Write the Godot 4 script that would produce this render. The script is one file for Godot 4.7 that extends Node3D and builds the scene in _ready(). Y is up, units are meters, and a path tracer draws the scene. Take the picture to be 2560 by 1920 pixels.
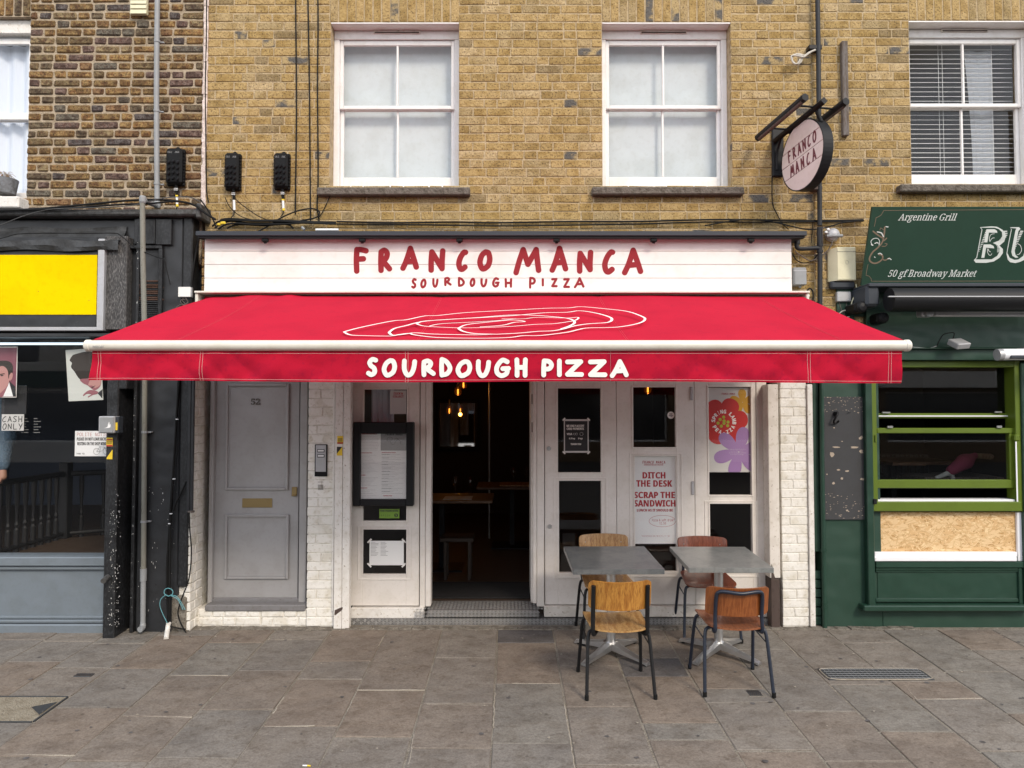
extends Node3D
# A London shop terrace: a sourdough pizza restaurant with a red awning between a barber's shop and a grill.
# Units are metres, y is up, the house fronts stand at z = 0 and the pavement falls towards +z.

const FALL := 0.0377          # fall of the pavement towards the road
var rng := RandomNumberGenerator.new()
var T := {}                   # textures
var M := {}                   # materials
var box_cache := {}
var names := {}
var smooth_id := -1

func _ready() -> void:
	rng.seed = 52
	make_light_and_camera()
	make_textures()
	make_materials()
	build_ground()
	build_barber_house()
	build_pizza_house()
	build_grill_house()
	build_opposite_side()
	build_barber_shopfront()
	build_grey_door()
	build_restaurant_front()
	build_restaurant_inside()
	build_grill_shopfront()
	build_fascia_sign()
	build_awning()
	build_round_sign()
	build_furniture()
	build_pipes_and_cables()
	build_small_things()

func make_light_and_camera() -> void:
	var cam := Camera3D.new()
	cam.name = "camera"
	add_child(cam)
	cam.position = Vector3(0, 1.82, 6.0)
	cam.rotation_degrees = Vector3(2.0, 0, 0)
	cam.fov = 56.8
	cam.near = 0.05
	cam.far = 400.0
	cam.current = true
	var sun := DirectionalLight3D.new()
	sun.name = "sun"
	add_child(sun)
	sun.look_at_from_position(Vector3(4.0, 6.6, 7.6), Vector3.ZERO)
	sun.light_energy = 0.5
	sun.light_color = Color(1.0, 0.95, 0.88)
	sun.light_angular_distance = 14.0
	sun.shadow_enabled = true
	var env := Environment.new()
	var sky := Sky.new()
	var ps := ProceduralSkyMaterial.new()
	ps.sky_top_color = Color(0.76, 0.80, 0.86)
	ps.sky_horizon_color = Color(1.0, 0.99, 0.98)
	ps.sky_curve = 0.28
	ps.sky_energy_multiplier = 1.15
	ps.ground_bottom_color = Color(0.30, 0.29, 0.28)
	ps.ground_horizon_color = Color(0.55, 0.54, 0.53)
	var clouds := FastNoiseLite.new()
	clouds.seed = 3
	clouds.frequency = 0.012
	clouds.fractal_octaves = 5
	var im: Image = clouds.get_seamless_image(512, 256)
	var cover := Image.create_empty(512, 256, false, Image.FORMAT_RGBA8)
	for y in 256:
		for x in 512:
			var v: float = smoothstep(0.45, 0.8, im.get_pixel(x, y).r)
			cover.set_pixel(x, y, Color(1, 1, 1, v * 0.35))
	ps.sky_cover = ImageTexture.create_from_image(cover)
	ps.sky_cover_modulate = Color(1, 1, 1, 1)
	sky.sky_material = ps
	env.background_mode = Environment.BG_SKY
	env.sky = sky
	env.tonemap_mode = Environment.TONE_MAPPER_LINEAR
	env.tonemap_exposure = 1.62
	env.sdfgi_enabled = true
	env.ssao_enabled = true
	env.ssil_enabled = true
	var we := WorldEnvironment.new()
	we.name = "surroundings"
	we.environment = env
	add_child(we)

# ------------------------------------------------------------------ nodes

func numbered(called: String) -> String:
	var n: int = names.get(called, 0)
	names[called] = n + 1
	return called if n == 0 else "%s_%03d" % [called, n]

func thing(called: String, label: String, category: String, at := Vector3.ZERO, group := "", kind := "") -> Node3D:
	var o := Node3D.new()
	o.name = numbered(called)
	add_child(o)
	o.position = at
	if label:
		o.set_meta("label", label)
	if category:
		o.set_meta("category", category)
	if group:
		o.set_meta("group", group)
	if kind:
		o.set_meta("kind", kind)
	return o

func part(parent: Node3D, called: String, at := Vector3.ZERO) -> Node3D:
	var o := Node3D.new()
	o.name = called
	parent.add_child(o, true)
	o.position = at
	return o

func origin_of(n: Node3D) -> Vector3:
	var p := Vector3.ZERO
	var k: Node = n
	while k != self and k is Node3D:
		p += (k as Node3D).position
		k = k.get_parent()
	return p

# adds a mesh whose points are world points; the node sits at `at`
func put(parent: Node3D, called: String, mesh: Mesh, mat, at := Vector3.ZERO) -> MeshInstance3D:
	var o := MeshInstance3D.new()
	o.name = called
	o.mesh = mesh
	if mat:
		o.material_override = mat
	o.position = at - origin_of(parent)
	parent.add_child(o, true)
	return o

# adds a mesh in the parent's own axes
func put_local(parent: Node3D, called: String, mesh: Mesh, mat, at := Vector3.ZERO) -> MeshInstance3D:
	var o := MeshInstance3D.new()
	o.name = called
	o.mesh = mesh
	if mat:
		o.material_override = mat
	o.position = at
	parent.add_child(o, true)
	return o

# ------------------------------------------------------------------ meshes

func new_st() -> SurfaceTool:
	var st := SurfaceTool.new()
	st.begin(Mesh.PRIMITIVE_TRIANGLES)
	return st

func tri(st: SurfaceTool, a: Vector3, b: Vector3, c: Vector3, n: Vector3) -> void:
	var fn := (c - a).cross(b - a)
	if fn.dot(n) < 0.0:
		var t := b
		b = c
		c = t
		fn = -fn
	if fn.length_squared() < 1e-16:
		return
	fn = fn.normalized()
	st.set_normal(fn)
	st.add_vertex(a)
	st.set_normal(fn)
	st.add_vertex(b)
	st.set_normal(fn)
	st.add_vertex(c)

func quad(st: SurfaceTool, a: Vector3, b: Vector3, c: Vector3, d: Vector3, n: Vector3) -> void:
	tri(st, a, b, c, n)
	tri(st, a, c, d, n)

# chamfered box round `c` with size s; jitter makes it uneven
func cbox(st: SurfaceTool, c: Vector3, s: Vector3, b: float, jit := 0.0) -> void:
	var h := s * 0.5
	b = min(b, min(h.x, min(h.y, h.z)) * 0.45)
	var P := {}
	for sx in [-1, 1]:
		for sy in [-1, 1]:
			for sz in [-1, 1]:
				var o := Vector3.ZERO
				if jit > 0.0:
					o = Vector3(rng.randf_range(-jit, jit), rng.randf_range(-jit, jit), rng.randf_range(-jit, jit) * 0.6)
				var k := Vector3(sx, sy, sz)
				P[[sx, sy, sz, 0]] = c + o + Vector3(sx * h.x, sy * (h.y - b), sz * (h.z - b))
				P[[sx, sy, sz, 1]] = c + o + Vector3(sx * (h.x - b), sy * h.y, sz * (h.z - b))
				P[[sx, sy, sz, 2]] = c + o + Vector3(sx * (h.x - b), sy * (h.y - b), sz * h.z)
				tri(st, P[[sx, sy, sz, 0]], P[[sx, sy, sz, 1]], P[[sx, sy, sz, 2]], k)
	for s1 in [-1, 1]:
		quad(st, P[[s1, -1, -1, 0]], P[[s1, 1, -1, 0]], P[[s1, 1, 1, 0]], P[[s1, -1, 1, 0]], Vector3(s1, 0, 0))
		quad(st, P[[-1, s1, -1, 1]], P[[1, s1, -1, 1]], P[[1, s1, 1, 1]], P[[-1, s1, 1, 1]], Vector3(0, s1, 0))
		quad(st, P[[-1, -1, s1, 2]], P[[1, -1, s1, 2]], P[[1, 1, s1, 2]], P[[-1, 1, s1, 2]], Vector3(0, 0, s1))
		for s2 in [-1, 1]:
			quad(st, P[[s1, s2, -1, 0]], P[[s1, s2, 1, 0]], P[[s1, s2, 1, 1]], P[[s1, s2, -1, 1]], Vector3(s1, s2, 0))
			quad(st, P[[s1, -1, s2, 0]], P[[s1, 1, s2, 0]], P[[s1, 1, s2, 2]], P[[s1, -1, s2, 2]], Vector3(s1, 0, s2))
			quad(st, P[[-1, s1, s2, 1]], P[[1, s1, s2, 1]], P[[1, s1, s2, 2]], P[[-1, s1, s2, 2]], Vector3(0, s1, s2))

func box_mesh(s: Vector3, b: float) -> Mesh:
	var key := "%.4f %.4f %.4f %.4f" % [s.x, s.y, s.z, b]
	if not box_cache.has(key):
		var st := new_st()
		cbox(st, Vector3.ZERO, s, b)
		box_cache[key] = st.commit()
	return box_cache[key]

# a box from x0..x1, y0..y1, front zf, back zb
func box(parent: Node3D, called: String, x0: float, y0: float, x1: float, y1: float, zf: float, zb: float, mat, b := 0.004) -> MeshInstance3D:
	return put(parent, called, box_mesh(Vector3(x1 - x0, y1 - y0, abs(zf - zb)), b), mat, Vector3((x0 + x1) / 2, (y0 + y1) / 2, (zf + zb) / 2))

# several boxes as one mesh: each [x0, y0, x1, y1, zf, zb]
func boxes(parent: Node3D, called: String, list: Array, mat, b := 0.004) -> MeshInstance3D:
	var st := new_st()
	for k in list:
		cbox(st, Vector3((k[0] + k[2]) / 2, (k[1] + k[3]) / 2, (k[4] + k[5]) / 2), Vector3(k[2] - k[0], k[3] - k[1], abs(k[4] - k[5])), b)
	return put(parent, called, st.commit(), mat)

# a sheet of window glass
func pane(parent: Node3D, x0: float, y0: float, x1: float, y1: float, zf: float, _zb: float) -> MeshInstance3D:
	var q := QuadMesh.new()
	q.size = Vector2(x1 - x0, y1 - y0)
	return put(parent, "pane", q, M.glass, Vector3((x0 + x1) / 2, (y0 + y1) / 2, zf))

# four bars round an opening, butted end to end
func frame(parent: Node3D, called: String, x0: float, y0: float, x1: float, y1: float, zf: float, zb: float, w: float, mat, b := 0.004, wt := -1.0, wb := -1.0) -> MeshInstance3D:
	var t := w if wt < 0 else wt
	var u := w if wb < 0 else wb
	return boxes(parent, called, [[x0, y0, x0 + w, y1, zf, zb], [x1 - w, y0, x1, y1, zf, zb], [x0 + w, y1 - t, x1 - w, y1, zf - 0.001, zb], [x0 + w, y0, x1 - w, y0 + u, zf - 0.001, zb]], mat, b)

func smooth_path(p: Array, per := 6) -> Array:
	if p.size() < 3:
		return p
	var out := []
	for i in p.size() - 1:
		var a = p[max(i - 1, 0)]
		var b = p[i]
		var c = p[i + 1]
		var d = p[min(i + 2, p.size() - 1)]
		for k in per:
			var t := float(k) / per
			out.append(b.cubic_interpolate(c, a, d, t))
	out.append(p[p.size() - 1])
	return out

func tube(st: SurfaceTool, pts: Array, r: float, sides := 8, caps := true) -> void:
	var n := pts.size()
	var rings := []
	var normals := []
	var up := Vector3.ZERO
	for i in n:
		var dir: Vector3
		if i == 0:
			dir = pts[1] - pts[0]
		elif i == n - 1:
			dir = pts[n - 1] - pts[n - 2]
		else:
			dir = (pts[i] - pts[i - 1]).normalized() + (pts[i + 1] - pts[i]).normalized()
		dir = dir.normalized()
		if up == Vector3.ZERO:
			up = Vector3.UP if abs(dir.y) < 0.9 else Vector3.BACK
		up = (up - dir * up.dot(dir)).normalized()
		var side := dir.cross(up)
		var ring := []
		var nr := []
		for k in sides:
			var a := TAU * k / sides
			var v := up * cos(a) + side * sin(a)
			nr.append(v)
			ring.append(pts[i] + v * r)
		rings.append(ring)
		normals.append(nr)
	for i in n - 1:
		for k in sides:
			var j := (k + 1) % sides
			for q in [[i, k], [i + 1, k], [i + 1, j], [i, k], [i + 1, j], [i, j]]:
				st.set_normal(normals[q[0]][q[1]])
				st.add_vertex(rings[q[0]][q[1]])
	if caps:
		for e in [0, n - 1]:
			var dirn: Vector3 = (pts[0] - pts[1]) if e == 0 else (pts[n - 1] - pts[n - 2])
			for k in sides - 2:
				tri(st, rings[e][0], rings[e][k + 1], rings[e][k + 2], dirn)

func add_tube(parent: Node3D, called: String, pts: Array, r: float, mat, sides := 8, per := 6) -> MeshInstance3D:
	var st := new_st()
	tube(st, smooth_path(pts, per), r, sides)
	return put(parent, called, st.commit(), mat)

# solid of revolution round the y axis; profile [[radius, y], ...]
func lathe_mesh(profile: Array, sides := 20) -> Mesh:
	var st := new_st()
	var cache := []
	for k in sides:
		cache.append(Vector3(cos(TAU * k / sides), 0, sin(TAU * k / sides)))
	for i in profile.size() - 1:
		var r0: float = profile[i][0]
		var y0: float = profile[i][1]
		var r1: float = profile[i + 1][0]
		var y1: float = profile[i + 1][1]
		var slope := Vector2(y1 - y0, r0 - r1).normalized()
		for k in sides:
			var a: Vector3 = cache[k]
			var b: Vector3 = cache[(k + 1) % sides]
			var p := [a * r0 + Vector3(0, y0, 0), b * r0 + Vector3(0, y0, 0), b * r1 + Vector3(0, y1, 0), a * r1 + Vector3(0, y1, 0)]
			var na := Vector3(a.x * slope.x, slope.y, a.z * slope.x)
			var nb := Vector3(b.x * slope.x, slope.y, b.z * slope.x)
			var nn := [na, nb, nb, na]
			for tr in [[0, 1, 2], [0, 2, 3]]:
				var t: Array = tr
				var fn: Vector3 = (p[t[2]] - p[t[0]]).cross(p[t[1]] - p[t[0]])
				if fn.length_squared() < 1e-18:
					continue
				if fn.dot(na + nb) < 0:
					t = [t[0], t[2], t[1]]
				for q in t:
					st.set_normal(nn[q])
					st.add_vertex(p[q])
	return st.commit()

# flat polygon (metres) pushed out by depth along the transform's z
func extrude(st: SurfaceTool, poly: PackedVector2Array, xf: Transform3D, depth: float) -> void:
	var idx := Geometry2D.triangulate_polygon(poly)
	var nz := xf.basis.z.normalized()
	for i in range(0, idx.size(), 3):
		var q := []
		for k in 3:
			var p := poly[idx[i + k]]
			q.append(xf * Vector3(p.x, p.y, depth))
		tri(st, q[0], q[1], q[2], nz)
	for i in poly.size():
		var a := poly[i]
		var b := poly[(i + 1) % poly.size()]
		var e := (b - a)
		var n2 := Vector2(e.y, -e.x)
		if Geometry2D.is_polygon_clockwise(poly):
			n2 = -n2
		quad(st, xf * Vector3(a.x, a.y, 0), xf * Vector3(b.x, b.y, 0), xf * Vector3(b.x, b.y, depth), xf * Vector3(a.x, a.y, depth), xf.basis * Vector3(n2.x, n2.y, 0))

# a brush stroke: 2D points in metres, round ends
func stroke(st: SurfaceTool, pts: Array, w: float, xf: Transform3D, depth: float, per := 6) -> void:
	var sm := smooth_path(pts, per)
	var mm := PackedVector2Array()
	for p in sm:
		mm.append(p * 2000.0)
	for poly in Geometry2D.offset_polyline(mm, w * 1000.0, Geometry2D.JOIN_ROUND, Geometry2D.END_ROUND):
		if Geometry2D.is_polygon_clockwise(poly):
			continue
		var q := PackedVector2Array()
		for p in poly:
			q.append(p / 2000.0)
		extrude(st, q, xf, depth)

const GLYPH := {
	"F": [[[.12, 1], [.08, .5], [.12, 0]], [[.12, .98], [.5, 1], [1, .94]], [[.1, .55], [.75, .57]]],
	"R": [[[.1, .92], [.07, .5], [.1, 0]], [[.1, .92], [.45, 1], [.74, .85], [.62, .6], [.2, .43]], [[.3, .46], [.6, .3], [1, .08]]],
	"A": [[[0, 0], [.25, .38], [.55, 1]], [[.55, 1], [.8, .5], [1, .06]], [[.27, .33], [.8, .36]]],
	"N": [[[.05, 0], [.05, .5], [.1, .95]], [[.1, .95], [.9, .08]], [[.9, .08], [.9, .5], [.95, 1]]],
	"C": [[[.95, .94], [.72, .93], [.3, .68], [.06, .35], [.2, .06], [.5, 0], [.88, .12]]],
	"O": [[[.58, 1], [.22, .8], [.02, .38], [.22, .02], [.48, .0]], [[.48, .0], [.85, .2], [1, .58], [.86, .94], [.58, 1]]],
	"M": [[[0, 0], [.14, .5], [.3, .96]], [[.3, .96], [.5, .35]], [[.5, .35], [.85, .96]], [[.85, .96], [.9, .5], [.95, .1]]],
	"S": [[[.95, .95], [.5, 1], [.15, .8], [.35, .58], [.75, .42], [.8, .15], [.4, 0], [0, .1]]],
	"U": [[[.05, 1], [.05, .4], [.3, 0], [.65, .05], [.9, .45], [1, .95]]],
	"D": [[[.1, 1], [.06, .5], [.1, 0]], [[.1, 1], [.6, .85], [1, .45], [.7, .1], [.1, 0]]],
	"G": [[[.9, .9], [.5, 1], [.1, .6], [.1, .2], [.45, 0], [.85, .15], [.9, .45]], [[.55, .45], [1, .47]]],
	"H": [[[.05, 1], [.08, .5], [.08, 0]], [[.95, 1], [.92, .5], [.92, 0]], [[.08, .5], [.92, .52]]],
	"P": [[[.15, 1], [.1, .5], [.1, 0]], [[.15, 1], [.7, .95], [.95, .7], [.7, .45], [.15, .42]]],
	"I": [[[.5, 1], [.45, .5], [.5, 0]]],
	"Z": [[[.05, .95], [.95, .97]], [[.95, .97], [.05, .05]], [[.05, .05], [1, .04]]],
	"L": [[[.1, 1], [.05, .5], [.1, .02]], [[.1, .02], [.9, .05]]],
	"Y": [[[.05, 1], [.5, .5]], [[1, 1], [.3, 0]]],
}

# a hand-drawn letter filling the box x0..x1, y0..y1 of the plane xf
func letter(parent: Node3D, ch: String, x0: float, y0: float, x1: float, y1: float, w: float, mat, xf: Transform3D, depth := 0.002) -> void:
	var st := new_st()
	var k := 0
	var h := w / 2
	for s in GLYPH[ch]:
		var p := []
		for q in s:
			p.append(Vector2(lerp(x0 + h, x1 - h, float(q[0])) if x1 - x0 > w * 1.3 else (x0 + x1) / 2 + (q[0] - 0.5) * 0.2 * w, lerp(y0 + h, y1 - h, float(q[1]))))
		stroke(st, p, w, xf, depth + 0.0004 * k)
		k += 1
	put(parent, "letter", st.commit(), mat)

# a word in hand-drawn letters, evenly set into a box
func hand_word(parent: Node3D, word: String, x0: float, y0: float, x1: float, y1: float, w: float, mat, xf: Transform3D, depth := 0.001) -> void:
	var step := (x1 - x0) / word.length()
	for i in word.length():
		if word[i] != " ":
			letter(parent, word[i], x0 + step * (i + 0.1), y0, x0 + step * (i + 0.9), y1, w, mat, xf, depth)

# printed lettering fitted into a box of a plane
func text(parent: Node3D, called: String, what: String, font: String, x0: float, y0: float, x1: float, y1: float, xf: Transform3D, mat, bold := false, lean := 0.0, depth := 0.0015) -> MeshInstance3D:
	var f := SystemFont.new()
	f.font_names = PackedStringArray([font])
	f.font_weight = 700 if bold else 400
	var t := TextMesh.new()
	t.font = f
	t.text = what
	t.font_size = 48
	t.pixel_size = 0.01
	t.depth = 0.02
	t.curve_step = 1.0
	var bb := t.get_aabb()
	var sx := (x1 - x0) / (bb.size.x + absf(lean) * bb.size.y)
	var sy := (y1 - y0) / bb.size.y
	var local := Transform3D(Basis(Vector3(sx, 0, 0), Vector3(lean * sx, sy, 0), Vector3(0, 0, depth / 0.02)), Vector3.ZERO)
	var low := local * Vector3(bb.position.x, bb.position.y, 0)
	local.origin = Vector3(x0 - low.x, y0 - low.y, depth / 2)
	var st := SurfaceTool.new()
	st.append_from(t, 0, xf * local)
	if bold and font == "Droid Sans":
		# heavier strokes: the same letters again, shifted by a hair and each a hair prouder
		var k := 0
		for o in [Vector2(-0.012, 0), Vector2(0.012, 0), Vector2(0, 0.01)]:
			k += 1
			st.append_from(t, 0, xf * Transform3D(Basis.IDENTITY, Vector3(o.x * sx, o.y * sy, 0.00012 * k)) * local)
	return put(parent, called, st.commit(), mat)

# points x, y, x, y, ... at one depth
func at_depth(z: float, xy: Array) -> Array:
	var out := []
	for i in range(0, xy.size(), 2):
		out.append(Vector3(xy[i], xy[i + 1], z))
	return out

# the plane z = const as a transform
func wall_at(z: float) -> Transform3D:
	return Transform3D(Basis.IDENTITY, Vector3(0, 0, z))

func ground_y(z: float) -> float:
	return -FALL * z

# boards round openings: everything of x0..x1, y0..y1 that no opening [x0, y0, x1, y1] takes
func wall_round(parent: Node3D, called: String, x0: float, y0: float, x1: float, y1: float, zf: float, zb: float, holes: Array, mat) -> MeshInstance3D:
	var xs := [x0, x1]
	var ys := [y0, y1]
	for h in holes:
		xs += [clampf(h[0], x0, x1), clampf(h[2], x0, x1)]
		ys += [clampf(h[1], y0, y1), clampf(h[3], y0, y1)]
	xs.sort()
	ys.sort()
	var list := []
	for j in ys.size() - 1:
		if ys[j + 1] - ys[j] < 0.001:
			continue
		var open := -1.0
		for i in xs.size() - 1:
			if xs[i + 1] - xs[i] < 0.001:
				continue
			var mx: float = (xs[i] + xs[i + 1]) / 2
			var my: float = (ys[j] + ys[j + 1]) / 2
			var hole := false
			for h in holes:
				if mx > h[0] and mx < h[2] and my > h[1] and my < h[3]:
					hole = true
			if hole:
				continue
			list.append([xs[i], ys[j], xs[i + 1], ys[j + 1], zf, zb])
	var st := new_st()
	for k in list:
		cbox(st, Vector3((k[0] + k[2]) / 2, (k[1] + k[3]) / 2, (k[4] + k[5]) / 2), Vector3(k[2] - k[0], k[3] - k[1], abs(k[4] - k[5])), 0.0002)
	return put(parent, called, st.commit(), mat)

# ------------------------------------------------------------------ brickwork

var brick_meshes := {}

func brick_mesh(w: float, h: float, kind: int, round_: float, jit: float) -> Mesh:
	var key := "%d %d %d %d" % [roundi(w * 200), roundi(h * 1000), kind, roundi(round_ * 10000)]
	if not brick_meshes.has(key):
		var st := new_st()
		cbox(st, Vector3.ZERO, Vector3(roundi(w * 200) / 200.0, h, 0.05), round_, jit)
		brick_meshes[key] = st.commit()
	return brick_meshes[key]

# lays courses; returns the bricks as [x, y, width, material, mesh, height, turned]
func lay(x0: float, y0: float, x1: float, y1: float, course: float, joint: float, stretcher: float, header: float, holes: Array, mats: Array, weights: Array, round_: float, jit: float, mix: float) -> Array:
	var out := []
	var rows := int((y1 - y0) / course)
	for r in rows:
		var y := y0 + (r + 0.5) * course
		var free := [[x0, x1]]
		for h in holes:
			if y > h[1] and y < h[3]:
				var cut := []
				for s in free:
					if h[2] <= s[0] or h[0] >= s[1]:
						cut.append(s)
						continue
					if h[0] - s[0] > 0.04:
						cut.append([s[0], h[0]])
					if s[1] - h[2] > 0.04:
						cut.append([h[2], s[1]])
				free = cut
		for s in free:
			var x: float = s[0]
			var is_s := r % 2 == 0
			if not is_s and s[1] - s[0] > 0.5:
				is_s = true
			var first := true
			while x < s[1] - 0.03:
				var w := stretcher if is_s else header
				if first and r % 2 == 1:
					w = header * (0.55 + 0.6 * rng.randf())
				w *= rng.randf_range(0.95, 1.05)
				var w2: float = min(w, s[1] - x - joint)
				if s[1] - joint - (x + w2) < 0.05:
					w2 = s[1] - joint * 0.3 - x
				var pick := rng.randf()
				var m := 0
				while m < weights.size() - 1 and pick > weights[m]:
					pick -= weights[m]
					m += 1
				var h2 := course - joint * rng.randf_range(0.85, 1.15)
				out.append([x + w2 / 2, y + rng.randf_range(-0.0012, 0.0012), w2, mats[m], brick_mesh(w2, course - joint, rng.randi() % 5, round_, jit), h2, false])
				x += w2 + joint * rng.randf_range(0.8, 1.25)
				first = false
				is_s = not is_s
				if rng.randf() < mix:
					is_s = rng.randf() < 0.6
	return out

# a flat arch: bricks on end in a row
func lay_on_end(x0: float, y0: float, x1: float, y1: float, pitch: float, joint: float, mats: Array, weights: Array, round_: float, jit: float) -> Array:
	var out := []
	var n := roundi((x1 - x0) / pitch)
	var p := (x1 - x0) / n
	for i in n:
		var pick := rng.randf()
		var m := 0
		while m < weights.size() - 1 and pick > weights[m]:
			pick -= weights[m]
			m += 1
		out.append([x0 + (i + 0.5) * p, (y0 + y1) / 2, p - joint, mats[m], brick_mesh(y1 - y0 - joint, p - joint, rng.randi() % 4, round_, jit), p, true])
	return out

# puts the bricks up: up to `most` as parts of their own, the rest as one
func set_bricks(parent: Node3D, list: Array, zf: float, proud: float, most := 300) -> void:
	var order := []
	for i in list.size():
		var b: Array = list[i]
		var inside: bool = absf(b[0]) < 4.4 and b[1] < 5.35
		var d := Vector3(b[0], b[1] - 1.82, 6.0).length_squared()
		order.append([(b[2] * 6.0 / d if not b[6] else 0.5 / d) * (1.0 if inside else 0.01), i])
	order.sort_custom(func(a, c): return a[0] > c[0])
	var rest := {}
	for k in order.size():
		var b: Array = list[order[k][1]]
		var z := zf - 0.025 + rng.randf_range(-proud, proud)
		if k < most:
			var o := put(parent, "brick", b[4], b[3], Vector3(b[0], b[1], z))
			if b[6]:
				o.rotation.z = PI / 2
			else:
				o.rotation.z = rng.randf_range(-0.006, 0.006)
		else:
			if not rest.has(b[3]):
				rest[b[3]] = new_st()
			rest[b[3]].append_from(b[4], 0, Transform3D(Basis(Vector3.BACK, PI / 2 if b[6] else rng.randf_range(-0.006, 0.006)), Vector3(b[0], b[1], z)))
	if rest.size():
		var am := ArrayMesh.new()
		for m in rest:
			rest[m].commit(am)
			am.surface_set_material(am.get_surface_count() - 1, m)
		var o := put(parent, "brickwork", am, null)
		o.set_meta("kind", "stuff")

# ------------------------------------------------------------------ textures and materials

func noise_bytes(seed_: int, freq: float, oct: int, size: int, kind := FastNoiseLite.TYPE_SIMPLEX_SMOOTH) -> PackedByteArray:
	var n := FastNoiseLite.new()
	n.seed = seed_
	n.noise_type = kind
	n.frequency = freq
	n.fractal_octaves = oct
	var im := n.get_seamless_image(size, size)
	im.convert(Image.FORMAT_L8)
	return im.get_data()

# layers: [seed, frequency, octaves, low, high, red, green, blue]: where the noise passes from low to high the base is multiplied by that colour
func tex(size: int, base: float, layers: Array) -> ImageTexture:
	var lut := PackedByteArray()
	for i in 1025:
		var v := i / 1024.0
		lut.append(int(clampf(255.0 * (v * 12.92 if v < 0.0031308 else 1.055 * pow(v, 1 / 2.4) - 0.055), 0, 255)))
	var n := size * size
	var R := PackedFloat32Array()
	var G := PackedFloat32Array()
	var B := PackedFloat32Array()
	R.resize(n)
	G.resize(n)
	B.resize(n)
	R.fill(base)
	G.fill(base)
	B.fill(base)
	for l in layers:
		var d := noise_bytes(l[0], l[1], l[2], size, l[8] if l.size() > 8 else FastNoiseLite.TYPE_SIMPLEX_SMOOTH)
		var f := PackedFloat32Array()
		for i in 256:
			f.append(smoothstep(float(l[3]), float(l[4]), i / 255.0))
		var r: float = l[5] - 1.0
		var g: float = l[6] - 1.0
		var b: float = l[7] - 1.0
		for i in n:
			var t := f[d[i]]
			if t > 0.0:
				R[i] *= 1.0 + r * t
				G[i] *= 1.0 + g * t
				B[i] *= 1.0 + b * t
	var out := PackedByteArray()
	out.resize(n * 3)
	for i in n:
		out[i * 3] = lut[int(minf(R[i], 1.0) * 1024)]
		out[i * 3 + 1] = lut[int(minf(G[i], 1.0) * 1024)]
		out[i * 3 + 2] = lut[int(minf(B[i], 1.0) * 1024)]
	return ImageTexture.create_from_image(Image.create_from_data(size, size, false, Image.FORMAT_RGB8, out))

func bump(seed_: int, freq: float, oct: int, size: int, strength: float) -> ImageTexture:
	var im := Image.create_from_data(size, size, false, Image.FORMAT_L8, noise_bytes(seed_, freq, oct, size))
	im.convert(Image.FORMAT_RGBA8)
	im.bump_map_to_normal_map(strength)
	return ImageTexture.create_from_image(im)

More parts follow.
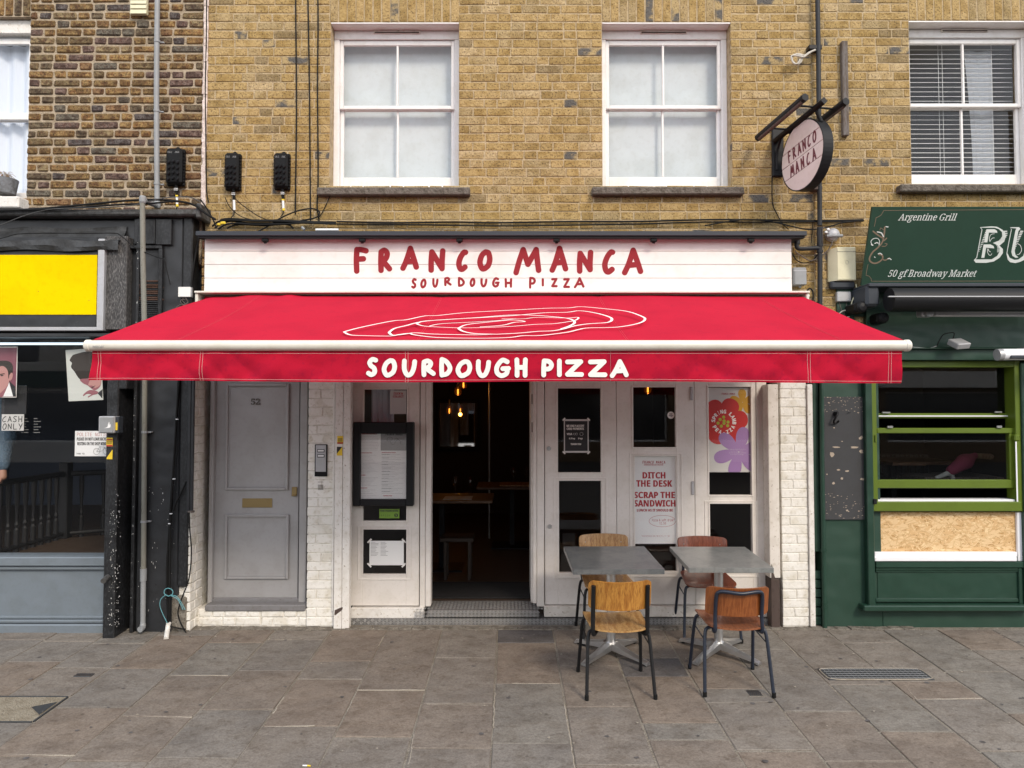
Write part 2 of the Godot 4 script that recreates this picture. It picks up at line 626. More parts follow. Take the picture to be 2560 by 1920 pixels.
func make_textures() -> void:
	var CELL := FastNoiseLite.TYPE_CELLULAR
	T.stock = tex(512, 0.92, [[1, 0.012, 4, 0.35, 0.75, .78, .74, .62], [2, 0.05, 3, 0.3, 0.7, .86, .84, .8], [3, 0.11, 2, 0.66, 0.76, .35, .33, .33], [4, 0.3, 1, 0.55, 0.9, .8, .8, .8]])
	T.stock_dark = tex(512, 0.95, [[5, 0.02, 4, 0.35, 0.7, .55, .5, .48], [6, 0.05, 4, 0.45, 0.75, .7, .55, .5], [7, 0.12, 2, 0.62, 0.74, .3, .27, .25], [8, 0.3, 1, 0.5, 0.9, .75, .75, .75]])
	T.mortar = tex(256, 0.95, [[9, 0.03, 4, 0.3, 0.8, .75, .73, .7], [10, 0.3, 1, 0.4, 0.9, .8, .8, .8]])
	T.whitewash = tex(512, 0.97, [[11, 0.01, 4, 0.45, 0.8, .86, .84, .79], [12, 0.04, 4, 0.6, 0.85, .84, .82, .78]])
	T.paint = tex(512, 0.98, [[14, 0.008, 4, 0.4, 0.8, .94, .935, .92], [15, 0.05, 4, 0.5, 0.85, .95, .945, .935]])
	T.paint_worn = tex(512, 0.95, [[16, 0.01, 4, 0.4, 0.8, .9, .89, .87], [17, 0.03, 5, 0.62, 0.85, .86, .84, .8], [18, 0.05, 4, 0.80, 0.84, .5, .45, .4]])
	T.slab = tex(1024, 0.96, [[19, 0.004, 4, 0.35, 0.75, .86, .86, .87], [20, 0.012, 5, 0.4, 0.75, .86, .84, .82], [60, 0.09, 4, 0.3, 0.75, .84, .83, .82], [21, 0.03, 4, 0.6, 0.8, .82, .8, .78], [22, 0.2, 3, 0.3, 0.8, .74, .73, .72], [23, 0.045, 2, 0.85, 0.89, .6, .58, .57]])
	T.burnt = tex(512, 0.92, [[61, 0.011, 3, 0.32, 0.66, .27, .34, .64], [62, 0.11, 2, 0.66, 0.76, .35, .33, .33], [63, 0.3, 1, 0.55, 0.9, .8, .8, .8]])
	T.cloth = tex(512, 0.97, [[25, 0.005, 3, 0.3, 0.8, .92, .92, .93], [64, 0.03, 5, 0.6, 0.85, .94, .97, .98], [65, 0.09, 3, 0.78, 0.84, .88, 1.0, 1.0], [26, 0.4, 1, 0.3, 0.9, .9, .9, .9]])
	T.cloth_used = tex(512, 0.96, [[27, 0.01, 4, 0.45, 0.8, .8, .85, .9], [28, 0.05, 3, 0.6, 0.8, .86, .95, 1.0], [29, 0.4, 1, 0.3, 0.9, .9, .9, .9]])
	T.zinc = tex(512, 0.95, [[30, 0.006, 4, 0.35, 0.75, .82, .83, .84], [31, 0.03, 5, 0.45, 0.8, .86, .87, .88], [32, 0.09, 3, 0.72, 0.82, .85, .85, .85]])
	T.wood = tex(512, 0.95, [[33, 0.012, 3, 0.3, 0.75, .72, .62, .52], [34, 0.05, 4, 0.4, 0.75, .72, .66, .6], [35, 0.12, 2, 0.6, 0.85, .75, .7, .65]])
	T.black_peel = tex(512, 1.0, [[36, 0.015, 4, 0.3, 0.8, .7, .7, .7], [37, 0.06, 4, 0.0, 0.66, .25, .25, .26], [38, 0.2, 2, 0.7, 0.78, .6, .6, .6]])
	T.stone = tex(512, 0.92, [[39, 0.02, 4, 0.35, 0.75, .65, .63, .6], [40, 0.2, 2, 0.5, 0.8, .7, .7, .7], [41, 0.09, 2, 0.7, 0.78, .6, .6, .58]])
	T.osb = tex(512, 0.95, [[42, 0.03, 2, 0.42, 0.5, .78, .68, .52, CELL], [43, 0.05, 2, 0.5, 0.6, .82, .72, .6, CELL], [44, 0.08, 3, 0.62, 0.75, .55, .42, .28]])
	T.grit = tex(512, 0.95, [[45, 0.25, 2, 0.45, 0.75, .45, .42, .38], [46, 0.4, 1, 0.6, 0.8, .6, .55, .5], [47, 0.01, 3, 0.4, 0.7, .85, .83, .8]])
	T.n_fine = bump(50, 0.12, 3, 256, 3.0)
	T.n_coarse = bump(51, 0.03, 4, 512, 5.0)
	T.n_wave = bump(52, 0.008, 2, 512, 6.0)

func mat(called: String, r: float, g: float, b: float, rough: float, o := {}) -> StandardMaterial3D:
	var m := StandardMaterial3D.new()
	m.resource_name = called
	m.albedo_color = Color(r, g, b).linear_to_srgb()
	m.roughness = rough
	m.metallic = o.get("metal", 0.0)
	if o.has("spec"):
		m.metallic_specular = o.spec
	if o.has("tex"):
		m.albedo_texture = o.tex
	if o.has("normal"):
		m.normal_enabled = true
		m.normal_texture = o.normal
		m.normal_scale = o.get("nscale", 1.0)
	if o.has("tex") or o.has("normal"):
		m.uv1_triplanar = true
		m.uv1_world_triplanar = o.get("world", true)
		var s = o.get("scale", 1.0)
		m.uv1_scale = s if s is Vector3 else Vector3(s, s, s)
		m.uv1_triplanar_sharpness = 4.0
	if o.has("alpha"):
		m.transparency = BaseMaterial3D.TRANSPARENCY_ALPHA
		m.albedo_color.a = o.alpha
	if o.has("coat"):
		m.clearcoat_enabled = true
		m.clearcoat = o.coat
		m.clearcoat_roughness = 0.1
	if o.has("backlight"):
		m.backlight_enabled = true
		m.backlight = o.backlight
	if o.has("glow"):
		m.emission_enabled = true
		m.emission = o.glow
		m.emission_energy_multiplier = o.get("energy", 1.0)
	M[called] = m
	return m

func make_materials() -> void:
	# yellow London stocks
	var ys := [[.47, .325, .135], [.44, .30, .115], [.50, .35, .155], [.40, .275, .11], [.46, .335, .165], [.42, .31, .155], [.54, .40, .215], [.32, .235, .12], [.40, .29, .135], [.44, .32, .15]]
	for i in ys.size():
		mat("yellow_brick_%d" % i, ys[i][0], ys[i][1], ys[i][2], 0.92, {tex = T.stock if i < 8 else T.burnt, scale = (0.9 + 0.1 * (i % 3)) * (1.0 if i < 8 else 1.25), normal = T.n_fine, nscale = 0.35})
	var ds := [[.31, .195, .075], [.25, .16, .06], [.21, .15, .07], [.33, .205, .075], [.16, .12, .07], [.18, .12, .095], [.12, .10, .092], [.29, .215, .11], [.16, .14, .105], [.25, .145, .065]]
	for i in ds.size():
		mat("dark_brick_%d" % i, ds[i][0], ds[i][1], ds[i][2], 0.92, {tex = T.stock_dark, scale = 0.9 + 0.1 * (i % 3), normal = T.n_coarse, nscale = 1.2})
	mat("yellow_mortar", .53, .41, .255, 0.95, {tex = T.mortar, scale = 2.0, normal = T.n_fine})
	mat("pale_mortar", .47, .38, .275, 0.95, {tex = T.mortar, scale = 2.0, normal = T.n_fine})
	mat("pink_render", .80, .68, .63, 0.9, {tex = T.mortar, scale = 1.0, normal = T.n_coarse, nscale = 1.0})
	for i in 3:
		mat("white_brick_%d" % i, .84 - .02 * i, .815 - .022 * i, .765 - .027 * i, 0.7, {tex = T.whitewash, scale = 1.0, normal = T.n_coarse, nscale = 0.3})
	mat("white_mortar", .74, .71, .65, 0.85, {tex = T.whitewash, scale = 1.4, normal = T.n_coarse})
	mat("white_paint", .83, .81, .80, 0.45, {tex = T.paint, scale = 1.0, normal = T.n_wave, nscale = 0.15})
	mat("white_paint_worn", .80, .77, .73, 0.6, {tex = T.paint_worn, scale = 1.2, normal = T.n_coarse, nscale = 0.3})
	mat("cream_paint", .76, .715, .67, 0.5, {tex = T.paint, scale = 1.0, normal = T.n_wave, nscale = 0.2})
	mat("cream_paint_worn", .74, .69, .63, 0.6, {tex = T.paint_worn, scale = 1.0, normal = T.n_wave, nscale = 0.3})
	mat("sign_white", .82, .795, .77, 0.4, {tex = T.paint, scale = 0.4})
	mat("sign_pink", .75, .65, .62, 0.45, {tex = T.paint, scale = 0.7})
	mat("maroon", .26, .006, .014, 0.75)
	mat("plum", .13, .015, .03, 0.5)
	mat("print_white", .83, .83, .82, 0.6)
	mat("print_black", .02, .02, .022, 0.6)
	mat("print_red", .42, .015, .025, 0.6)
	mat("print_grey", .30, .30, .30, 0.7)
	mat("awning_red", .54, .016, .044, 0.95, {normal = T.n_wave, nscale = 0.25, spec = 0.2, tex = T.cloth, scale = 0.5, backlight = Color(.35, .03, .05)})
	mat("valance_red", .49, .011, .036, 0.95, {normal = T.n_wave, nscale = 0.5, spec = 0.2, tex = T.cloth_used, scale = 0.7, backlight = Color(.3, .03, .05)})
	mat("thread_red", .66, .06, .09, 0.8)
	mat("thread", .72, .45, .42, 0.8)
	mat("awning_white", .80, .78, .74, 0.7)
	mat("bar_cream", .72, .68, .60, 0.4, {tex = T.paint, scale = 1.0})
	mat("charcoal_metal", .036, .042, .052, 0.5, {spec = 0.4})
	mat("black_metal", .011, .011, .0125, 0.5, {spec = 0.35})
	mat("iron_pipe", .026, .028, .032, 0.5, {spec = 0.35})
	mat("black_plastic", .007, .007, .0075, 0.55, {spec = 0.3})
	mat("black_rubber", .010, .010, .010, 0.65, {spec = 0.3})
	mat("grey_plastic", .28, .29, .30, 0.5, {tex = T.paint, scale = 1.0})
	mat("olive_plastic", .21, .205, .175, 0.55, {tex = T.paint_worn, scale = Vector3(2, 0.7, 2)})
	mat("steel", .55, .55, .55, 0.35, {metal = 1.0})
	mat("cast_aluminium", .62, .62, .62, 0.38, {metal = 1.0, normal = T.n_fine, nscale = 0.1, world = false})
	mat("zinc", .20, .21, .215, 0.3, {metal = 0.35, tex = T.zinc, scale = 1.6, world = false})
	mat("zinc_brightened", .33, .34, .33, 0.3, {metal = 0.35, tex = T.zinc, scale = 1.6, world = false})  # same zinc, made paler in place of a bright reflection on the top
	mat("grey_alu", .48, .48, .50, 0.45, {metal = 0.4, tex = T.paint})
	mat("chequer", .26, .25, .24, 0.45, {metal = 0.35, tex = T.zinc, scale = 2.0})
	mat("number_metal", .10, .09, .075, 0.4)
	mat("tread_metal", .42, .41, .40, 0.32, {metal = 0.6})
	mat("brass", .42, .31, .15, 0.35, {metal = 0.9})
	mat("yellow_board", .87, .62, .0, 0.85, {spec = 0.15, tex = T.paint, scale = 0.6})
	mat("black_paint", .023, .0245, .028, 0.42, {tex = T.paint_worn, scale = 1.0, normal = T.n_wave, nscale = 0.5})
	mat("black_peeling", .20, .19, .185, 0.7, {tex = T.black_peel, scale = Vector3(3.0, 0.8, 3.0), normal = T.n_coarse, nscale = 0.6})
	mat("black_scuffed", .034, .036, .040, 0.5, {tex = T.black_peel, scale = Vector3(1.5, 0.9, 1.5), normal = T.n_wave, nscale = 0.4})
	mat("chipped", .5, .49, .47, 0.8)
	mat("bare_wood", .34, .24, .16, 0.85, {tex = T.wood, scale = Vector3(6, 1, 6)})
	mat("char_wood", .10, .055, .04, 0.9, {tex = T.wood, scale = Vector3(1, 6, 6), normal = T.n_coarse})
	mat("slate_blue", .165, .195, .225, 0.45, {tex = T.paint, scale = 1.0, normal = T.n_wave, nscale = 0.4})
	mat("lead", .045, .047, .05, 0.55, {tex = T.stone, scale = 1.0, normal = T.n_wave, nscale = 1.0})
	mat("lead_pale", .09, .09, .09, 0.7, {tex = T.stone, scale = 1.5, normal = T.n_coarse, nscale = 0.6})
	mat("door_grey", .37, .36, .36, 0.45, {tex = T.paint, scale = 0.8, normal = T.n_wave, nscale = 0.3})
	mat("sill_grey", .20, .195, .20, 0.6, {tex = T.paint_worn, scale = 1.5})
	mat("green_paint", .014, .048, .031, 0.4, {tex = T.paint, scale = 1.0, normal = T.n_wave, nscale = 0.5})
	mat("green_wall", .016, .052, .034, 0.55, {tex = T.paint, scale = 0.8, normal = T.n_wave, nscale = 0.6})
	mat("green_sign", .014, .050, .030, 0.5, {tex = T.paint, scale = 0.4})
	mat("lime_paint", .105, .158, .012, 0.4, {tex = T.paint, scale = 1.0})
	mat("gold_paint", .22, .16, .11, 0.5)
	mat("sign_pale", .72, .75, .72, 0.5)
	mat("ink_navy", .02, .03, .045, 0.6)
	mat("board_grey", .045, .046, .050, 0.75, {tex = T.paint, scale = 1.2})
	mat("flake", .40, .33, .26, 0.85)
	mat("osb_base", .72, .50, .26, 0.8, {tex = T.osb, scale = Vector3(2.2, 4.5, 2.2), normal = T.n_fine, nscale = 0.5})
	for i in 4:
		mat("osb_chip_%d" % i, [.78, .66, .72, .58][i], [.58, .43, .51, .37][i], [.33, .21, .28, .17][i], 0.8)
	mat("upvc", .84, .84, .87, 0.35)
	mat("stone_sill", .17, .145, .12, 0.9, {tex = T.stone, scale = 1.5, normal = T.n_fine, nscale = 0.8})
	mat("glass", .03, .03, .03, 0.01, {alpha = 0.02})
	mat("white_blind", .57, .615, .635, 0.8, {tex = T.paint, scale = 0.7, normal = T.n_wave, nscale = 0.6})
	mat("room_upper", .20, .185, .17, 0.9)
	mat("curtain", .70, .76, .86, 0.9, {backlight = Color(.3, .32, .35)})
	mat("sheer", .62, .66, .72, 0.9, {backlight = Color(.3, .3, .32)})
	mat("blind_slat", .80, .80, .79, 0.5)
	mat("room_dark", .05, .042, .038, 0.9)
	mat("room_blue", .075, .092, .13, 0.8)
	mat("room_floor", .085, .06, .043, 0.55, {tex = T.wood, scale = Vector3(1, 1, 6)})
	mat("mat_dark", .03, .03, .032, 0.95, {tex = T.grit, scale = 2.0})
	mat("table_wood", .17, .10, .055, 0.5, {tex = T.wood, scale = Vector3(1, 6, 6)})
	mat("dark_wood", .035, .024, .017, 0.6)
	mat("balustrade", .007, .007, .008, 0.6)
	for i in 6:
		var c: Array = [[.236, .206, .176], [.252, .222, .190], [.226, .203, .178], [.236, .198, .164], [.244, .198, .159], [.234, .213, .185]][i]
		mat("slab_%d" % i, c[0], c[1], c[2], 0.8, {tex = T.slab, scale = Vector3(0.35, 0.35, 0.42), normal = T.n_coarse, nscale = 0.35})
	mat("slab_dark", .13, .12, .118, 0.8, {tex = T.slab, scale = 0.35, normal = T.n_coarse, nscale = 0.35})
	mat("joint_sand", .32, .29, .245, 0.95, {tex = T.grit, scale = 1.5, normal = T.n_fine})
	mat("pale_sand", .46, .42, .36, 0.95, {tex = T.grit, scale = 2.0})
	mat("concrete", .24, .215, .18, 0.95, {tex = T.stone, scale = 1.0, normal = T.n_coarse})
	mat("asphalt", .05, .05, .052, 0.9, {tex = T.grit, scale = 1.5})
	mat("iron", .04, .042, .045, 0.6, {tex = T.zinc, scale = 2.0})
	mat("aggregate", .34, .30, .23, 0.9, {tex = T.grit, scale = 1.6, normal = T.n_fine})
	mat("oak_ply", .52, .315, .135, 0.42, {tex = T.wood, scale = Vector3(5, 0.9, 0.9), world = false, coat = 0.2})
	mat("honey_ply", .50, .235, .045, 0.38, {tex = T.wood, scale = Vector3(4, 0.7, 0.9), world = false, coat = 0.3})
	mat("seat_ply", .50, .30, .115, 0.42, {tex = T.wood, scale = Vector3(5, 1, 0.8), world = false, coat = 0.2})
	mat("mahogany_ply", .23, .062, .028, 0.34, {tex = T.wood, scale = Vector3(4, 0.7, 0.9), world = false, coat = 0.35})
	mat("rust_ply", .30, .095, .025, 0.34, {tex = T.wood, scale = Vector3(9, 0.7, 0.9), world = false, coat = 0.35})
	mat("rust_seat", .29, .105, .045, 0.36, {tex = T.wood, scale = Vector3(6, 1, 0.8), world = false, coat = 0.3})
	mat("ply_edge", .56, .37, .20, 0.6)
	mat("frame_black", .008, .008, .009, 0.45, {spec = 0.4})
	mat("frame_navy", .014, .020, .035, 0.35)
	mat("rope_blue", .12, .32, .36, 0.8)
	mat("rope_pale", .52, .48, .42, 0.9)
	mat("tag_white", .80, .80, .80, 0.6)
	mat("tag_yellow", .80, .56, .03, 0.6)
	mat("cream_box", .70, .66, .46, 0.5, {tex = T.paint, scale = 1.5})
	mat("weathered", .17, .15, .14, 0.9, {tex = T.wood, scale = Vector3(6, 0.8, 6)})
	mat("bulb_amber", .8, .4, .1, 0.02, {alpha = 0.05})
	mat("filament", 1, .6, .2, 0.5, {glow = Color(1.0, 0.62, 0.2), energy = 1.6})
	mat("strip_light", .9, .95, 1, 0.5, {glow = Color(0.86, 0.95, 1.0), energy = 0.8})
	mat("denim", .085, .13, .175, 0.85, {tex = T.cloth_used, scale = 2.0, world = false, normal = T.n_coarse, nscale = 1.5})
	mat("trousers", .03, .035, .045, 0.9)
	mat("skin", .36, .19, .13, 0.55)
	mat("hair", .03, .022, .018, 0.7)
	mat("mirror", .9, .9, .9, 0.03, {metal = 1.0})
	mat("plant_dry", .28, .19, .11, 0.9)
	mat("pot_grey", .22, .23, .25, 0.7, {tex = T.stone, scale = 2.0})
	mat("leaf_green", .03, .13, .05, 0.6)
	mat("poster_sage", .60, .62, .58, 0.5)
	mat("poster_grey", .58, .57, .55, 0.5)
	mat("petal_red", .50, .02, .018, 0.5)
	mat("petal_yellow", .55, .30, .02, 0.5)
	mat("petal_mauve", .33, .19, .42, 0.5)
	mat("pea_green", .38, .46, .04, 0.5)
	mat("hygiene_green", .20, .36, .03, 0.5)
	mat("pink_cloth", .35, .06, .12, 0.8)
	mat("portrait_skin", .50, .26, .24, 0.5)
	mat("portrait_shade", .30, .11, .13, 0.5)
	mat("portrait_pink", .22, .07, .10, 0.5)
	mat("brown_steel", .075, .05, .042, 0.7, {tex = T.paint_worn, scale = 1.0})
	mat("red_brick", .33, .13, .07, 0.9, {tex = T.stock_dark})
	mat("stucco", .62, .58, .52, 0.85, {tex = T.paint, scale = 0.3})
	mat("far_brick", .20, .14, .09, 0.95, {tex = T.stock})
	mat("far_glass", .04, .045, .05, 0.1)

# ------------------------------------------------------------------ ground

func slab_at(parent: Node3D, x0: float, x1: float, z0: float, z1: float, m, gap := 0.009) -> void:
	var zc := (z0 + z1) / 2
	var st := new_st()
	cbox(st, Vector3.ZERO, Vector3(x1 - x0 - gap, 0.05, z1 - z0 - gap), 0.004, 0.0025)
	var o := put(parent, "slab", st.commit(), m, Vector3((x0 + x1) / 2, ground_y(zc) - 0.025 + rng.randf_range(-0.001, 0.0012), zc))
	o.rotation.x = atan(FALL) + rng.randf_range(-0.001, 0.001)

func build_ground() -> void:
	var road := thing("road", "grey asphalt road running past the shops", "road", Vector3(0, -0.28, 8.0), "", "structure")
	box(road, "surface", -60.0, -0.48, 60.0, -0.28, 60.0, 3.75, M.asphalt, 0.01)
	box(road, "subsoil", -60.0, -0.70, 60.0, -0.49, 60.0, -40.0, M.asphalt, 0.01)
	var pave := thing("pavement", "worn sandstone paving slabs along the shop fronts", "pavement", Vector3(0, -0.06, 1.8), "", "structure")
	var bed := put(pave, "bedding", box_mesh(Vector3(13.0, 0.05, 4.3), 0.002), M.joint_sand, Vector3(0, ground_y(1.45) - 0.0305, 1.45))
	bed.rotation.x = atan(FALL)
	var kerb := box(pave, "kerb", -6.5, -0.32, 6.5, -0.135, 3.76, 3.6, M.concrete, 0.02)
	kerb.set_meta("label", "granite kerb at the edge of the road")
	var xs := [-6.5, -6.0, -5.5, -5.05, -4.6, -4.15, -3.70, -3.29, -2.87, -2.40, -1.95, -1.485, -1.03, -0.575, -0.115, 0.337, 0.777, 1.24, 1.685, 2.145, 2.585, 3.05, 3.505, 3.96, 4.42, 4.9, 5.4, 5.95, 6.5]
	var cuts := {
		5: [.30, .95, 1.31, 1.66], 6: [.33, .74, 1.31, 1.66], 7: [.38, .85, 1.31, 1.66, 2.3], 8: [.20, .86, 1.47, 2.05], 9: [.36, .98, 1.59, 2.1], 10: [.30, .90, 1.50, 2.07], 11: [.73, 1.04, 1.71], 12: [1.22, 1.84],
		13: [.67, 1.42], 14: [.36, 1.11, 1.91], 15: [.82, 1.46, 2.14], 16: [.67, 1.0, 1.67, 1.87], 17: [1.2, 1.40, 1.99], 18: [.5, 1.52, 2.1],
		19: [1.13, 1.78], 20: [.36, 1.08, 1.35, 2.0], 21: [.92, 1.55], 22: [.5, 1.2, 1.9], 23: [.8, 1.5]}
	var picks := {"12 0": 3, "11 2": 4, "12 1": 4, "10 2": 3, "8 1": 4, "9 2": 3, "14 1": 4, "15 0": 3, "15 1": 3}
	for i in xs.size() - 1:
		var z := 0.07
		var list: Array = cuts.get(i, [])
		var k := 0
		while z < 3.58:
			var z1: float = list[k] if k < list.size() else z + rng.randf_range(0.5, 0.8)
			if 3.6 - z1 < 0.25:
				z1 = 3.6
			var cover: bool = i <= 7 and absf(z - 1.31) < 0.01
			if not cover:
				var pick: int = picks.get("%d %d" % [i, k], rng.randi() % 6)
				var m = M["slab_%d" % pick]
				if (i == 16 and k == 1) or (i == 14 and k == 0):
					m = M.slab_dark
				slab_at(pave, xs[i], xs[i + 1], z, z1, m, rng.randf_range(0.008, 0.016))
			z = z1
			k += 1
	# pale mortar left in some of the joints
	for q in [at_depth(1.212, [-1.026, -0.046, -0.58, -0.046]), [Vector3(-0.539, -0.054, 1.422), Vector3(-0.149, -0.054, 1.442)], [Vector3(-2.372, -0.037, 0.989), Vector3(-1.98, -0.037, 0.981)], at_depth(1.597, [-2.356, -0.06, -1.953, -0.06]), [Vector3(-1.465, -0.065, 1.719), Vector3(-1.175, -0.064, 1.702)], [Vector3(-2.813, -0.077, 2.031), Vector3(-2.389, -0.077, 2.038)], [Vector3(0, -0.042, 1.11), Vector3(0.322, -0.042, 1.118)], [Vector3(2.603, -0.051, 1.357), Vector3(3.041, -0.05, 1.336)], [Vector3(2.652, -0.043, 1.147), Vector3(2.607, -0.051, 1.35)], [Vector3(2.146, -0.008, 0.209), Vector3(2.129, -0.025, 0.665)], [Vector3(-1.936, -0.01, 0.261), Vector3(-1.939, -0.016, 0.435)], [Vector3(-1.034, -0.009, 0.235), Vector3(-1.042, -0.03, 0.795)], at_depth(0.301, [-1.876, -0.011, -1.747, -0.011]), [Vector3(1.711, -0.01, 0.261), Vector3(1.692, -0.015, 0.41)], [Vector3(0.331, -0.054, 1.422), Vector3(0.331, -0.082, 2.166)], [Vector3(-1.483, -0.05, 1.323), Vector3(-1.475, -0.058, 1.548)], [Vector3(-1.025, -0.047, 1.254), Vector3(-1.024, -0.057, 1.517)], [Vector3(-0.567, -0.068, 1.807), Vector3(-0.553, -0.08, 2.132)], [Vector3(-0.113, -0.047, 1.254), Vector3(-0.11, -0.065, 1.725)]]:
		var a: Vector3 = q[0]
		var b: Vector3 = q[1]
		var n := int(a.distance_to(b) / 0.03) + 2
		var pts := []
		for k in n:
			pts.append(a.lerp(b, float(k) / (n - 1)) + Vector3(rng.randf_range(-0.003, 0.003), -0.0035, rng.randf_range(-0.003, 0.003)))
		var o := add_tube(pave, "joint_mortar", pts, 0.0055, M.pale_sand, 5, 2)
		o.set_meta("kind", "stuff")
	# concrete haunch where the paving meets the fronts
	var hst := new_st()
	for k in 60:
		var x := -3.25 + k * 0.11
		if x > 3.4:
			break
		cbox(hst, Vector3(x + 0.055, -0.004, 0.03 + rng.randf_range(-0.004, 0.01)), Vector3(0.1105, 0.016, 0.085), 0.006, 0.004)
	put(pave, "haunch", hst.commit(), M.concrete)
	# trodden gum, all over the slabs
	var gst := new_st()
	for k in 95:
		var c := Vector3(rng.randf_range(-4.3, 4.3), 0, rng.randf_range(0.15, 2.6))
		c.y = ground_y(c.z)
		var r := rng.randf_range(0.006, 0.017)
		var ring := []
		for j in 9:
			var a := TAU * j / 9
			var rr := r * rng.randf_range(0.75, 1.2)
			var p := c + Vector3(cos(a) * rr, 0, sin(a) * rr * 0.9)
			p.y = ground_y(p.z) + 0.0028
			ring.append(p)
		for j in 7:
			tri(gst, ring[0], ring[j + 1], ring[j + 2], Vector3.UP)
	var gum := put(pave, "gum_spots", gst.commit(), M.slab_dark)
	gum.set_meta("kind", "stuff")
	# pale crumbs and petals that lie about
	var lst := new_st()
	for k in 260:
		var c := Vector3(rng.randf_range(-3.2, 4.2), 0, pow(rng.randf(), 4.0) * 2.0 + 0.06)
		c.y = ground_y(c.z) + 0.004
		var s := rng.randf_range(0.004, 0.011)
		var t := Basis(Vector3.UP, rng.randf() * TAU)
		tri(lst, c + t * Vector3(-s, 0.001, 0), c + t * Vector3(s, 0, s * 0.6), c + t * Vector3(s * 0.4, 0.004, -s), Vector3.UP)
	var lit := put(pave, "crumbs", lst.commit(), M.pale_sand)
	lit.set_meta("kind", "stuff")

	# the covers in the paving
	var g := thing("utility_cover", "long dark metal cover with a pale border in the paving before the green shop", "cover", Vector3(2.54, ground_y(0.97), 0.97))
	var gr := [[Vector3(2.199, -0.035, 0.918)], [Vector3(2.871, -0.036, 0.958)], [Vector3(2.889, -0.042, 1.11)], [Vector3(2.191, -0.042, 1.114)]]
	var x0: float = 2.175
	var x1: float = 2.90
	var z0: float = 0.875
	var z1: float = 1.062
	var body := put(g, "plate", box_mesh(Vector3(x1 - x0, 0.02, z1 - z0), 0.003), M.iron, Vector3((x0 + x1) / 2, ground_y((z0 + z1) / 2) - 0.003, (z0 + z1) / 2))
	body.rotation.x = atan(FALL)
	var rim := []
	for k in 33:
		var a := TAU * k / 32
		var c2 := Vector2(clampf(signf(cos(a)) * pow(absf(cos(a)), 0.25), -1, 1), signf(sin(a)) * pow(absf(sin(a)), 0.25))
		var z := (z0 + z1) / 2 + c2.y * (z1 - z0) / 2
		rim.append(Vector3((x0 + x1) / 2 + c2.x * (x1 - x0) / 2, ground_y(z) + 0.005, z))
	add_tube(g, "border", rim, 0.005, M.pale_sand, 6, 2)
	for k in 22:
		var x := x0 + 0.03 + (x1 - x0 - 0.06) * k / 21.0
		add_tube(g, "rib", [Vector3(x, ground_y(z0) + 0.008, z0 + 0.012), Vector3(x, ground_y(z1) + 0.008, z1 - 0.012)], 0.0016, M.grey_plastic, 4)
	for k in 5:
		var z := z0 + 0.02 + (z1 - z0 - 0.04) * k / 4.0
		add_tube(g, "rib", [Vector3(x0 + 0.02, ground_y(z) + 0.008, z), Vector3(x1 - 0.02, ground_y(z) + 0.008, z)], 0.0016, M.grey_plastic, 4)
	# small stop-tap covers
	var s1 := thing("stopcock_cover", "small square iron water cover by the leg of the rust-brown chair", "cover", Vector3(1.585, ground_y(1.27), 1.27))
	small_cover(s1, 1.545, 1.635, 1.225, 1.315, true)
	var s2 := thing("stopcock_cover", "small rounded iron cover in the slabs before the barber shop", "cover", Vector3(-2.97, ground_y(0.98), 0.98))
	small_cover(s2, -3.045, -2.92, 0.955, 1.01, false)
	# tray cover filled with aggregate
	var t := thing("manhole_tray", "recessed cover filled with pale aggregate, dark metal rim, at the left edge of the paving", "cover", Vector3(-3.6, ground_y(1.48), 1.48))
	var zt := 1.485
	var o1 := put(t, "filling", box_mesh(Vector3(1.98, 0.03, 0.33), 0.003), M.aggregate, Vector3(-3.88, ground_y(zt) - 0.014, zt))
	o1.rotation.x = atan(FALL)
	for zz in [1.313, 1.657]:
		var o2 := put(t, "rim", box_mesh(Vector3(2.0, 0.03, 0.012), 0.002), M.iron, Vector3(-3.89, ground_y(zz) - 0.012, zz))
		o2.rotation.x = atan(FALL)
	var o3 := put(t, "rim", box_mesh(Vector3(0.012, 0.03, 0.33), 0.002), M.iron, Vector3(-2.885, ground_y(zt) - 0.012, zt))
	o3.rotation.x = atan(FALL)
	var kst := new_st()
	var yk := ground_y(1.48) + 0.0045
	tri(kst, Vector3(-2.90, yk + 0.003, 1.40), Vector3(-2.90, yk - 0.003, 1.575), Vector3(-3.02, yk, 1.47), Vector3.UP)
	put(t, "corner_plate", kst.commit(), M.iron)
	var c := thing("cigarette_end", "white and orange cigarette end lying on the slabs at the bottom of the picture", "litter", Vector3(-1.101, -0.081, 2.155))
	add_tube(c, "paper", [c.position + Vector3(-0.012, 0.005, 0), c.position + Vector3(0.012, 0.005, 0)], 0.004, M.tag_white, 7)
	add_tube(c, "filter", [c.position + Vector3(0.0125, 0.005, 0), c.position + Vector3(0.03, 0.005, 0.003)], 0.004, M.tag_yellow, 7)

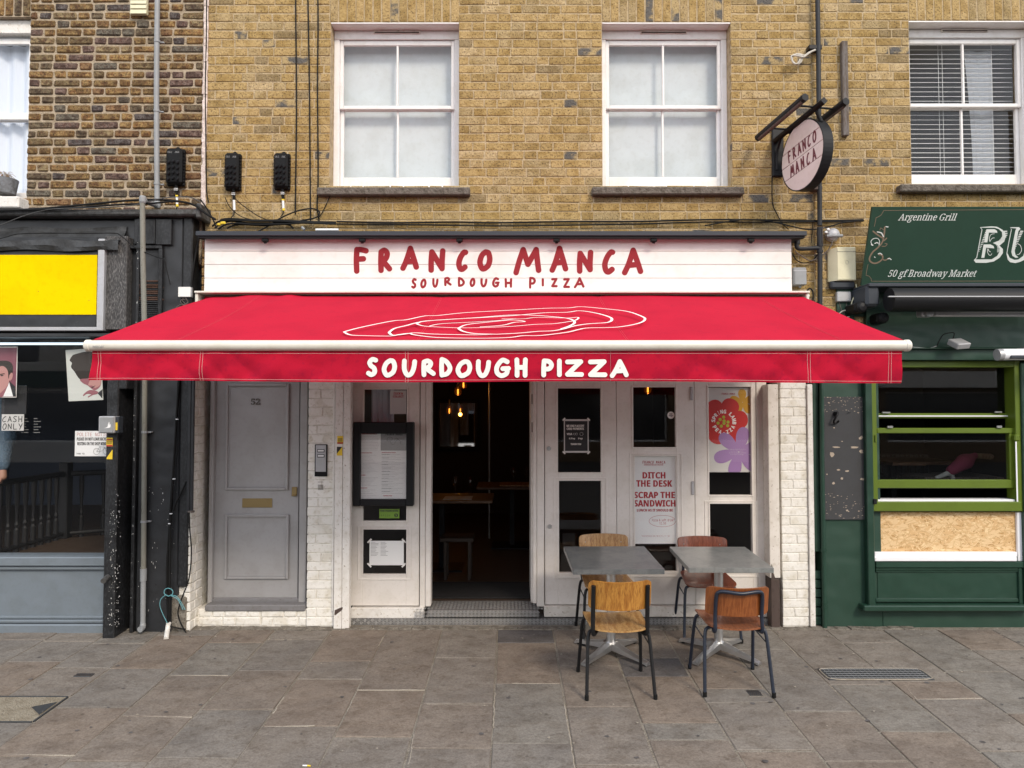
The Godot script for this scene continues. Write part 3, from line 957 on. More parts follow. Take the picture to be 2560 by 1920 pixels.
func small_cover(p: Node3D, x0: float, x1: float, z0: float, z1: float, square: bool) -> void:
	var zc := (z0 + z1) / 2
	var o := put(p, "lid", box_mesh(Vector3(x1 - x0, 0.016, z1 - z0), 0.004 if square else 0.006), M.iron, Vector3((x0 + x1) / 2, ground_y(zc) - 0.003, zc))
	o.rotation.x = atan(FALL)
	if square:
		for r in [[x0 - 0.012, x1 + 0.012, z0 - 0.012, z0 - 0.001], [x0 - 0.012, x1 + 0.012, z1 + 0.001, z1 + 0.012]]:
			put(p, "surround", box_mesh(Vector3(r[1] - r[0], 0.014, r[3] - r[2]), 0.002), M.concrete, Vector3((r[0] + r[1]) / 2, ground_y(zc) - 0.002, (r[2] + r[3]) / 2))
	for k in 7:
		var x: float = lerp(x0 + 0.008, x1 - 0.008, k / 6.0)
		add_tube(p, "rib", [Vector3(x - 0.006, ground_y(z0) + 0.006, z0 + 0.008), Vector3(x + 0.006, ground_y(zc) + 0.006, zc), Vector3(x - 0.006, ground_y(z1) + 0.006, z1 - 0.008)], 0.0016, M.brown_steel, 4, 2)

# ------------------------------------------------------------------ houses

# a sliding sash window in the opening x0..x1, y0..y1; the frame stands 0.12 back
func sash(house: Node3D, x0: float, y0: float, x1: float, y1: float, pane_mat, painted, with_vent := true) -> Node3D:
	var w := part(house, "window", Vector3((x0 + x1) / 2, y0, -0.15) - house.position)
	var hgt := y1 - y0
	var mid := y0 + hgt * 0.522
	var head := y1 - hgt * 0.062
	# soffit and jamb linings
	box(w, "soffit", x0 + 0.002, y1 - 0.012, x1 - 0.002, y1 - 0.002, -0.004, -0.12, painted, 0.001)
	box(w, "head", x0, head, x1, y1 - 0.013, -0.118, -0.22, painted)
	box(w, "jamb", x0, y0, x0 + 0.048, head - 0.001, -0.12, -0.22, painted)
	box(w, "jamb", x1 - 0.048, y0, x1, head - 0.001, -0.12, -0.22, painted)
	if with_vent:
		var xm := (x0 + x1) / 2
		var v := box(w, "vent", xm - 0.205, head + 0.045, xm + 0.205, head + 0.075, -0.105, -0.119, M.cream_paint_worn, 0.004)
		v.set_meta("label", "narrow trickle vent on the window head")
		box(w, "vent_slot", xm - 0.195, head + 0.048, xm + 0.195, head + 0.060, -0.1035, -0.107, M.brown_steel, 0.001)
	var ix0 := x0 + 0.049
	var ix1 := x1 - 0.049
	var xm2 := (x0 + x1) / 2
	# upper sash stands in front of the lower one
	for s in [[mid - 0.018, head - 0.005, -0.135, 0.04, 0.032], [y0 + 0.002, mid + 0.018, -0.17, 0.036, 0.135]]:
		var b0: float = s[0]
		var t0: float = s[1]
		var z: float = s[2]
		frame(w, "sash", ix0, b0, ix1, t0, z, z - 0.033, 0.03, painted, 0.004, s[3], s[4])
		box(w, "glazing_bar", xm2 - 0.009, b0 + s[4], xm2 + 0.009, t0 - s[3], z - 0.003, z - 0.03, painted)
		for side in [[ix0 + 0.03, xm2 - 0.009], [xm2 + 0.009, ix1 - 0.03]]:
			var gl := QuadMesh.new()
			gl.size = Vector2(side[1] - side[0] + 0.004, t0 - b0 - s[3] - s[4] + 0.004)
			put(w, "pane", gl, pane_mat, Vector3((side[0] + side[1]) / 2, (b0 + s[4] + t0 - s[3]) / 2, z - 0.018))
	return w

func stone_sill(house: Node3D, x0: float, y0: float, x1: float, y1: float, zf: float, m) -> void:
	var st := new_st()
	var n := 1
	for k in n:
		cbox(st, Vector3(lerp(x0, x1, (k + 0.5) / n), (y0 + y1) / 2, (zf - 0.2) / 2), Vector3((x1 - x0) / n + 0.0005, y1 - y0, zf + 0.2), 0.009 if k in [0, n - 1] else 0.006, 0.0025)
	put(house, "sill", st.commit(), m)

func room(parent: Node3D, x0: float, y0: float, x1: float, y1: float, zf: float, zb: float, wall, floor_m) -> void:
	box(parent, "room_wall", x0, y0, x1, y1, zb, zb - 0.1, wall, 0.001)
	box(parent, "room_wall", x0 - 0.1, y0, x0, y1, zf, zb, wall, 0.001)
	box(parent, "room_wall", x1, y0, x1 + 0.1, y1, zf, zb, wall, 0.001)
	box(parent, "room_ceiling", x0 - 0.1, y1, x1 + 0.1, y1 + 0.1, zf, zb - 0.1, wall, 0.001)
	box(parent, "room_floor", x0 - 0.1, y0 - 0.1, x1 + 0.1, y0, zf, zb - 0.1, floor_m, 0.001)

const YW := [.2, .17, .15, .13, .12, .09, .055, .045, .015, .025]
const DW := [.16, .14, .12, .12, .1, .09, .08, .08, .06, .05]

func build_barber_house() -> void:
	var h := thing("dark_brick_house", "left house of dark mixed brown brick with thick pale joints", "house", Vector3(-3.8, 0, -1.0))
	var xr: float = -2.650
	var top := 5.85
	var win := [-5.35, 3.62, -4.148, 5.20]
	var mats := []
	for i in 10:
		mats.append(M["dark_brick_%d" % i])
	wall_round(h, "wall", -5.6, 3.05, xr, top, -0.012, -0.3, [win], M.pale_mortar)
	box(h, "rear_wall", -7.4, -0.05, xr, 8.6, -4.4, -4.6, M.far_brick, 0.001)
	box(h, "side_wall", -7.5, -0.05, -7.4, 8.6, -0.1, -4.6, M.far_brick, 0.001)
	box(h, "front_beyond", -7.5, 2.45, -5.601, 8.6, -0.02, -0.3, M.far_brick, 0.001)
	box(h, "roof", -7.5, 8.6, xr, 8.75, 0.1, -4.7, M.lead, 0.004)
	box(h, "upper_storey", -5.6, top, xr, 8.6, -0.02, -0.3, M.far_brick, 0.01)
	var br := lay(-5.55, 3.475, xr - 0.005, top, 0.0737, 0.0165, 0.205, 0.096, [win, [-5.35, 5.2, -4.148, 5.45]], mats, DW, 0.0085, 0.0035, 0.08)
	br += lay_on_end(-5.35, 5.20, -4.148, 5.43, 0.076, 0.014, mats, DW, 0.008, 0.003)
	set_bricks(h, br, 0.0, 0.003)
	# window with curtains
	var w := part(h, "window", Vector3(-4.75, 3.62, -0.15) - h.position)
	box(w, "head", -5.35, 5.08, -4.15, 5.197, -0.06, -0.2, M.white_paint_worn)
	box(w, "jamb", -4.19, 3.63, -4.15, 5.078, -0.07, -0.2, M.white_paint_worn)
	frame(w, "sash", -5.3, 4.34, -4.192, 5.06, -0.11, -0.14, 0.035, M.white_paint, 0.004, 0.05, 0.06)
	frame(w, "sash", -5.3, 3.64, -4.192, 4.38, -0.15, -0.18, 0.035, M.white_paint, 0.004, 0.04, 0.07)
	pane(w, -5.26, 4.40, -4.228, 5.01, -0.125, -0.129)
	pane(w, -5.26, 3.71, -4.228, 4.34, -0.165, -0.169)
	var cst := new_st()
	for k in 60:
		for s in 2:
			var xa := -5.25 + 1.04 * (k + s) / 60.0
			var za := -0.215 + 0.018 * sin((xa + 5.0) * 46.0) + 0.012 * sin((xa + 5) * 19.0)
			var xb := -5.25 + 1.04 * (k + 1 - s) / 60.0
			var zb := -0.215 + 0.018 * sin((xb + 5.0) * 46.0) + 0.012 * sin((xb + 5) * 19.0)
			if s == 0:
				quad(cst, Vector3(xa, 3.66, za), Vector3(xb, 3.66, zb), Vector3(xb, 5.05, zb), Vector3(xa, 5.05, za), Vector3.BACK)
	var cu := put(w, "curtain", cst.commit(), M.curtain)
	cu.set_meta("label", "pale blue gathered curtain behind the glass")
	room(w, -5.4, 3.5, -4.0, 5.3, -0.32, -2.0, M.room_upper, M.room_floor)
	stone_sill(h, -5.4, 3.50, -4.125, 3.60, 0.12, M.white_paint_worn)

func build_pizza_house() -> void:
	var h := thing("yellow_brick_house", "middle house of yellow stock brick above the red awning, with two white sash windows", "house", Vector3(0, 0, -1.0))
	var x0 := -2.612
	var x1: float = 2.575
	var top := 5.85
	var wa := [-1.559, 3.713, -0.455, 5.147, 0]
	var wb := [0.774, 3.718, 1.882, 5.147, 0]
	wa = [wa[0], wa[1], wa[2], wa[3]]
	wb = [wb[0], wb[1], wb[2], wb[3]]
	var mats := []
	for i in 10:
		mats.append(M["yellow_brick_%d" % i])
	var arch_a := [wa[0] - 0.01, wa[3], wa[2] + 0.0, wa[3] + 0.235]
	var arch_b := [wb[0] - 0.0, wb[3], wb[2] + 0.01, wb[3] + 0.235]
	wall_round(h, "wall", x0 - 0.004, 2.42, x1, top, -0.0045, -0.3, [wa, wb], M.yellow_mortar)
	box(h, "upper_storey", x0, top, x1, 8.6, -0.02, -0.3, M.far_brick, 0.01)
	var y0: float = wa[3] - 0.0748 * 38
	var br := lay(x0, y0, x1, top, 0.0748, 0.0085, 0.219, 0.104, [wa, wb, arch_a, arch_b], mats, YW, 0.0045, 0.0022, 0.22)
	var keep := []
	for b in br:
		if b[1] > 2.45:
			keep.append(b)
	keep += lay_on_end(arch_a[0], arch_a[1], arch_a[2], arch_a[3] - 0.004, 0.0735, 0.008, mats, YW, 0.0045, 0.002)
	keep += lay_on_end(arch_b[0], arch_b[1], arch_b[2], arch_b[3] - 0.004, 0.0735, 0.008, mats, YW, 0.0045, 0.002)
	set_bricks(h, keep, 0.0, 0.0018)
	var w1 := sash(h, wa[0], wa[1], wa[2], wa[3], M.glass, M.white_paint)
	w1.set_meta("label", "white sash window with whitened panes, nearer the junction boxes")
	var w2 := sash(h, wb[0], wb[1], wb[2], wb[3], M.glass, M.white_paint)
	w2.set_meta("label", "white sash window with whitened panes, nearer the round sign")
	for w in [[wa, w1], [wb, w2]]:
		box(w[1], "blind", w[0][0] + 0.03, w[0][1], w[0][2] - 0.03, w[0][3] - 0.02, -0.262, -0.264, M.white_blind, 0.0005)
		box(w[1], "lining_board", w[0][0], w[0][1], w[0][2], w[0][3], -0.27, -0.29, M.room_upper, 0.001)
	stone_sill(h, -1.648, 3.626, -0.354, 3.691, 0.07, M.stone_sill)
	stone_sill(h, 0.676, 3.629, 1.962, 3.695, 0.07, M.stone_sill)
	# narrow strip of pale render between the two houses
	var seam := new_st()
	for k in 34:
		var y := 3.47 + k * 0.07
		cbox(seam, Vector3(-2.631 + rng.randf_range(-0.003, 0.003), y + 0.035, 0.0), Vector3(0.032 + rng.randf_range(0, 0.008), 0.085, 0.022 + rng.randf_range(0, 0.006)), 0.004, 0.004)
	var se := put(h, "party_seam", seam.commit(), M.pink_render)
	se.set_meta("label", "rough pink-white render seam between the dark and the yellow brick")
	var xr_wall := -2.76
	# piers of painted brick at street level
	var wm := [M.white_brick_0, M.white_brick_1, M.white_brick_2]
	var ww := [.5, .3, .2]
	var px0: float = -1.718
	var px1: float = -1.488
	box(h, "pier", px0 + 0.004, -0.05, px1 - 0.004, 2.45, -0.0045, -0.25, M.white_mortar, 0.002)
	var pier := lay(px0, 0.004, px1, 2.43, 0.0762, 0.006, 0.215, 0.104, [], wm, ww, 0.004, 0.0016, 0.1)
	set_bricks(h, pier, 0.0, 0.0015)
	var qx0: float = 2.265
	var qx1: float = 2.487
	box(h, "pier", qx0 + 0.003, -0.05, qx1 - 0.002, 2.45, -0.0045, -0.25, M.white_mortar, 0.002)
	pier = lay(qx0, 0.004, qx1, 2.43, 0.0762, 0.006, 0.215, 0.118, [], wm, ww, 0.004, 0.0016, 0.1)
	set_bricks(h, pier, 0.0, 0.0015)
	# reveal of painted brick at the left of the grey door, and the low wall under its sill
	var rx: float = -2.640
	box(h, "pier", rx - 0.10, -0.05, rx - 0.006, 2.45, 0.10, -0.25, M.white_mortar, 0.002)
	for k in 31:
		var y := 0.004 + k * 0.0762 + 0.038
		var cut := 0.085 if k % 2 == 0 else 0.115
		for s in [[0.118 - cut + 0.003, 0.118], [-0.11, 0.118 - cut - 0.003]]:
			var m = wm[rng.randi() % 3]
			var st := new_st()
			cbox(st, Vector3.ZERO, Vector3(0.05, 0.0705, s[1] - s[0]), 0.006, 0.0025)
			put(h, "brick", st.commit(), m, Vector3(rx - 0.025 + rng.randf_range(-0.001, 0.001), y, (s[0] + s[1]) / 2))
	box(h, "door_plinth", -2.64, -0.05, -1.72, 0.145, -0.026, -0.25, M.white_mortar, 0.002)
	set_bricks(h, lay(-2.63, 0.0, -1.722, 0.145, 0.0725, 0.006, 0.2, 0.1, [], wm, ww, 0.008, 0.004, 0.3), -0.02, 0.002)
	box(h, "rear_wall", xr_wall, -0.05, x1, 8.6, -5.75, -5.9, M.far_brick, 0.001)
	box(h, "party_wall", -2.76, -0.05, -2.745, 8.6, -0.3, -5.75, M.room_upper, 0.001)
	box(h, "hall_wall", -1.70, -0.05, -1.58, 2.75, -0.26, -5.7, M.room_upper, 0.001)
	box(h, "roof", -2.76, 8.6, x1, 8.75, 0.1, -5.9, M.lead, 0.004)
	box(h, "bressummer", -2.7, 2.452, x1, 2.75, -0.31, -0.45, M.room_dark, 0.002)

func build_grill_house() -> void:
	var h := thing("yellow_brick_house", "right house of yellow stock brick above the green sign, blind in its window", "house", Vector3(4.0, 0, -1.0))
	var x0: float = 2.578
	var x1 := 5.6
	var top := 5.85
	var wr := [3.415, 3.74, 4.532, 5.161, 0]
	var win := [wr[0], wr[1], wr[0] + 1.10, wr[3]]
	var mats := []
	for i in 10:
		mats.append(M["yellow_brick_%d" % i])
	var arch := [win[0], win[3], win[2] + 0.01, win[3] + 0.235]
	wall_round(h, "wall", x0 - 0.001, 2.42, x1, top, -0.0045, -0.3, [win], M.yellow_mortar)
	box(h, "upper_storey", x0, top, x1, 8.6, -0.02, -0.3, M.far_brick, 0.01)
	var y0: float = win[3] - 0.0748 * 38
	var keep := []
	for b in lay(x0, y0, x1, top, 0.0748, 0.0085, 0.219, 0.104, [win, arch], mats, YW, 0.0045, 0.0022, 0.22):
		if b[1] > 2.45:
			keep.append(b)
	keep += lay_on_end(arch[0], arch[1], arch[2], arch[3] - 0.004, 0.0735, 0.008, mats, YW, 0.0045, 0.002)
	set_bricks(h, keep, 0.0, 0.0018)
	var w := sash(h, win[0], win[1], win[2], win[3], M.glass, M.white_paint)
	w.set_meta("label", "white sash window with a slatted blind behind clear glass")
	stone_sill(h, 3.277, 3.653, 4.659, 3.715, 0.07, M.stone_sill)
	box(h, "rear_wall", x0, -0.05, x1, 8.6, -3.65, -3.8, M.far_brick, 0.001)
	box(h, "side_wall", x1, -0.05, x1 + 0.1, 8.6, -0.05, -3.8, M.far_brick, 0.001)
	box(h, "roof", x0, 8.6, x1 + 0.1, 8.75, 0.1, -3.8, M.lead, 0.004)
	# venetian blind
	var b := part(h, "blind", Vector3((win[0] + win[2]) / 2, win[1], -0.24) - h.position)
	for k in 31:
		var y: float = win[3] - 0.13 - k * 0.0424
		if y < win[1] + 0.05:
			break
		var o := put(b, "slat", box_mesh(Vector3(win[2] - win[0] - 0.11, 0.0035, 0.034), 0.001), M.blind_slat, Vector3((win[0] + win[2]) / 2, y, -0.25))
		o.rotation.x = 0.40
	for x in [win[0] + 0.42, win[0] + 0.385, win[0] + 0.86]:
		add_tube(b, "cord", [Vector3(x, win[3] - 0.1, -0.229), Vector3(x, win[1] + 0.05, -0.229)], 0.0016, M.blind_slat, 5)
	var cst := new_st()
	for k in 10:
		var ya: float = lerp(win[1] + 0.08, win[3] - 0.12, k / 10.0)
		var yb: float = lerp(win[1] + 0.08, win[3] - 0.12, (k + 1) / 10.0)
		var xa: float = win[0] + 0.72 - 0.06 * pow(k / 10.0, 2.0)
		var xb: float = win[0] + 0.72 - 0.06 * pow((k + 1) / 10.0, 2.0)
		for s in 6:
			var f := s / 6.0
			var g := (s + 1) / 6.0
			var xe: float = win[0] + 0.91
			quad(cst, Vector3(lerp(xa, xe, f), ya, -0.30 + 0.012 * sin(f * 9)), Vector3(lerp(xa, xe, g), ya, -0.30 + 0.012 * sin(g * 9)), Vector3(lerp(xb, xe, g), yb, -0.30 + 0.012 * sin(g * 9)), Vector3(lerp(xb, xe, f), yb, -0.30 + 0.012 * sin(f * 9)), Vector3.BACK)
	put(b, "sheet", cst.commit(), M.sheer)
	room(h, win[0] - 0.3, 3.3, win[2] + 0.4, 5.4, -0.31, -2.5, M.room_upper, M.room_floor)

func build_opposite_side() -> void:
	# unseen terrace the glass mirrors, set far, low and partly pale to add light
	for k in 8:
		var x := -28.0 + k * 7.0
		var h := thing("opposite_house", "unseen house across the street, %s" % ["first", "second", "third", "fourth", "fifth", "sixth", "seventh", "eighth"][k] + " from the barber's end", "house", Vector3(x + 3.5, -0.3, 22.0), "houses across the street")
		var holes := []
		for c in 2:
			holes.append([x + 1.2 + c * 3.0, 3.6, x + 2.4 + c * 3.0, 5.2])
		holes.append([x + 0.8, 0.5, x + 6.2, 2.5])
		wall_round(h, "wall", x, -0.4, x + 6.98, 6.0, 22.4, 22.0, holes, M.stucco if k % 2 == 1 else M.far_brick)
		for q in holes:
			var o := part(h, "window", Vector3((q[0] + q[2]) / 2, q[1], 22.2) - h.position)
			box(o, "pane", q[0] + 0.07, q[1] + 0.07, q[2] - 0.07, q[3] - 0.07, 22.31, 22.3, M.far_glass, 0.001)
			frame(o, "frame", q[0], q[1], q[2], q[3], 22.35, 22.25, 0.07, M.white_paint)
		box(h, "fascia", x + 0.5, 2.65, x + 6.5, 3.3, 21.99, 21.85, [M.slate_blue, M.green_paint, M.cream_paint, M.charcoal_metal][k % 4], 0.01)
		box(h, "parapet", x, 6.0, x + 6.98, 6.2, 22.5, 21.9, M.stone_sill, 0.01)

# ------------------------------------------------------------------ the barber's shop on the left

func build_barber_shopfront() -> void:
	var s := thing("barber_shopfront", "black painted shopfront with slate-blue stallriser, large window and yellow sign box", "shopfront", Vector3(-3.7, 0, 0.1))
	# stallriser in slate blue
	var xl := -5.4
	box(s, "stallriser", xl, -0.02, -3.245, 0.50, 0.095, -0.1, M.slate_blue, 0.003)
	box(s, "window_sill", xl, 0.532, -3.245, 0.607, 0.145, -0.05, M.slate_blue, 0.008)
	box(s, "moulding", xl, 0.498, -3.245, 0.527, 0.125, 0.05, M.slate_blue, 0.006)
	box(s, "moulding", xl, 0.098, -3.245, 0.118, 0.115, 0.05, M.slate_blue, 0.006)
	box(s, "moulding", xl, 0.068, -3.245, 0.094, 0.13, 0.05, M.slate_blue, 0.006)
	box(s, "skirting", xl, -0.02, -3.245, 0.062, 0.145, 0.05, M.slate_blue, 0.01)
	pane(s, xl, 0.609, -3.25, 2.42, 0.062, 0.054)
	# the scuffed post and the rendered pier beside it
	box(s, "post", -3.27, -0.017, -3.175, 2.085, 0.27, -0.1, M.black_scuffed, 0.008)
	box(s, "post_top", -3.245, 1.98, -3.115, 2.36, 0.262, -0.1, M.black_scuffed, 0.006)
	box(s, "pier", -3.09, -0.03, -2.742, 3.42, 0.118, -0.3, M.black_paint, 0.012)
	box(s, "pier_batten", -3.118, -0.03, -3.0915, 3.4, 0.15, -0.1, M.black_scuffed, 0.004)
	box(s, "pier_batten", -3.047, -0.02, -3.036, 2.6, 0.126, 0.1, M.black_scuffed, 0.002)
	box(s, "pier_edge", -2.741, 0.36, -2.66, 3.42, 0.132, 0.0, M.black_scuffed, 0.01)
	box(s, "pier_foot", -2.80, -0.03, -2.655, 0.29, 0.128, 0.0, M.concrete, 0.02)
	# chips through the black paint
	var cst := new_st()
	for k in 260:
		var pick := rng.randf()
		var p: Vector3
		if pick < 0.62:
			p = Vector3(rng.randf_range(-3.225, -3.135), pow(rng.randf(), 1.2) * 1.1 + 0.08, 0.2712)
		elif pick < 0.8:
			p = Vector3(-3.105 + rng.randf_range(-0.008, 0.008), rng.randf_range(0.1, 3.2), 0.1512)
		else:
			p = Vector3(rng.randf_range(-3.07, -2.76), rng.randf_range(0.05, 1.2), 0.1192)
		var w := rng.randf_range(0.001, 0.0042)
		var hh := w * rng.randf_range(0.5, 2.5)
		var ring := []
		for j in 6:
			var a := TAU * j / 6
			ring.append(p + Vector3(cos(a) * w, sin(a) * hh, 0) * rng.randf_range(0.6, 1.2))
		for j in 4:
			tri(cst, ring[0], ring[j + 1], ring[j + 2], Vector3.BACK)
	var chips := put(s, "paint_chips", cst.commit(), M.chipped)
	chips.set_meta("kind", "stuff")
	# sign box
	var sign_box := part(s, "sign_box", Vector3(-3.9, 2.4, 0.25) - s.position)
	box(sign_box, "panel", -4.721, 2.492, -3.411, 3.233, 0.2, 0.11, M.black_paint, 0.002)
	var yel := box(sign_box, "yellow_board", -4.716, 2.591, -3.407, 3.084, 0.206, 0.201, M.yellow_board, 0.001)
	yel.set_meta("label", "plain bright yellow sign board with a few scuffs")
	box(sign_box, "frame", -3.393, 2.458, -3.339, 3.214, 0.225, 0.11, M.grey_alu, 0.004)
	box(sign_box, "frame", -4.691, 2.457, -3.387, 2.488, 0.224, 0.11, M.grey_alu, 0.004)
	var yst := new_st()
	for k in 26:
		var p := Vector3(rng.randf_range(-4.3, -3.38), rng.randf_range(2.44, 2.78), 0.2068)
		if k > 6:
			p.y = 2.455 + rng.randf() * 0.09
		var w := rng.randf_range(0.003, 0.012)
		tri(yst, p, p + Vector3(w, 0.002, 0), p + Vector3(w * 0.6, 0.006, 0), Vector3.BACK)
	var ysc := put(sign_box, "scuffs", yst.commit(), M.lead_pale)
	ysc.set_meta("kind", "stuff")
	box(s, "side_board", -3.355, 2.469, -3.171, 3.245, 0.19, 0.1, M.black_peeling, 0.006)
	# fascia boards above and beside the sign
	box(s, "fascia", -5.4, 2.43, -3.10, 3.40, 0.1, -0.25, M.black_paint, 0.004)
	box(s, "fascia_board", -3.139, 3.187, -2.967, 3.397, 0.15, 0.1, M.black_scuffed, 0.004)
	box(s, "fascia_board", -2.96, 3.181, -2.83, 3.396, 0.153, 0.1, M.black_scuffed, 0.004)
	box(s, "louvre_frame", -3.191, 3.149, -2.905, 3.175, 0.155, 0.1, M.black_scuffed, 0.003)
	box(s, "louvre_frame", -2.931, 2.565, -2.9, 3.149, 0.155, 0.1, M.black_scuffed, 0.003)
	for k in 30:
		var m = M.black_scuffed
		if k < 11 and k % 3 != 1:
			m = M.char_wood
		var y0: float = 2.545 + (29 - k) * 0.0172 - 0.17
		box(s, "slat", -3.105 + rng.randf_range(0, 0.01), y0, -2.895 + rng.randf_range(-0.015, 0.0), y0 + 0.013, 0.137 + rng.randf_range(-0.004, 0.006), 0.1, m, 0.003)
	box(s, "cornice", -4.841, 3.415, -2.567, 3.467, 0.2, 0.0, M.lead_pale, 0.012)
	box(s, "cornice_flashing", -5.4, 3.418, -2.60, 3.50, 0.08, -0.01, M.lead, 0.01)
	box(s, "cornice_end", -2.606, 3.392, -2.563, 3.514, 0.206, 0.0, M.lead_pale, 0.012)
	# lead dressed over the sign box
	var lst := new_st()
	var prof := [[3.335, 0.105], [3.30, 0.12], [3.24, 0.16], [3.205, 0.20], [3.20, 0.235], [3.15, 0.24], [3.115, 0.23]]
	for k in 44:
		var xa := -5.4 + k * 0.0495
		var xb := xa + 0.0495
		for j in prof.size() - 1:
			var f := func(x: float, i: int) -> Vector3:
				var e: float = 0.0 if x < -3.35 else (x + 3.35) * 0.10
				return Vector3(x, prof[i][0] + 0.008 * sin(x * 9.0 + i) + e * (0.5 if i < 4 else -0.3), prof[i][1] + 0.006 * sin(x * 17.0 + i * 2))
			quad(lst, f.call(xa, j), f.call(xb, j), f.call(xb, j + 1), f.call(xa, j + 1), Vector3(0, 0.5, 1))
	var lead := put(s, "lead_apron", lst.commit(), M.lead)
	lead.set_meta("label", "dark rippled lead flashing over the yellow sign")
	box(s, "soffit", -5.4, 2.41, -3.25, 2.44, 0.2, -0.2, M.black_paint, 0.003)
	# inside: floor, walls, balustrade
	room(s, -7.2, 0.45, -3.12, 2.5, -0.06, -4.2, M.room_blue, M.room_floor)
	var bal := thing("stair_balustrade", "black turned-spindle balustrade behind the barber shop window", "balustrade", Vector3(-4.75, 0.45, -1.5))
	add_tube(bal, "handrail", [Vector3(-4.75, 1.13, -0.45), Vector3(-4.75, 1.13, -1.55)], 0.03, M.balustrade, 8)
	add_tube(bal, "handrail", [Vector3(-4.70, 1.13, -1.6), Vector3(-3.2, 1.13, -2.6)], 0.03, M.balustrade, 8)
	add_tube(bal, "base_rail", [Vector3(-4.75, 0.5, -0.45), Vector3(-4.75, 0.5, -1.55)], 0.025, M.balustrade, 8)
	add_tube(bal, "base_rail", [Vector3(-4.70, 0.5, -1.6), Vector3(-3.2, 0.5, -2.6)], 0.025, M.balustrade, 8)
	var spin := lathe_mesh([[0.0, 0.45], [0.024, 0.45], [0.024, 0.66], [0.014, 0.68], [0.022, 0.71], [0.013, 0.74], [0.015, 0.86], [0.022, 0.93], [0.024, 0.98], [0.024, 1.12], [0, 1.12]], 10)
	for k in 9:
		put(bal, "spindle", spin, M.balustrade, Vector3(-4.75, 0.0, -0.50 - k * 0.118))
	for k in 9:
		put(bal, "spindle", spin, M.balustrade, Vector3(lerp(-4.62, -3.25, k / 8.0), 0.0, lerp(-1.66, -2.57, k / 8.0)))
	box(bal, "newel", -4.80, 0.45, -4.70, 1.25, -1.54, -1.64, M.balustrade, 0.006)
	# fluorescent strip seen as the white line at the window head
	var tube_light := thing("strip_light", "thin white strip light along the top of the barber shop window", "light", Vector3(-4.3, 2.27, 0.03))
	box(tube_light, "tube", -4.845, 2.36, -3.577, 2.379, 0.03, 0.005, M.strip_light, 0.003)
	var om := OmniLight3D.new()
	om.name = "strip_glow"
	tube_light.add_child(om)
	om.position = Vector3(0, -0.06, -0.12)
	om.light_energy = 0.012
	om.light_color = Color(0.86, 0.95, 1.0)
	om.omni_range = 6.0
	om.omni_attenuation = 2.0
	om.shadow_enabled = true
	# posters behind the glass
	var pa := thing("portrait_poster", "poster of a dark-haired man in a dark jacket in the barber window", "poster", Vector3(-4.2, 1.9, 0.045))
	box(pa, "sheet", -4.372, 1.915, -4.156, 2.343, 0.045, 0.042, M.awning_white, 0.0005)
	box(pa, "print", -4.371, 1.921, -4.161, 2.334, 0.046, 0.0455, M.portrait_pink, 0.0001)
	blob(pa, "face", at_depth(0.047, [-4.342, 2.121, -4.329, 2.184, -4.271, 2.199, -4.226, 2.155, -4.219, 2.092, -4.218, 2.053, -4.232, 2.014, -4.265, 1.975, -4.294, 1.951, -4.333, 1.975]), 0, M.portrait_skin, 0.0475)
	blob(pa, "neck", at_depth(0.047, [-4.323, 1.975, -4.233, 2.033, -4.222, 1.995, -4.259, 1.924, -4.337, 1.924]), 0, M.portrait_shade, 0.0470)
	blob(pa, "hair", at_depth(0.047, [-4.356, 2.131, -4.353, 2.204, -4.291, 2.223, -4.223, 2.218, -4.19, 2.179, -4.193, 2.111, -4.21, 2.111, -4.224, 2.072, -4.23, 2.131, -4.25, 2.165, -4.28, 2.179, -4.318, 2.165]), 0, M.hair, 0.0478)
	blob(pa, "ear", at_depth(0.047, [-4.217, 2.101, -4.201, 2.123, -4.188, 2.111, -4.192, 2.077, -4.206, 2.058, -4.219, 2.063]), 0, M.portrait_skin, 0.0480)
	blob(pa, "brow", at_depth(0.047, [-4.302, 2.111, -4.259, 2.118, -4.254, 2.111, -4.297, 2.104]), 0, M.hair, 0.0482)
	blob(pa, "eye", at_depth(0.047, [-4.297, 2.099, -4.278, 2.105, -4.263, 2.099, -4.28, 2.093]), 0, M.print_black, 0.0482)
	blob(pa, "collar", at_depth(0.047, [-4.264, 1.924, -4.223, 2.024, -4.218, 2.043, -4.181, 1.924]), 0, M.print_white, 0.0484)
	blob(pa, "jacket", at_depth(0.047, [-4.216, 2.053, -4.164, 2.004, -4.157, 1.924, -4.181, 1.924]), 0, M.print_black, 0.0486)
	var pb := thing("portrait_poster", "pale poster of a man with swept-up hair, partly behind the awning end", "poster", Vector3(-3.4, 1.95, 0.045))
	blob(pb, "sheet", at_depth(0.047, [-3.752, 2.312, -3.457, 2.335, -3.426, 1.895, -3.716, 1.883]), 0, M.poster_sage, 0.046)
	blob(pb, "hair", at_depth(0.047, [-3.689, 2.272, -3.573, 2.301, -3.475, 2.267, -3.471, 2.072, -3.539, 2.063, -3.597, 2.067, -3.631, 2.072, -3.672, 2.131, -3.702, 2.17, -3.695, 2.204, -3.715, 2.228]), 0, M.hair, 0.0468)
	blob(pb, "face", at_depth(0.047, [-3.602, 2.072, -3.539, 2.077, -3.452, 2.092, -3.451, 2.014, -3.494, 1.975, -3.528, 1.99, -3.557, 2.014, -3.597, 2.033, -3.626, 2.063]), 0, M.portrait_shade, 0.0474)
	blob(pb, "cheek", at_depth(0.047, [-3.539, 2.063, -3.452, 2.077, -3.451, 2.024, -3.494, 1.995, -3.519, 2.014, -3.553, 2.019]), 0, M.portrait_skin, 0.0478)
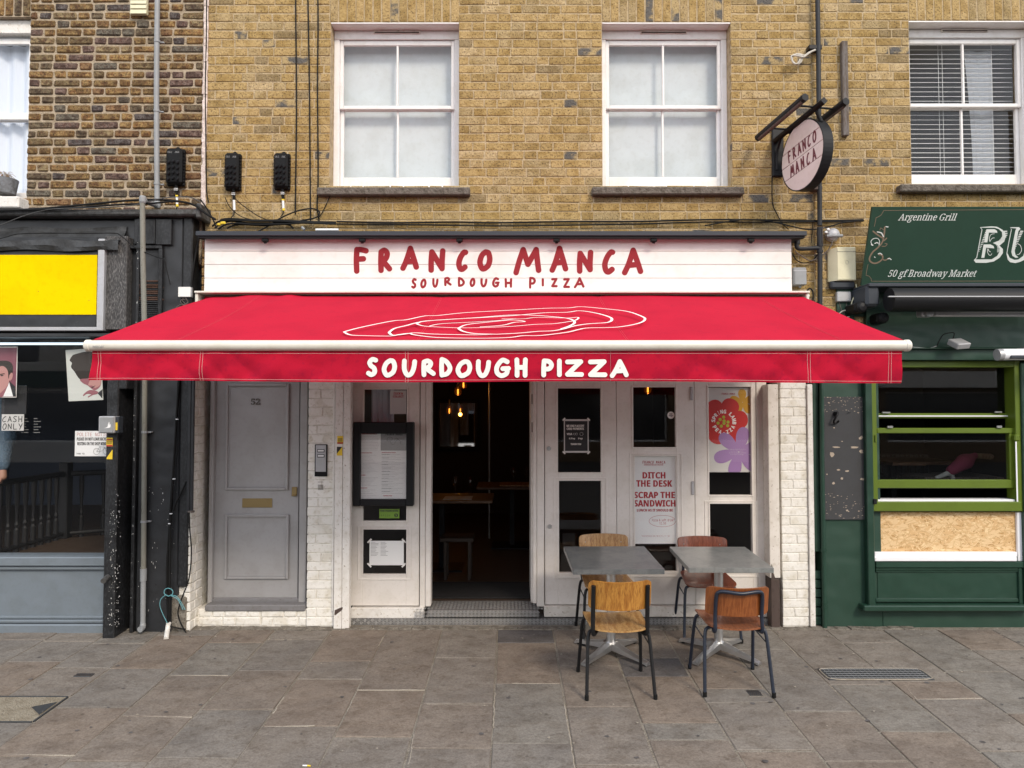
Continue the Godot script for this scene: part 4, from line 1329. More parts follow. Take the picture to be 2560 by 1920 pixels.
	blob(pb, "mouth", at_depth(0.047, [-3.528, 1.999, -3.494, 2.016, -3.494, 2.012, -3.523, 1.992]), 0, M.print_black, 0.0482)
	blob(pb, "hand", at_depth(0.047, [-3.597, 1.934, -3.571, 1.961, -3.532, 1.978, -3.474, 1.965, -3.474, 1.946, -3.517, 1.934, -3.551, 1.915, -3.553, 1.924, -3.527, 1.941, -3.566, 1.944, -3.59, 1.927]), 0, M.portrait_shade, 0.0476)
	blob(pb, "jacket", at_depth(0.047, [-3.474, 1.951, -3.433, 1.985, -3.434, 1.907]), 0, M.print_black, 0.0480)
	# price list and hand-written card
	var pl := thing("price_board", "small black price list hanging inside the barber window", "board", Vector3(-4.15, 1.75, -0.02))
	box(pl, "board", -4.335, 1.773, -4.124, 2.017, -0.03, -0.04, M.print_black, 0.002)
	for k in 6:
		for c in 2:
			var x := -4.16 + c * 0.105
			box(pl, "line", x, 1.735 - k * 0.0235, x + rng.randf_range(0.03, 0.065), 1.739 - k * 0.0235, -0.0285, -0.0295, M.print_grey, 0.0002)
	var co := thing("cash_card", "hand-lettered grey card reading CASH ONLY in the barber window", "notice", Vector3(-4.2, 1.55, 0.0))
	box(co, "card", -4.307, 1.635, -4.119, 1.774, 0, -0.003, M.poster_grey, 0.001)
	var a := [-4.307, 1.707, -4.126, 1.759, 0.001]
	hand_word(co, "CASH", a[0], a[1], a[2], a[3], 0.0058, M.print_black, wall_at(0.0006), 0.0006)
	a = [-4.303, 1.644, -4.124, 1.697, 0.001]
	hand_word(co, "ONLY", a[0], a[1], a[2], a[3], 0.0058, M.print_black, wall_at(0.0006), 0.0006)
	var pn := thing("polite_notice", "white notice asking not to leave bicycles against the shop window", "notice", Vector3(-3.4, 1.45, 0.045))
	box(pn, "sheet", -3.653, 1.424, -3.331, 1.635, 0.052, 0.048, M.tag_white, 0.0005)
	a = [-3.637, 1.591, -3.358, 1.621, 0.053]
	text(pn, "lettering", "POLITE NOTICE", "Droid Sans Mono", a[0], a[1], a[2], a[3], wall_at(0.0522), M.portrait_skin, true, 0.0, 0.0005)
	a = [-3.636, 1.555, -3.361, 1.58, 0.053]
	text(pn, "lettering", "PLEASE DO NOT LEAVE BICYCLES", "Droid Sans", a[0], a[1], a[2], a[3], wall_at(0.0522), M.print_black, true, 0.0, 0.0005)
	a = [-3.631, 1.516, -3.36, 1.542, 0.053]
	text(pn, "lettering", "RESTING ON THE SHOP WINDOW", "Droid Sans", a[0], a[1], a[2], a[3], wall_at(0.0522), M.print_black, true, 0.0, 0.0005)
	a = [-3.638, 1.439, -3.57, 1.452, 0.053]
	text(pn, "lettering", "THANK YOU", "Droid Sans Mono", a[0], a[1], a[2], a[3], wall_at(0.0522), M.print_black, true, 0.0, 0.0005)
	var bst := new_st()
	for w in [Vector2(957, 508), Vector2(1052, 505)]:
		var ring := []
		for k in 25:
			var an := TAU * k / 24
			ring.append(Vector3(0, 0, 0) + flat_px(w.x + cos(an) * 31, w.y + sin(an) * 31))
		tube(bst, ring, 0.0009, 4)
	for l in [[[957, 508], [990, 460], [1040, 465], [1052, 505]], [[990, 460], [1000, 510], [1040, 465]], [[957, 508], [1000, 510]], [[990, 460], [985, 452], [972, 452]]]:
		var lp := []
		for q in l:
			lp.append(flat_px(q[0], q[1]))
		tube(bst, lp, 0.0009, 4)
	put(pn, "bicycle_drawing", bst.commit(), M.print_black)
	# grey switch box and stickers on the post
	var mb := thing("switch_box", "grey metal switch box with a torn white sticker on the black post", "box", Vector3(-3.22, 1.5, 0.27))
	box(mb, "case", -3.281, 1.626, -3.154, 1.761, 0.36, 0.272, M.grey_alu, 0.006)
	box(mb, "lid", -3.267, 1.633, -3.162, 1.752, 0.366, 0.3605, M.grey_plastic, 0.003)
	box(mb, "side", -3.164, 1.627, -3.131, 1.757, 0.34, 0.272, M.charcoal_metal, 0.004)
	box(mb, "warning_label", -3.165, 1.65, -3.139, 1.711, 0.342, 0.3402, M.tag_yellow, 0.0004)
	blob(mb, "torn_sticker", at_depth(0.366, [-3.23, 1.667, -3.206, 1.677, -3.199, 1.701, -3.191, 1.717, -3.187, 1.693, -3.181, 1.701, -3.184, 1.672]), 0, M.tag_white, 0.3665)
	for q in [[-3.264, 1.518, -3.212, 1.588, 0.275, M.tag_yellow, "yellow and red alarm sticker on the black post"], [-3.258, 1.415, -3.212, 1.49, 0.275, M.tag_yellow, "black and yellow triangular sticker below it on the post"]]:
		var st := thing("warning_sticker", q[6], "sticker", Vector3((q[0] + q[2]) / 2, q[1], 0.2725))
		box(st, "sheet", q[0], q[1], q[2], q[3], 0.2745, 0.2725, q[5], 0.0003)
		if q[6].begins_with("black"):
			blob(st, "print", [Vector3(q[0], q[1] + 0.012, 0), Vector3(q[2] - 0.003, q[3], 0), Vector3(q[0], q[3], 0)], 0, M.print_black, 0.2749)
		else:
			box(st, "print", q[0] + 0.002, q[3] - 0.022, q[2] - 0.002, q[3] - 0.012, 0.2749, 0.2746, M.print_red, 0.0001)
			box(st, "print", q[0] + 0.001, q[1] + 0.001, q[2] - 0.001, q[1] + 0.012, 0.2749, 0.2746, M.print_red, 0.0001)
			for k in 4:
				box(st, "print", q[0] + 0.003, q[1] + 0.018 + k * 0.007, q[2] - 0.003, q[1] + 0.0215 + k * 0.007, 0.2749, 0.2746, M.print_black, 0.0001)
	build_person()

func flat_px(u: float, v: float) -> Vector3:
	# a point of the bicycle notice: u, v in its own print units
	var o := Vector3(-3.65, 1.424, 0.053)
	var e := Vector3(-3.333, 1.635, 0.053)
	return Vector3(lerp(o.x, e.x, (u - 740) / 380.0), lerp(o.y, e.y, (555 - v) / 250.0), 0.0535)

# a flat printed shape with a soft outline, from points at any z
func blob(parent: Node3D, called: String, pts: Array, _k: int, m, z: float, smooth := true) -> void:
	var p := []
	for q in pts:
		p.append(Vector2(q.x, q.y))
	if smooth and p.size() > 4:
		p.append(p[0])
		p = smooth_path(p, 4)
		p.pop_back()
	var poly := PackedVector2Array(p)
	var st := new_st()
	extrude(st, poly, wall_at(z - 0.0003), 0.0003)
	put(parent, called, st.commit(), m)

# ------------------------------------------------------------------ the person inside the barber's

func capsule(p: Vector3, a: Vector3, b: Vector3, ra: float, rb: float) -> float:
	var ab := b - a
	var t := clampf((p - a).dot(ab) / ab.length_squared(), 0, 1)
	return p.distance_to(a + ab * t) - lerpf(ra, rb, t)

# bones [a, b, ra, rb] joined by a smooth minimum, meshed as surface nets
func skin_over(bones: Array, cell: float, blend: float) -> Mesh:
	var lo := Vector3(1e9, 1e9, 1e9)
	var hi := -lo
	for k in bones:
		var r: float = max(k[2], k[3]) + cell * 3
		for e in [k[0], k[1]]:
			lo = lo.min(e - Vector3(r, r, r))
			hi = hi.max(e + Vector3(r, r, r))
	var n := Vector3i(((hi - lo) / cell).ceil()) + Vector3i.ONE
	var field := PackedFloat32Array()
	field.resize(n.x * n.y * n.z)
	field.fill(1.0)
	for k in bones:
		var r: float = max(k[2], k[3]) + blend + cell * 2
		var a := Vector3i(((k[0].min(k[1]) - Vector3(r, r, r) - lo) / cell).floor()).max(Vector3i.ZERO)
		var b := Vector3i(((k[0].max(k[1]) + Vector3(r, r, r) - lo) / cell).ceil()).min(n - Vector3i.ONE)
		for z in range(a.z, b.z + 1):
			for y in range(a.y, b.y + 1):
				for x in range(a.x, b.x + 1):
					var i := x + n.x * (y + n.y * z)
					var d := capsule(lo + Vector3(x, y, z) * cell, k[0], k[1], k[2], k[3])
					var f := field[i]
					var hh := maxf(blend - absf(d - f), 0) / blend
					field[i] = minf(d, f) - hh * hh * blend * 0.25
	var verts := {}
	var pos := PackedVector3Array()
	var step := [1, n.x, n.x * n.y]
	for z in n.z - 1:
		for y in n.y - 1:
			for x in n.x - 1:
				var i := x + n.x * (y + n.y * z)
				var inside := 0
				for c in 8:
					if field[i + (c & 1) * step[0] + ((c >> 1) & 1) * step[1] + ((c >> 2) & 1) * step[2]] < 0:
						inside += 1
				if inside == 0 or inside == 8:
					continue
				var sum := Vector3.ZERO
				var cnt := 0
				for c in 8:
					for ax in 3:
						if c & (1 << ax):
							continue
						var c2 := c | (1 << ax)
						var v0 := field[i + (c & 1) * step[0] + ((c >> 1) & 1) * step[1] + ((c >> 2) & 1) * step[2]]
						var v1 := field[i + (c2 & 1) * step[0] + ((c2 >> 1) & 1) * step[1] + ((c2 >> 2) & 1) * step[2]]
						if (v0 < 0) != (v1 < 0):
							var t := v0 / (v0 - v1)
							var p0 := Vector3(c & 1, (c >> 1) & 1, (c >> 2) & 1)
							var p1 := Vector3(c2 & 1, (c2 >> 1) & 1, (c2 >> 2) & 1)
							sum += p0.lerp(p1, t)
							cnt += 1
				verts[i] = pos.size()
				pos.append(lo + (Vector3(x, y, z) + sum / cnt) * cell)
	var st := new_st()
	st.set_smooth_group(0)
	for z in range(1, n.z - 1):
		for y in range(1, n.y - 1):
			for x in range(1, n.x - 1):
				var i := x + n.x * (y + n.y * z)
				for ax in 3:
					var j: int = i + step[ax]
					if (field[i] < 0) == (field[j] < 0):
						continue
					var u: int = step[(ax + 1) % 3]
					var v: int = step[(ax + 2) % 3]
					var q := [i, i - u, i - u - v, i - v]
					if not (verts.has(q[0]) and verts.has(q[1]) and verts.has(q[2]) and verts.has(q[3])):
						continue
					if field[i] < 0:
						q.reverse()
					for t in [0, 1, 2, 0, 2, 3]:
						st.add_vertex(pos[verts[q[t]]])
	st.index()
	st.generate_normals()
	return st.commit()

func build_person() -> void:
	# stands inside with one hand on the rail, mostly beyond the left edge of the picture
	var p := thing("person", "person in a denim jacket inside the barber shop, one hand hanging at the rail", "person", Vector3(-4.87, 0.45, -0.48))
	var j := func(x: float, y: float, z: float) -> Vector3: return Vector3(x, y, z)
	var trunk := [
		[j.call(0, .92, 0), j.call(0, 1.15, 0), .15, .145], [j.call(0, 1.15, 0), j.call(0, 1.36, -.01), .145, .135], [j.call(-.13, 1.40, 0), j.call(.13, 1.40, 0), .085, .085],
		[j.call(.18, 1.40, 0), j.call(.275, 1.12, .01), .075, .066], [j.call(.275, 1.12, .01), j.call(.315, .86, .10), .064, .05],
		[j.call(-.18, 1.40, 0), j.call(-.25, 1.12, 0), .075, .066], [j.call(-.25, 1.12, 0), j.call(-.24, .87, .08), .064, .05], [j.call(-.06, .82, 0), j.call(.06, .82, 0), .14, .14]]
	put_local(p, "jacket", skin_over(trunk, 0.018, 0.05), M.denim)
	var legs := [[j.call(.09, .86, 0), j.call(.10, .48, .02), .10, .07], [j.call(.10, .48, .02), j.call(.105, .09, -.01), .068, .05], [j.call(-.09, .86, 0), j.call(-.10, .48, .02), .10, .07], [j.call(-.10, .48, .02), j.call(-.105, .09, -.01), .068, .05],
		[j.call(.105, .045, -.04), j.call(.11, .04, .14), .045, .04], [j.call(-.105, .045, -.04), j.call(-.11, .04, .14), .045, .04]]
	put_local(p, "trousers", skin_over(legs, 0.018, 0.03), M.trousers)
	var head := [[j.call(0, 1.45, 0), j.call(0, 1.53, .01), .055, .052], [j.call(0, 1.60, .015), j.call(0, 1.68, .0), .082, .095], [j.call(0, 1.565, .06), j.call(0, 1.58, .055), .04, .045], [j.call(0, 1.635, .10), j.call(0, 1.612, .115), .011, .016],
		[j.call(.09, 1.64, 0), j.call(.092, 1.615, 0), .014, .012], [j.call(-.09, 1.64, 0), j.call(-.092, 1.615, 0), .014, .012], [j.call(-.02, 1.585, .098), j.call(.02, 1.585, .098), .008, .008]]
	put_local(p, "head", skin_over(head, 0.008, 0.02), M.skin)
	put_local(p, "hair", skin_over([[j.call(0, 1.70, -.015), j.call(0, 1.66, -.03), .096, .095], [j.call(0, 1.735, .04), j.call(0, 1.73, .0), .055, .06]], 0.012, 0.03), M.hair)
	for s in [-1, 1]:
		var e := put_local(p, "eye", lathe_mesh([[0, -.008], [.008, 0], [0, .008]], 8), M.print_black, Vector3(.032 * s, 1.645, .088))
		e.scale = Vector3(1.2, 0.7, 0.6)
	for s in [1, -1]:
		var w := Vector3(.318 if s > 0 else -.24, .84, .105)
		var hand := [[w, w + Vector3(.004, -.075, .012), .026, .034], [w + Vector3(0, -.03, .02), w + Vector3(-.03 * s, -.075, .045), .014, .011], [w + Vector3(-.03 * s, -.075, .045), w + Vector3(-.034 * s, -.105, .045), .011, .009]]
		for f in 4:
			var fx := (-.024 + .016 * f)
			var b := w + Vector3(.004 + fx * 0.4, -.085, .012 + fx)
			var len_: float = [.034, .040, .038, .030][f]
			hand.append([b, b + Vector3(-.012 * s, -len_, .004), .0105, .0095])
			hand.append([b + Vector3(-.012 * s, -len_, .004), b + Vector3(-.034 * s, -len_ - .018, .004), .0095, .008])
		put_local(p, "hand", skin_over(hand, 0.005, 0.006), M.skin)

# ------------------------------------------------------------------ the grey street door

func build_grey_door() -> void:
	var d := thing("front_door", "grey two-panel house door numbered 52 with brass letter plate", "door", Vector3(-2.2, 0.14, -0.13))
	box(d, "frame", -2.592, 0.162, -2.557, 2.094, -0.1, -0.2, M.door_grey, 0.004)
	box(d, "frame", -1.818, 0.162, -1.756, 2.094, -0.1, -0.2, M.door_grey, 0.004)
	box(d, "frame", -2.628, 2.1, -1.722, 2.2, -0.099, -0.2, M.door_grey, 0.004)
	var lf := [-2.574, 0.196, -1.839, 2.155, -0.15]
	box(d, "leaf", lf[0], 0.155, lf[2], 2.10, -0.15, -0.195, M.door_grey, 0.003)
	for q in [[-2.472, 1.121, -1.926, 2.038, -0.145], [-2.466, 0.362, -1.916, 0.913, -0.145]]:
		var pnl := part(d, "panel", Vector3((q[0] + q[2]) / 2, q[1], -0.15) - d.position)
		frame(pnl, "moulding", q[0], q[1], q[2], q[3], -0.130, -0.151, 0.022, M.door_grey, 0.008)
		frame(pnl, "bead", q[0] + 0.023, q[1] + 0.023, q[2] - 0.023, q[3] - 0.023, -0.145, -0.151, 0.01, M.door_grey, 0.003)
	box(d, "weather_bar", -2.564, 0.148, -1.821, 0.205, -0.115, -0.149, M.sill_grey, 0.012)
	box(d, "threshold", -2.573, 0.125, -1.731, 0.178, -0.005, -0.15, M.sill_grey, 0.008)
	var a := [-2.258, 1.855, -2.179, 1.909, -0.149]
	text(d, "number", "52", "Droid Serif", a[0], a[1], a[2], a[3], wall_at(-0.150), M.number_metal, true, 0.0, 0.008)
	var lp := part(d, "letter_plate", Vector3(-2.2, 0.9, -0.15) - d.position)
	box(lp, "plate", -2.322, 0.971, -2.065, 1.049, -0.143, -0.15, M.brass, 0.002)
	box(lp, "flap", -2.291, 0.992, -2.095, 1.029, -0.139, -0.1425, M.brass, 0.003)
	var lk := part(d, "lock", Vector3(-1.95, 0.95, -0.15) - d.position)
	box(lk, "escutcheon", -1.895, 1.079, -1.85, 1.148, -0.135, -0.15, M.brass, 0.006)
	box(lk, "pull", -1.892, 1.07, -1.852, 1.088, -0.118, -0.149, M.brass, 0.005)
	# entry phone and stickers on the white pier
	var e := thing("entry_phone", "steel door-entry panel with two bell buttons on the white brick pier", "intercom", Vector3(-1.6, 1.2, 0.0))
	box(e, "back_box", -1.659, 1.252, -1.554, 1.521, 0.012, -0.002, M.black_rubber, 0.006)
	box(e, "plate", -1.649, 1.292, -1.563, 1.514, 0.018, 0.0122, M.grey_alu, 0.004)
	for q in [[-1.635, 1.455, -1.575, 1.48, 0.021], [-1.635, 1.412, -1.575, 1.438, 0.021]]:
		box(e, "button", q[0], q[1], q[2], q[3], 0.022, 0.0185, M.black_plastic, 0.002)
		box(e, "name_card", q[0] + 0.005, q[1] + 0.006, q[2] - 0.005, q[3] - 0.005, 0.0228, 0.0221, M.tag_white, 0.0004)
	for k in 8:
		var y: float = 1.205 - k * 0.0066 - (0.0 if k == 0 else 0.018)
		box(e, "speaker_slot", -1.632 + 0.004, y, -1.632 + 0.050, y + 0.0025, 0.0186, 0.0181, M.black_plastic, 0.0002)
	for q in [[-1.46, 1.527, -1.411, 1.593, 0.055, "small yellow alarm sticker with red text on the white post by the entry phone", 0], [-1.462, 1.43, -1.417, 1.503, 0.055, "small black and yellow sticker below it on the white post", 1]]:
		var s := thing("warning_sticker", q[5], "sticker", Vector3((q[0] + q[2]) / 2, q[1], 0.053))
		box(s, "sheet", q[0], q[1], q[2], q[3], 0.0552, 0.0531, M.tag_yellow, 0.0003)
		if q[6] == 1:
			blob(s, "print", [Vector3(q[0], q[1] + 0.015, 0), Vector3(q[2], q[3], 0), Vector3(q[0], q[3], 0)], 0, M.print_black, 0.0556)
		else:
			box(s, "print", q[0] + 0.001, q[1] + 0.001, q[2] - 0.001, q[1] + 0.014, 0.0556, 0.0553, M.print_red, 0.0001)
			for k in 4:
				box(s, "print", q[0] + 0.006, q[1] + 0.02 + k * 0.008, q[2] - 0.006, q[1] + 0.024 + k * 0.008, 0.0556, 0.0553, M.print_black, 0.0001)

# ------------------------------------------------------------------ restaurant front

# a leaf of the folding front: cream stiles and rails round two panes
func leaf(s: Node3D, x0: float, x1: float, y0: float, upper: Array, lower: Array, z: float) -> Node3D:
	var g := part(s, "door_leaf", Vector3((x0 + x1) / 2, y0, z) - s.position)
	var top := 2.45
	var m = M.cream_paint
	box(g, "stile", x0, y0, upper[0], top, z, z - 0.045, m, 0.003)
	box(g, "stile", upper[2], y0, x1, top, z, z - 0.045, m, 0.003)
	box(g, "rail", upper[0], upper[3], upper[2], top, z - 0.001, z - 0.045, m, 0.003)
	box(g, "rail", upper[0], lower[3], upper[2], upper[1], z - 0.001, z - 0.045, m, 0.003)
	box(g, "rail", upper[0], y0, upper[2], lower[1], z - 0.001, z - 0.045, m, 0.003)
	for q in [upper, lower]:
		pane(g, q[0] - 0.004, q[1] - 0.004, q[2] + 0.004, q[3] + 0.004, z - 0.022, z - 0.026)
		frame(g, "glazing_bead", q[0] - 0.012, q[1] - 0.012, q[2] + 0.012, q[3] + 0.012, z + 0.006, z - 0.002, 0.013, m, 0.004)
	frame(g, "moulding", lower[0] - 0.045, lower[1] - 0.048, lower[2] + 0.045, lower[3] + 0.026, z + 0.005, z - 0.003, 0.012, m, 0.004)
	return g

func build_restaurant_front() -> void:
	var s := thing("restaurant_shopfront", "cream timber restaurant front of folding glazed leaves under the red awning", "shopfront", Vector3(0.4, 0, -0.1))
	# boxed white post on the left
	box(s, "boxed_post", -1.479, -0.011, -1.414, 2.102, 0.052, -0.02, M.white_paint_worn, 0.003)
	box(s, "boxed_post", -1.411, -0.011, -1.35, 2.102, 0.052, -0.02, M.white_paint_worn, 0.003)
	box(s, "batten", -1.505, 0.132, -1.489, 2.103, 0.02, -0.02, M.white_paint_worn, 0.003)
	blob(s, "bare_patch", at_depth(0.053, [-1.469, 0.152, -1.408, 0.177, -1.408, 0.155, -1.439, 0.13, -1.469, 0.111]), 0, M.brown_steel, 0.0532)
	# leaves
	var zl := -0.105
	leaf(s, -1.386, -0.793, 0.145, [-1.275, 0.863, -0.902, 1.986, -0.105], [-1.272, 0.41, -0.901, 0.791, -0.105], zl)
	box(s, "jamb", -0.785, 0.132, -0.739, 2.102, -0.095, -0.2, M.cream_paint, 0.004)
	box(s, "jamb", -0.736, 0.142, -0.69, 2.101, -0.085, -0.2, M.cream_paint, 0.006)
	box(s, "jamb", 0.179, 0.169, 0.209, 2.101, -0.085, -0.2, M.cream_paint, 0.004)
	box(s, "jamb", 0.21, 0.14, 0.275, 2.101, -0.09, -0.2, M.cream_paint, 0.006)
	box(s, "open_leaf_edge", 0.163, 0.155, 0.181, 2.105, -0.16, -0.7, M.cream_paint, 0.003)
	for y in [1.62, 1.86]:
		box(s, "latch", 0.168, y, 0.175, y + 0.085, -0.082, -0.0855, M.brown_steel, 0.001)
	leaf(s, 0.281, 0.893, 0.155, [0.393, 1.275, 0.763, 1.997, -0.105], [0.401, 0.424, 0.768, 1.205, -0.105], zl)
	leaf(s, 0.897, 1.563, 0.155, [1.04, 1.49, 1.406, 2.006, -0.105], [1.05, 0.434, 1.412, 1.415, -0.105], zl)
	leaf(s, 1.567, 2.094, 0.155, [1.687, 1.082, 2.053, 2.009, -0.105], [1.69, 0.434, 2.054, 1.009, -0.105], zl)
	box(s, "end_post", 2.098, 0.10, 2.185, 2.45, -0.10, -0.2, M.cream_paint, 0.004)
	for q in [[0.293, 1.455, 0.339, 1.507, -0.1], [0.297, 0.79, 0.346, 0.842, -0.1]]:
		var o := put(s, "lock", lathe_mesh([[0, 0.012], [0.014, 0.012], [0.0185, 0.006], [0.0185, 0]], 18), M.steel, Vector3((q[0] + q[2]) / 2, (q[1] + q[3]) / 2, zl))
		o.rotation.x = PI / 2
	for q in [[1.532, 1.894, 1.553, 2.008, -0.09], [1.535, 1.087, 1.557, 1.201, -0.09]]:
		box(s, "hinge", q[0], q[1], q[2], q[3], -0.088, -0.104, M.grey_alu, 0.004)
	# cream corner post and the white board by the pier
	box(s, "corner_post", 2.15, 0.41, 2.237, 2.026, 0.03, -0.12, M.cream_paint_worn, 0.004)
	box(s, "steel_shoe", 2.156, -0.016, 2.229, 0.404, 0.032, -0.1, M.brown_steel, 0.004)
	blob(s, "peeled_paint", at_depth(0.033, [2.162, 0.529, 2.173, 0.502, 2.179, 0.45, 2.207, 0.371, 2.191, 0.318, 2.219, 0.266, 2.229, 0.2, 2.227, 0.056, 2.16, 0.371]), 0, M.brown_steel, 0.0325, false)
	box(s, "pier_board", 2.487, 0.007, 2.531, 2.027, 0.02, -0.02, M.white_paint_worn, 0.003)
	# plinths and the chequer-plate step
	box(s, "plinth", -1.364, 0.05, -0.747, 0.135, -0.07, -0.2, M.white_paint_worn, 0.004)
	box(s, "plinth", 0.272, 0.06, 2.185, 0.15, -0.07, -0.2, M.cream_paint_worn, 0.004)
	box(s, "step", -0.708, 0.065, 0.217, 0.124, -0.045, -0.35, M.chequer, 0.004)
	box(s, "riser", -1.386, -0.02, 2.185, 0.052, -0.055, -0.2, M.chequer, 0.003)
	var cst := new_st()
	for row in [[-1.38, 2.18, 0.006, 0.05, -0.0545], [-0.82, 0.262, 0.062, 0.124, -0.0445]]:
		var n := int((row[1] - row[0]) / 0.031)
		for k in n:
			for r in 2:
				var c := Vector3(row[0] + (k + 0.5) * 0.031, lerp(float(row[2]), float(row[3]), 0.27 + 0.46 * r), row[4])
				var sg := 1.0 if (k + r) % 2 == 0 else -1.0
				for i in 4:
					var o := Vector3(-sg, 1, 0).normalized() * (i - 1.5) * 0.0062
					var e := Vector3(sg, 1, 0).normalized() * 0.011
					tube(cst, [c + o - e, c + o + e], 0.0021, 4)
	for k in 35:
		for j in 8:
			var c := Vector3(-0.80 + k * 0.031, 0.1295, -0.07 - j * 0.031)
			var sg := 1.0 if (k + j) % 2 == 0 else -1.0
			for i in 3:
				var o := Vector3(-sg, 0, 1).normalized() * (i - 1.0) * 0.007
				var e := Vector3(sg, 0, 1).normalized() * 0.011
				tube(cst, [c + o - e, c + o + e], 0.0021, 4)
	var tread := put(s, "tread_pattern", cst.commit(), M.tread_metal)
	tread.set_meta("kind", "stuff")
	box(s, "head_board", -1.386, 2.452, 2.185, 2.75, -0.05, -0.3, M.cream_paint, 0.004)
	# menu case
	var mc := thing("menu_case", "black-framed lit menu case hung on the cream leaf left of the doorway", "menu board", Vector3(-1.0, 1.1, -0.1))
	var q := [-1.344, 0.999, -0.833, 1.707, -0.03]
	frame(mc, "frame", q[0], q[1], q[2], q[3], -0.02, -0.098, 0.062, M.black_metal, 0.006, 0.098, 0.058)
	box(mc, "back", q[0] + 0.02, q[1] + 0.02, q[2] - 0.02, q[3] - 0.02, -0.06, -0.095, M.black_metal, 0.001)
	var ms := [-1.304, 1.045, -0.883, 1.626, -0.056]
	box(mc, "sheet", ms[0], ms[1], ms[2], ms[3], -0.056, -0.059, M.print_white, 0.0004)
	box(mc, "shaded_panel", -1.117, 1.465, -0.887, 1.625, -0.055, -0.0557, M.print_grey, 0.0001)
	var t := [-1.077, 1.594, -0.931, 1.61, -0.055]
	hand_word(mc, "FRANCO MANCA", t[0], t[1], t[2], t[3], 0.0034, M.print_black, wall_at(-0.0551), 0.0004)
	var dst := new_st()
	for l in [at_depth(-0.055, [-1.065, 1.557, -1.056, 1.574, -1.034, 1.58, -1.016, 1.566, -1.028, 1.554, -1.062, 1.554, -1.051, 1.543, -1.033, 1.546]), at_depth(-0.055, [-1.033, 1.546, -1.027, 1.523, -1.004, 1.517, -0.99, 1.54, -0.976, 1.557, -0.953, 1.546, -0.944, 1.517]), at_depth(-0.055, [-1.002, 1.56, -0.985, 1.571, -0.965, 1.56, -0.982, 1.557])]:
		var lp := []
		for v in smooth_path(l, 4):
			lp.append(Vector3(v.x, v.y, -0.0548))
		tube(dst, lp, 0.0009, 4)
	put(mc, "drawing", dst.commit(), M.print_black)
	var rows := [[240, 385, 490, 1], [240, 665, 410, 1], [240, 995, 320, 1], [240, 1185, 345, 1], [556, 662, 760, 1], [585, 1300, 708, 1]]
	for y in range(425, 640, 22):
		rows.append([240, y, 500, 0])
	for y in range(700, 975, 20):
		rows.append([240, y, 380 + (y * 37) % 120, 0])
	for y in range(1030, 1165, 20):
		rows.append([240, y, 380 + (y * 53) % 120, 0])
	for y in range(1215, 1360, 26):
		rows.append([240, y, 360 + (y * 29) % 140, 0])
	for y in range(690, 1290, 25):
		rows.append([560, y, 700 + (y * 41) % 220, 0])
		if y % 50 == 40:
			rows.append([560, y, 640 + (y * 7) % 60, 2])
	for y in [565, 600, 612]:
		rows.append([590, y, 900, 0])
	var text_rows := new_st()
	var heads := new_st()
	var bolds := new_st()
	for r in rows:
		var x0: float = lerp(ms[0], ms[2], (r[0] - 216) / 734.0)
		var x1: float = lerp(ms[0], ms[2], (r[2] - 216) / 734.0)
		var y: float = lerp(ms[3], ms[1], (r[1] - 350) / 1016.0)
		var hh: float = [0.0008, 0.0038, 0.0016][r[3]]
		var st: SurfaceTool = [text_rows, heads, bolds][r[3]]
		var x := x0
		while x < x1:
			var w: float = rng.randf_range(0.003, 0.012) * (1.0 if r[3] != 1 else 0.5)
			cbox(st, Vector3(x + w / 2, y, -0.0548 + r[3] * 0.0001), Vector3(w, hh * 2, 0.0006), 0.0001)
			x += w + 0.0022
	put(mc, "small_print", text_rows.commit(), M.print_grey)
	put(mc, "headings", heads.commit(), M.print_red)
	put(mc, "dish_names", bolds.commit(), M.print_black)
	var gl := box(mc, "glass", q[0] + 0.05, q[1] + 0.05, q[2] - 0.05, q[3] - 0.085, -0.035, -0.038, M.glass, 0.0005)
	gl.set_meta("label", "clear front pane")
	# papers on the glass
	var zp := -0.125
	var cc := thing("collect_poster", "small white sheet headed CLICK & COLLECT in the pane above the menu case", "notice", Vector3(-0.95, 1.85, zp))
	var u := [-1.052, 1.775, -0.912, 1.979, -0.134]
	box(cc, "sheet", u[0], u[1], u[2], u[3], -0.134, -0.136, M.poster_grey, 0.0004)
	text(cc, "lettering", "CLICK &", "Droid Sans", u[0] + 0.03, u[3] - 0.036, u[2] - 0.03, u[3] - 0.018, wall_at(-0.1338), M.print_red, true, 0.0, 0.0004)
	text(cc, "lettering", "COLLECT", "Droid Sans", u[0] + 0.025, u[3] - 0.062, u[2] - 0.025, u[3] - 0.044, wall_at(-0.1338), M.print_red, true, 0.0, 0.0004)
	var hy := thing("hygiene_sticker", "green food hygiene rating sticker below the menu case", "sticker", Vector3(-0.95, 0.95, zp))
	u = [-1.14, 0.88, -0.967, 0.96, -0.134]
	box(hy, "sheet", u[0], u[1], u[2], u[3], -0.134, -0.136, M.hygiene_green, 0.0004)
	text(hy, "lettering", "FOOD HYGIENE RATING", "Droid Sans", u[0] + 0.01, u[3] - 0.024, u[2] - 0.01, u[3] - 0.008, wall_at(-0.1338), M.print_black, true, 0.0, 0.0004)
	var disc := PackedVector2Array()
	for k in 18:
		disc.append(Vector2(u[2] - 0.028 + cos(TAU * k / 18) * 0.016, u[1] + 0.026 + sin(TAU * k / 18) * 0.016))
	var ds := new_st()
	extrude(ds, disc, wall_at(-0.1339), 0.0003)
	put(hy, "score_disc", ds.commit(), M.print_black)
	text(hy, "score", "5", "Droid Sans", u[2] - 0.034, u[1] + 0.016, u[2] - 0.022, u[1] + 0.036, wall_at(-0.1335), M.hygiene_green, true, 0.0, 0.0003)
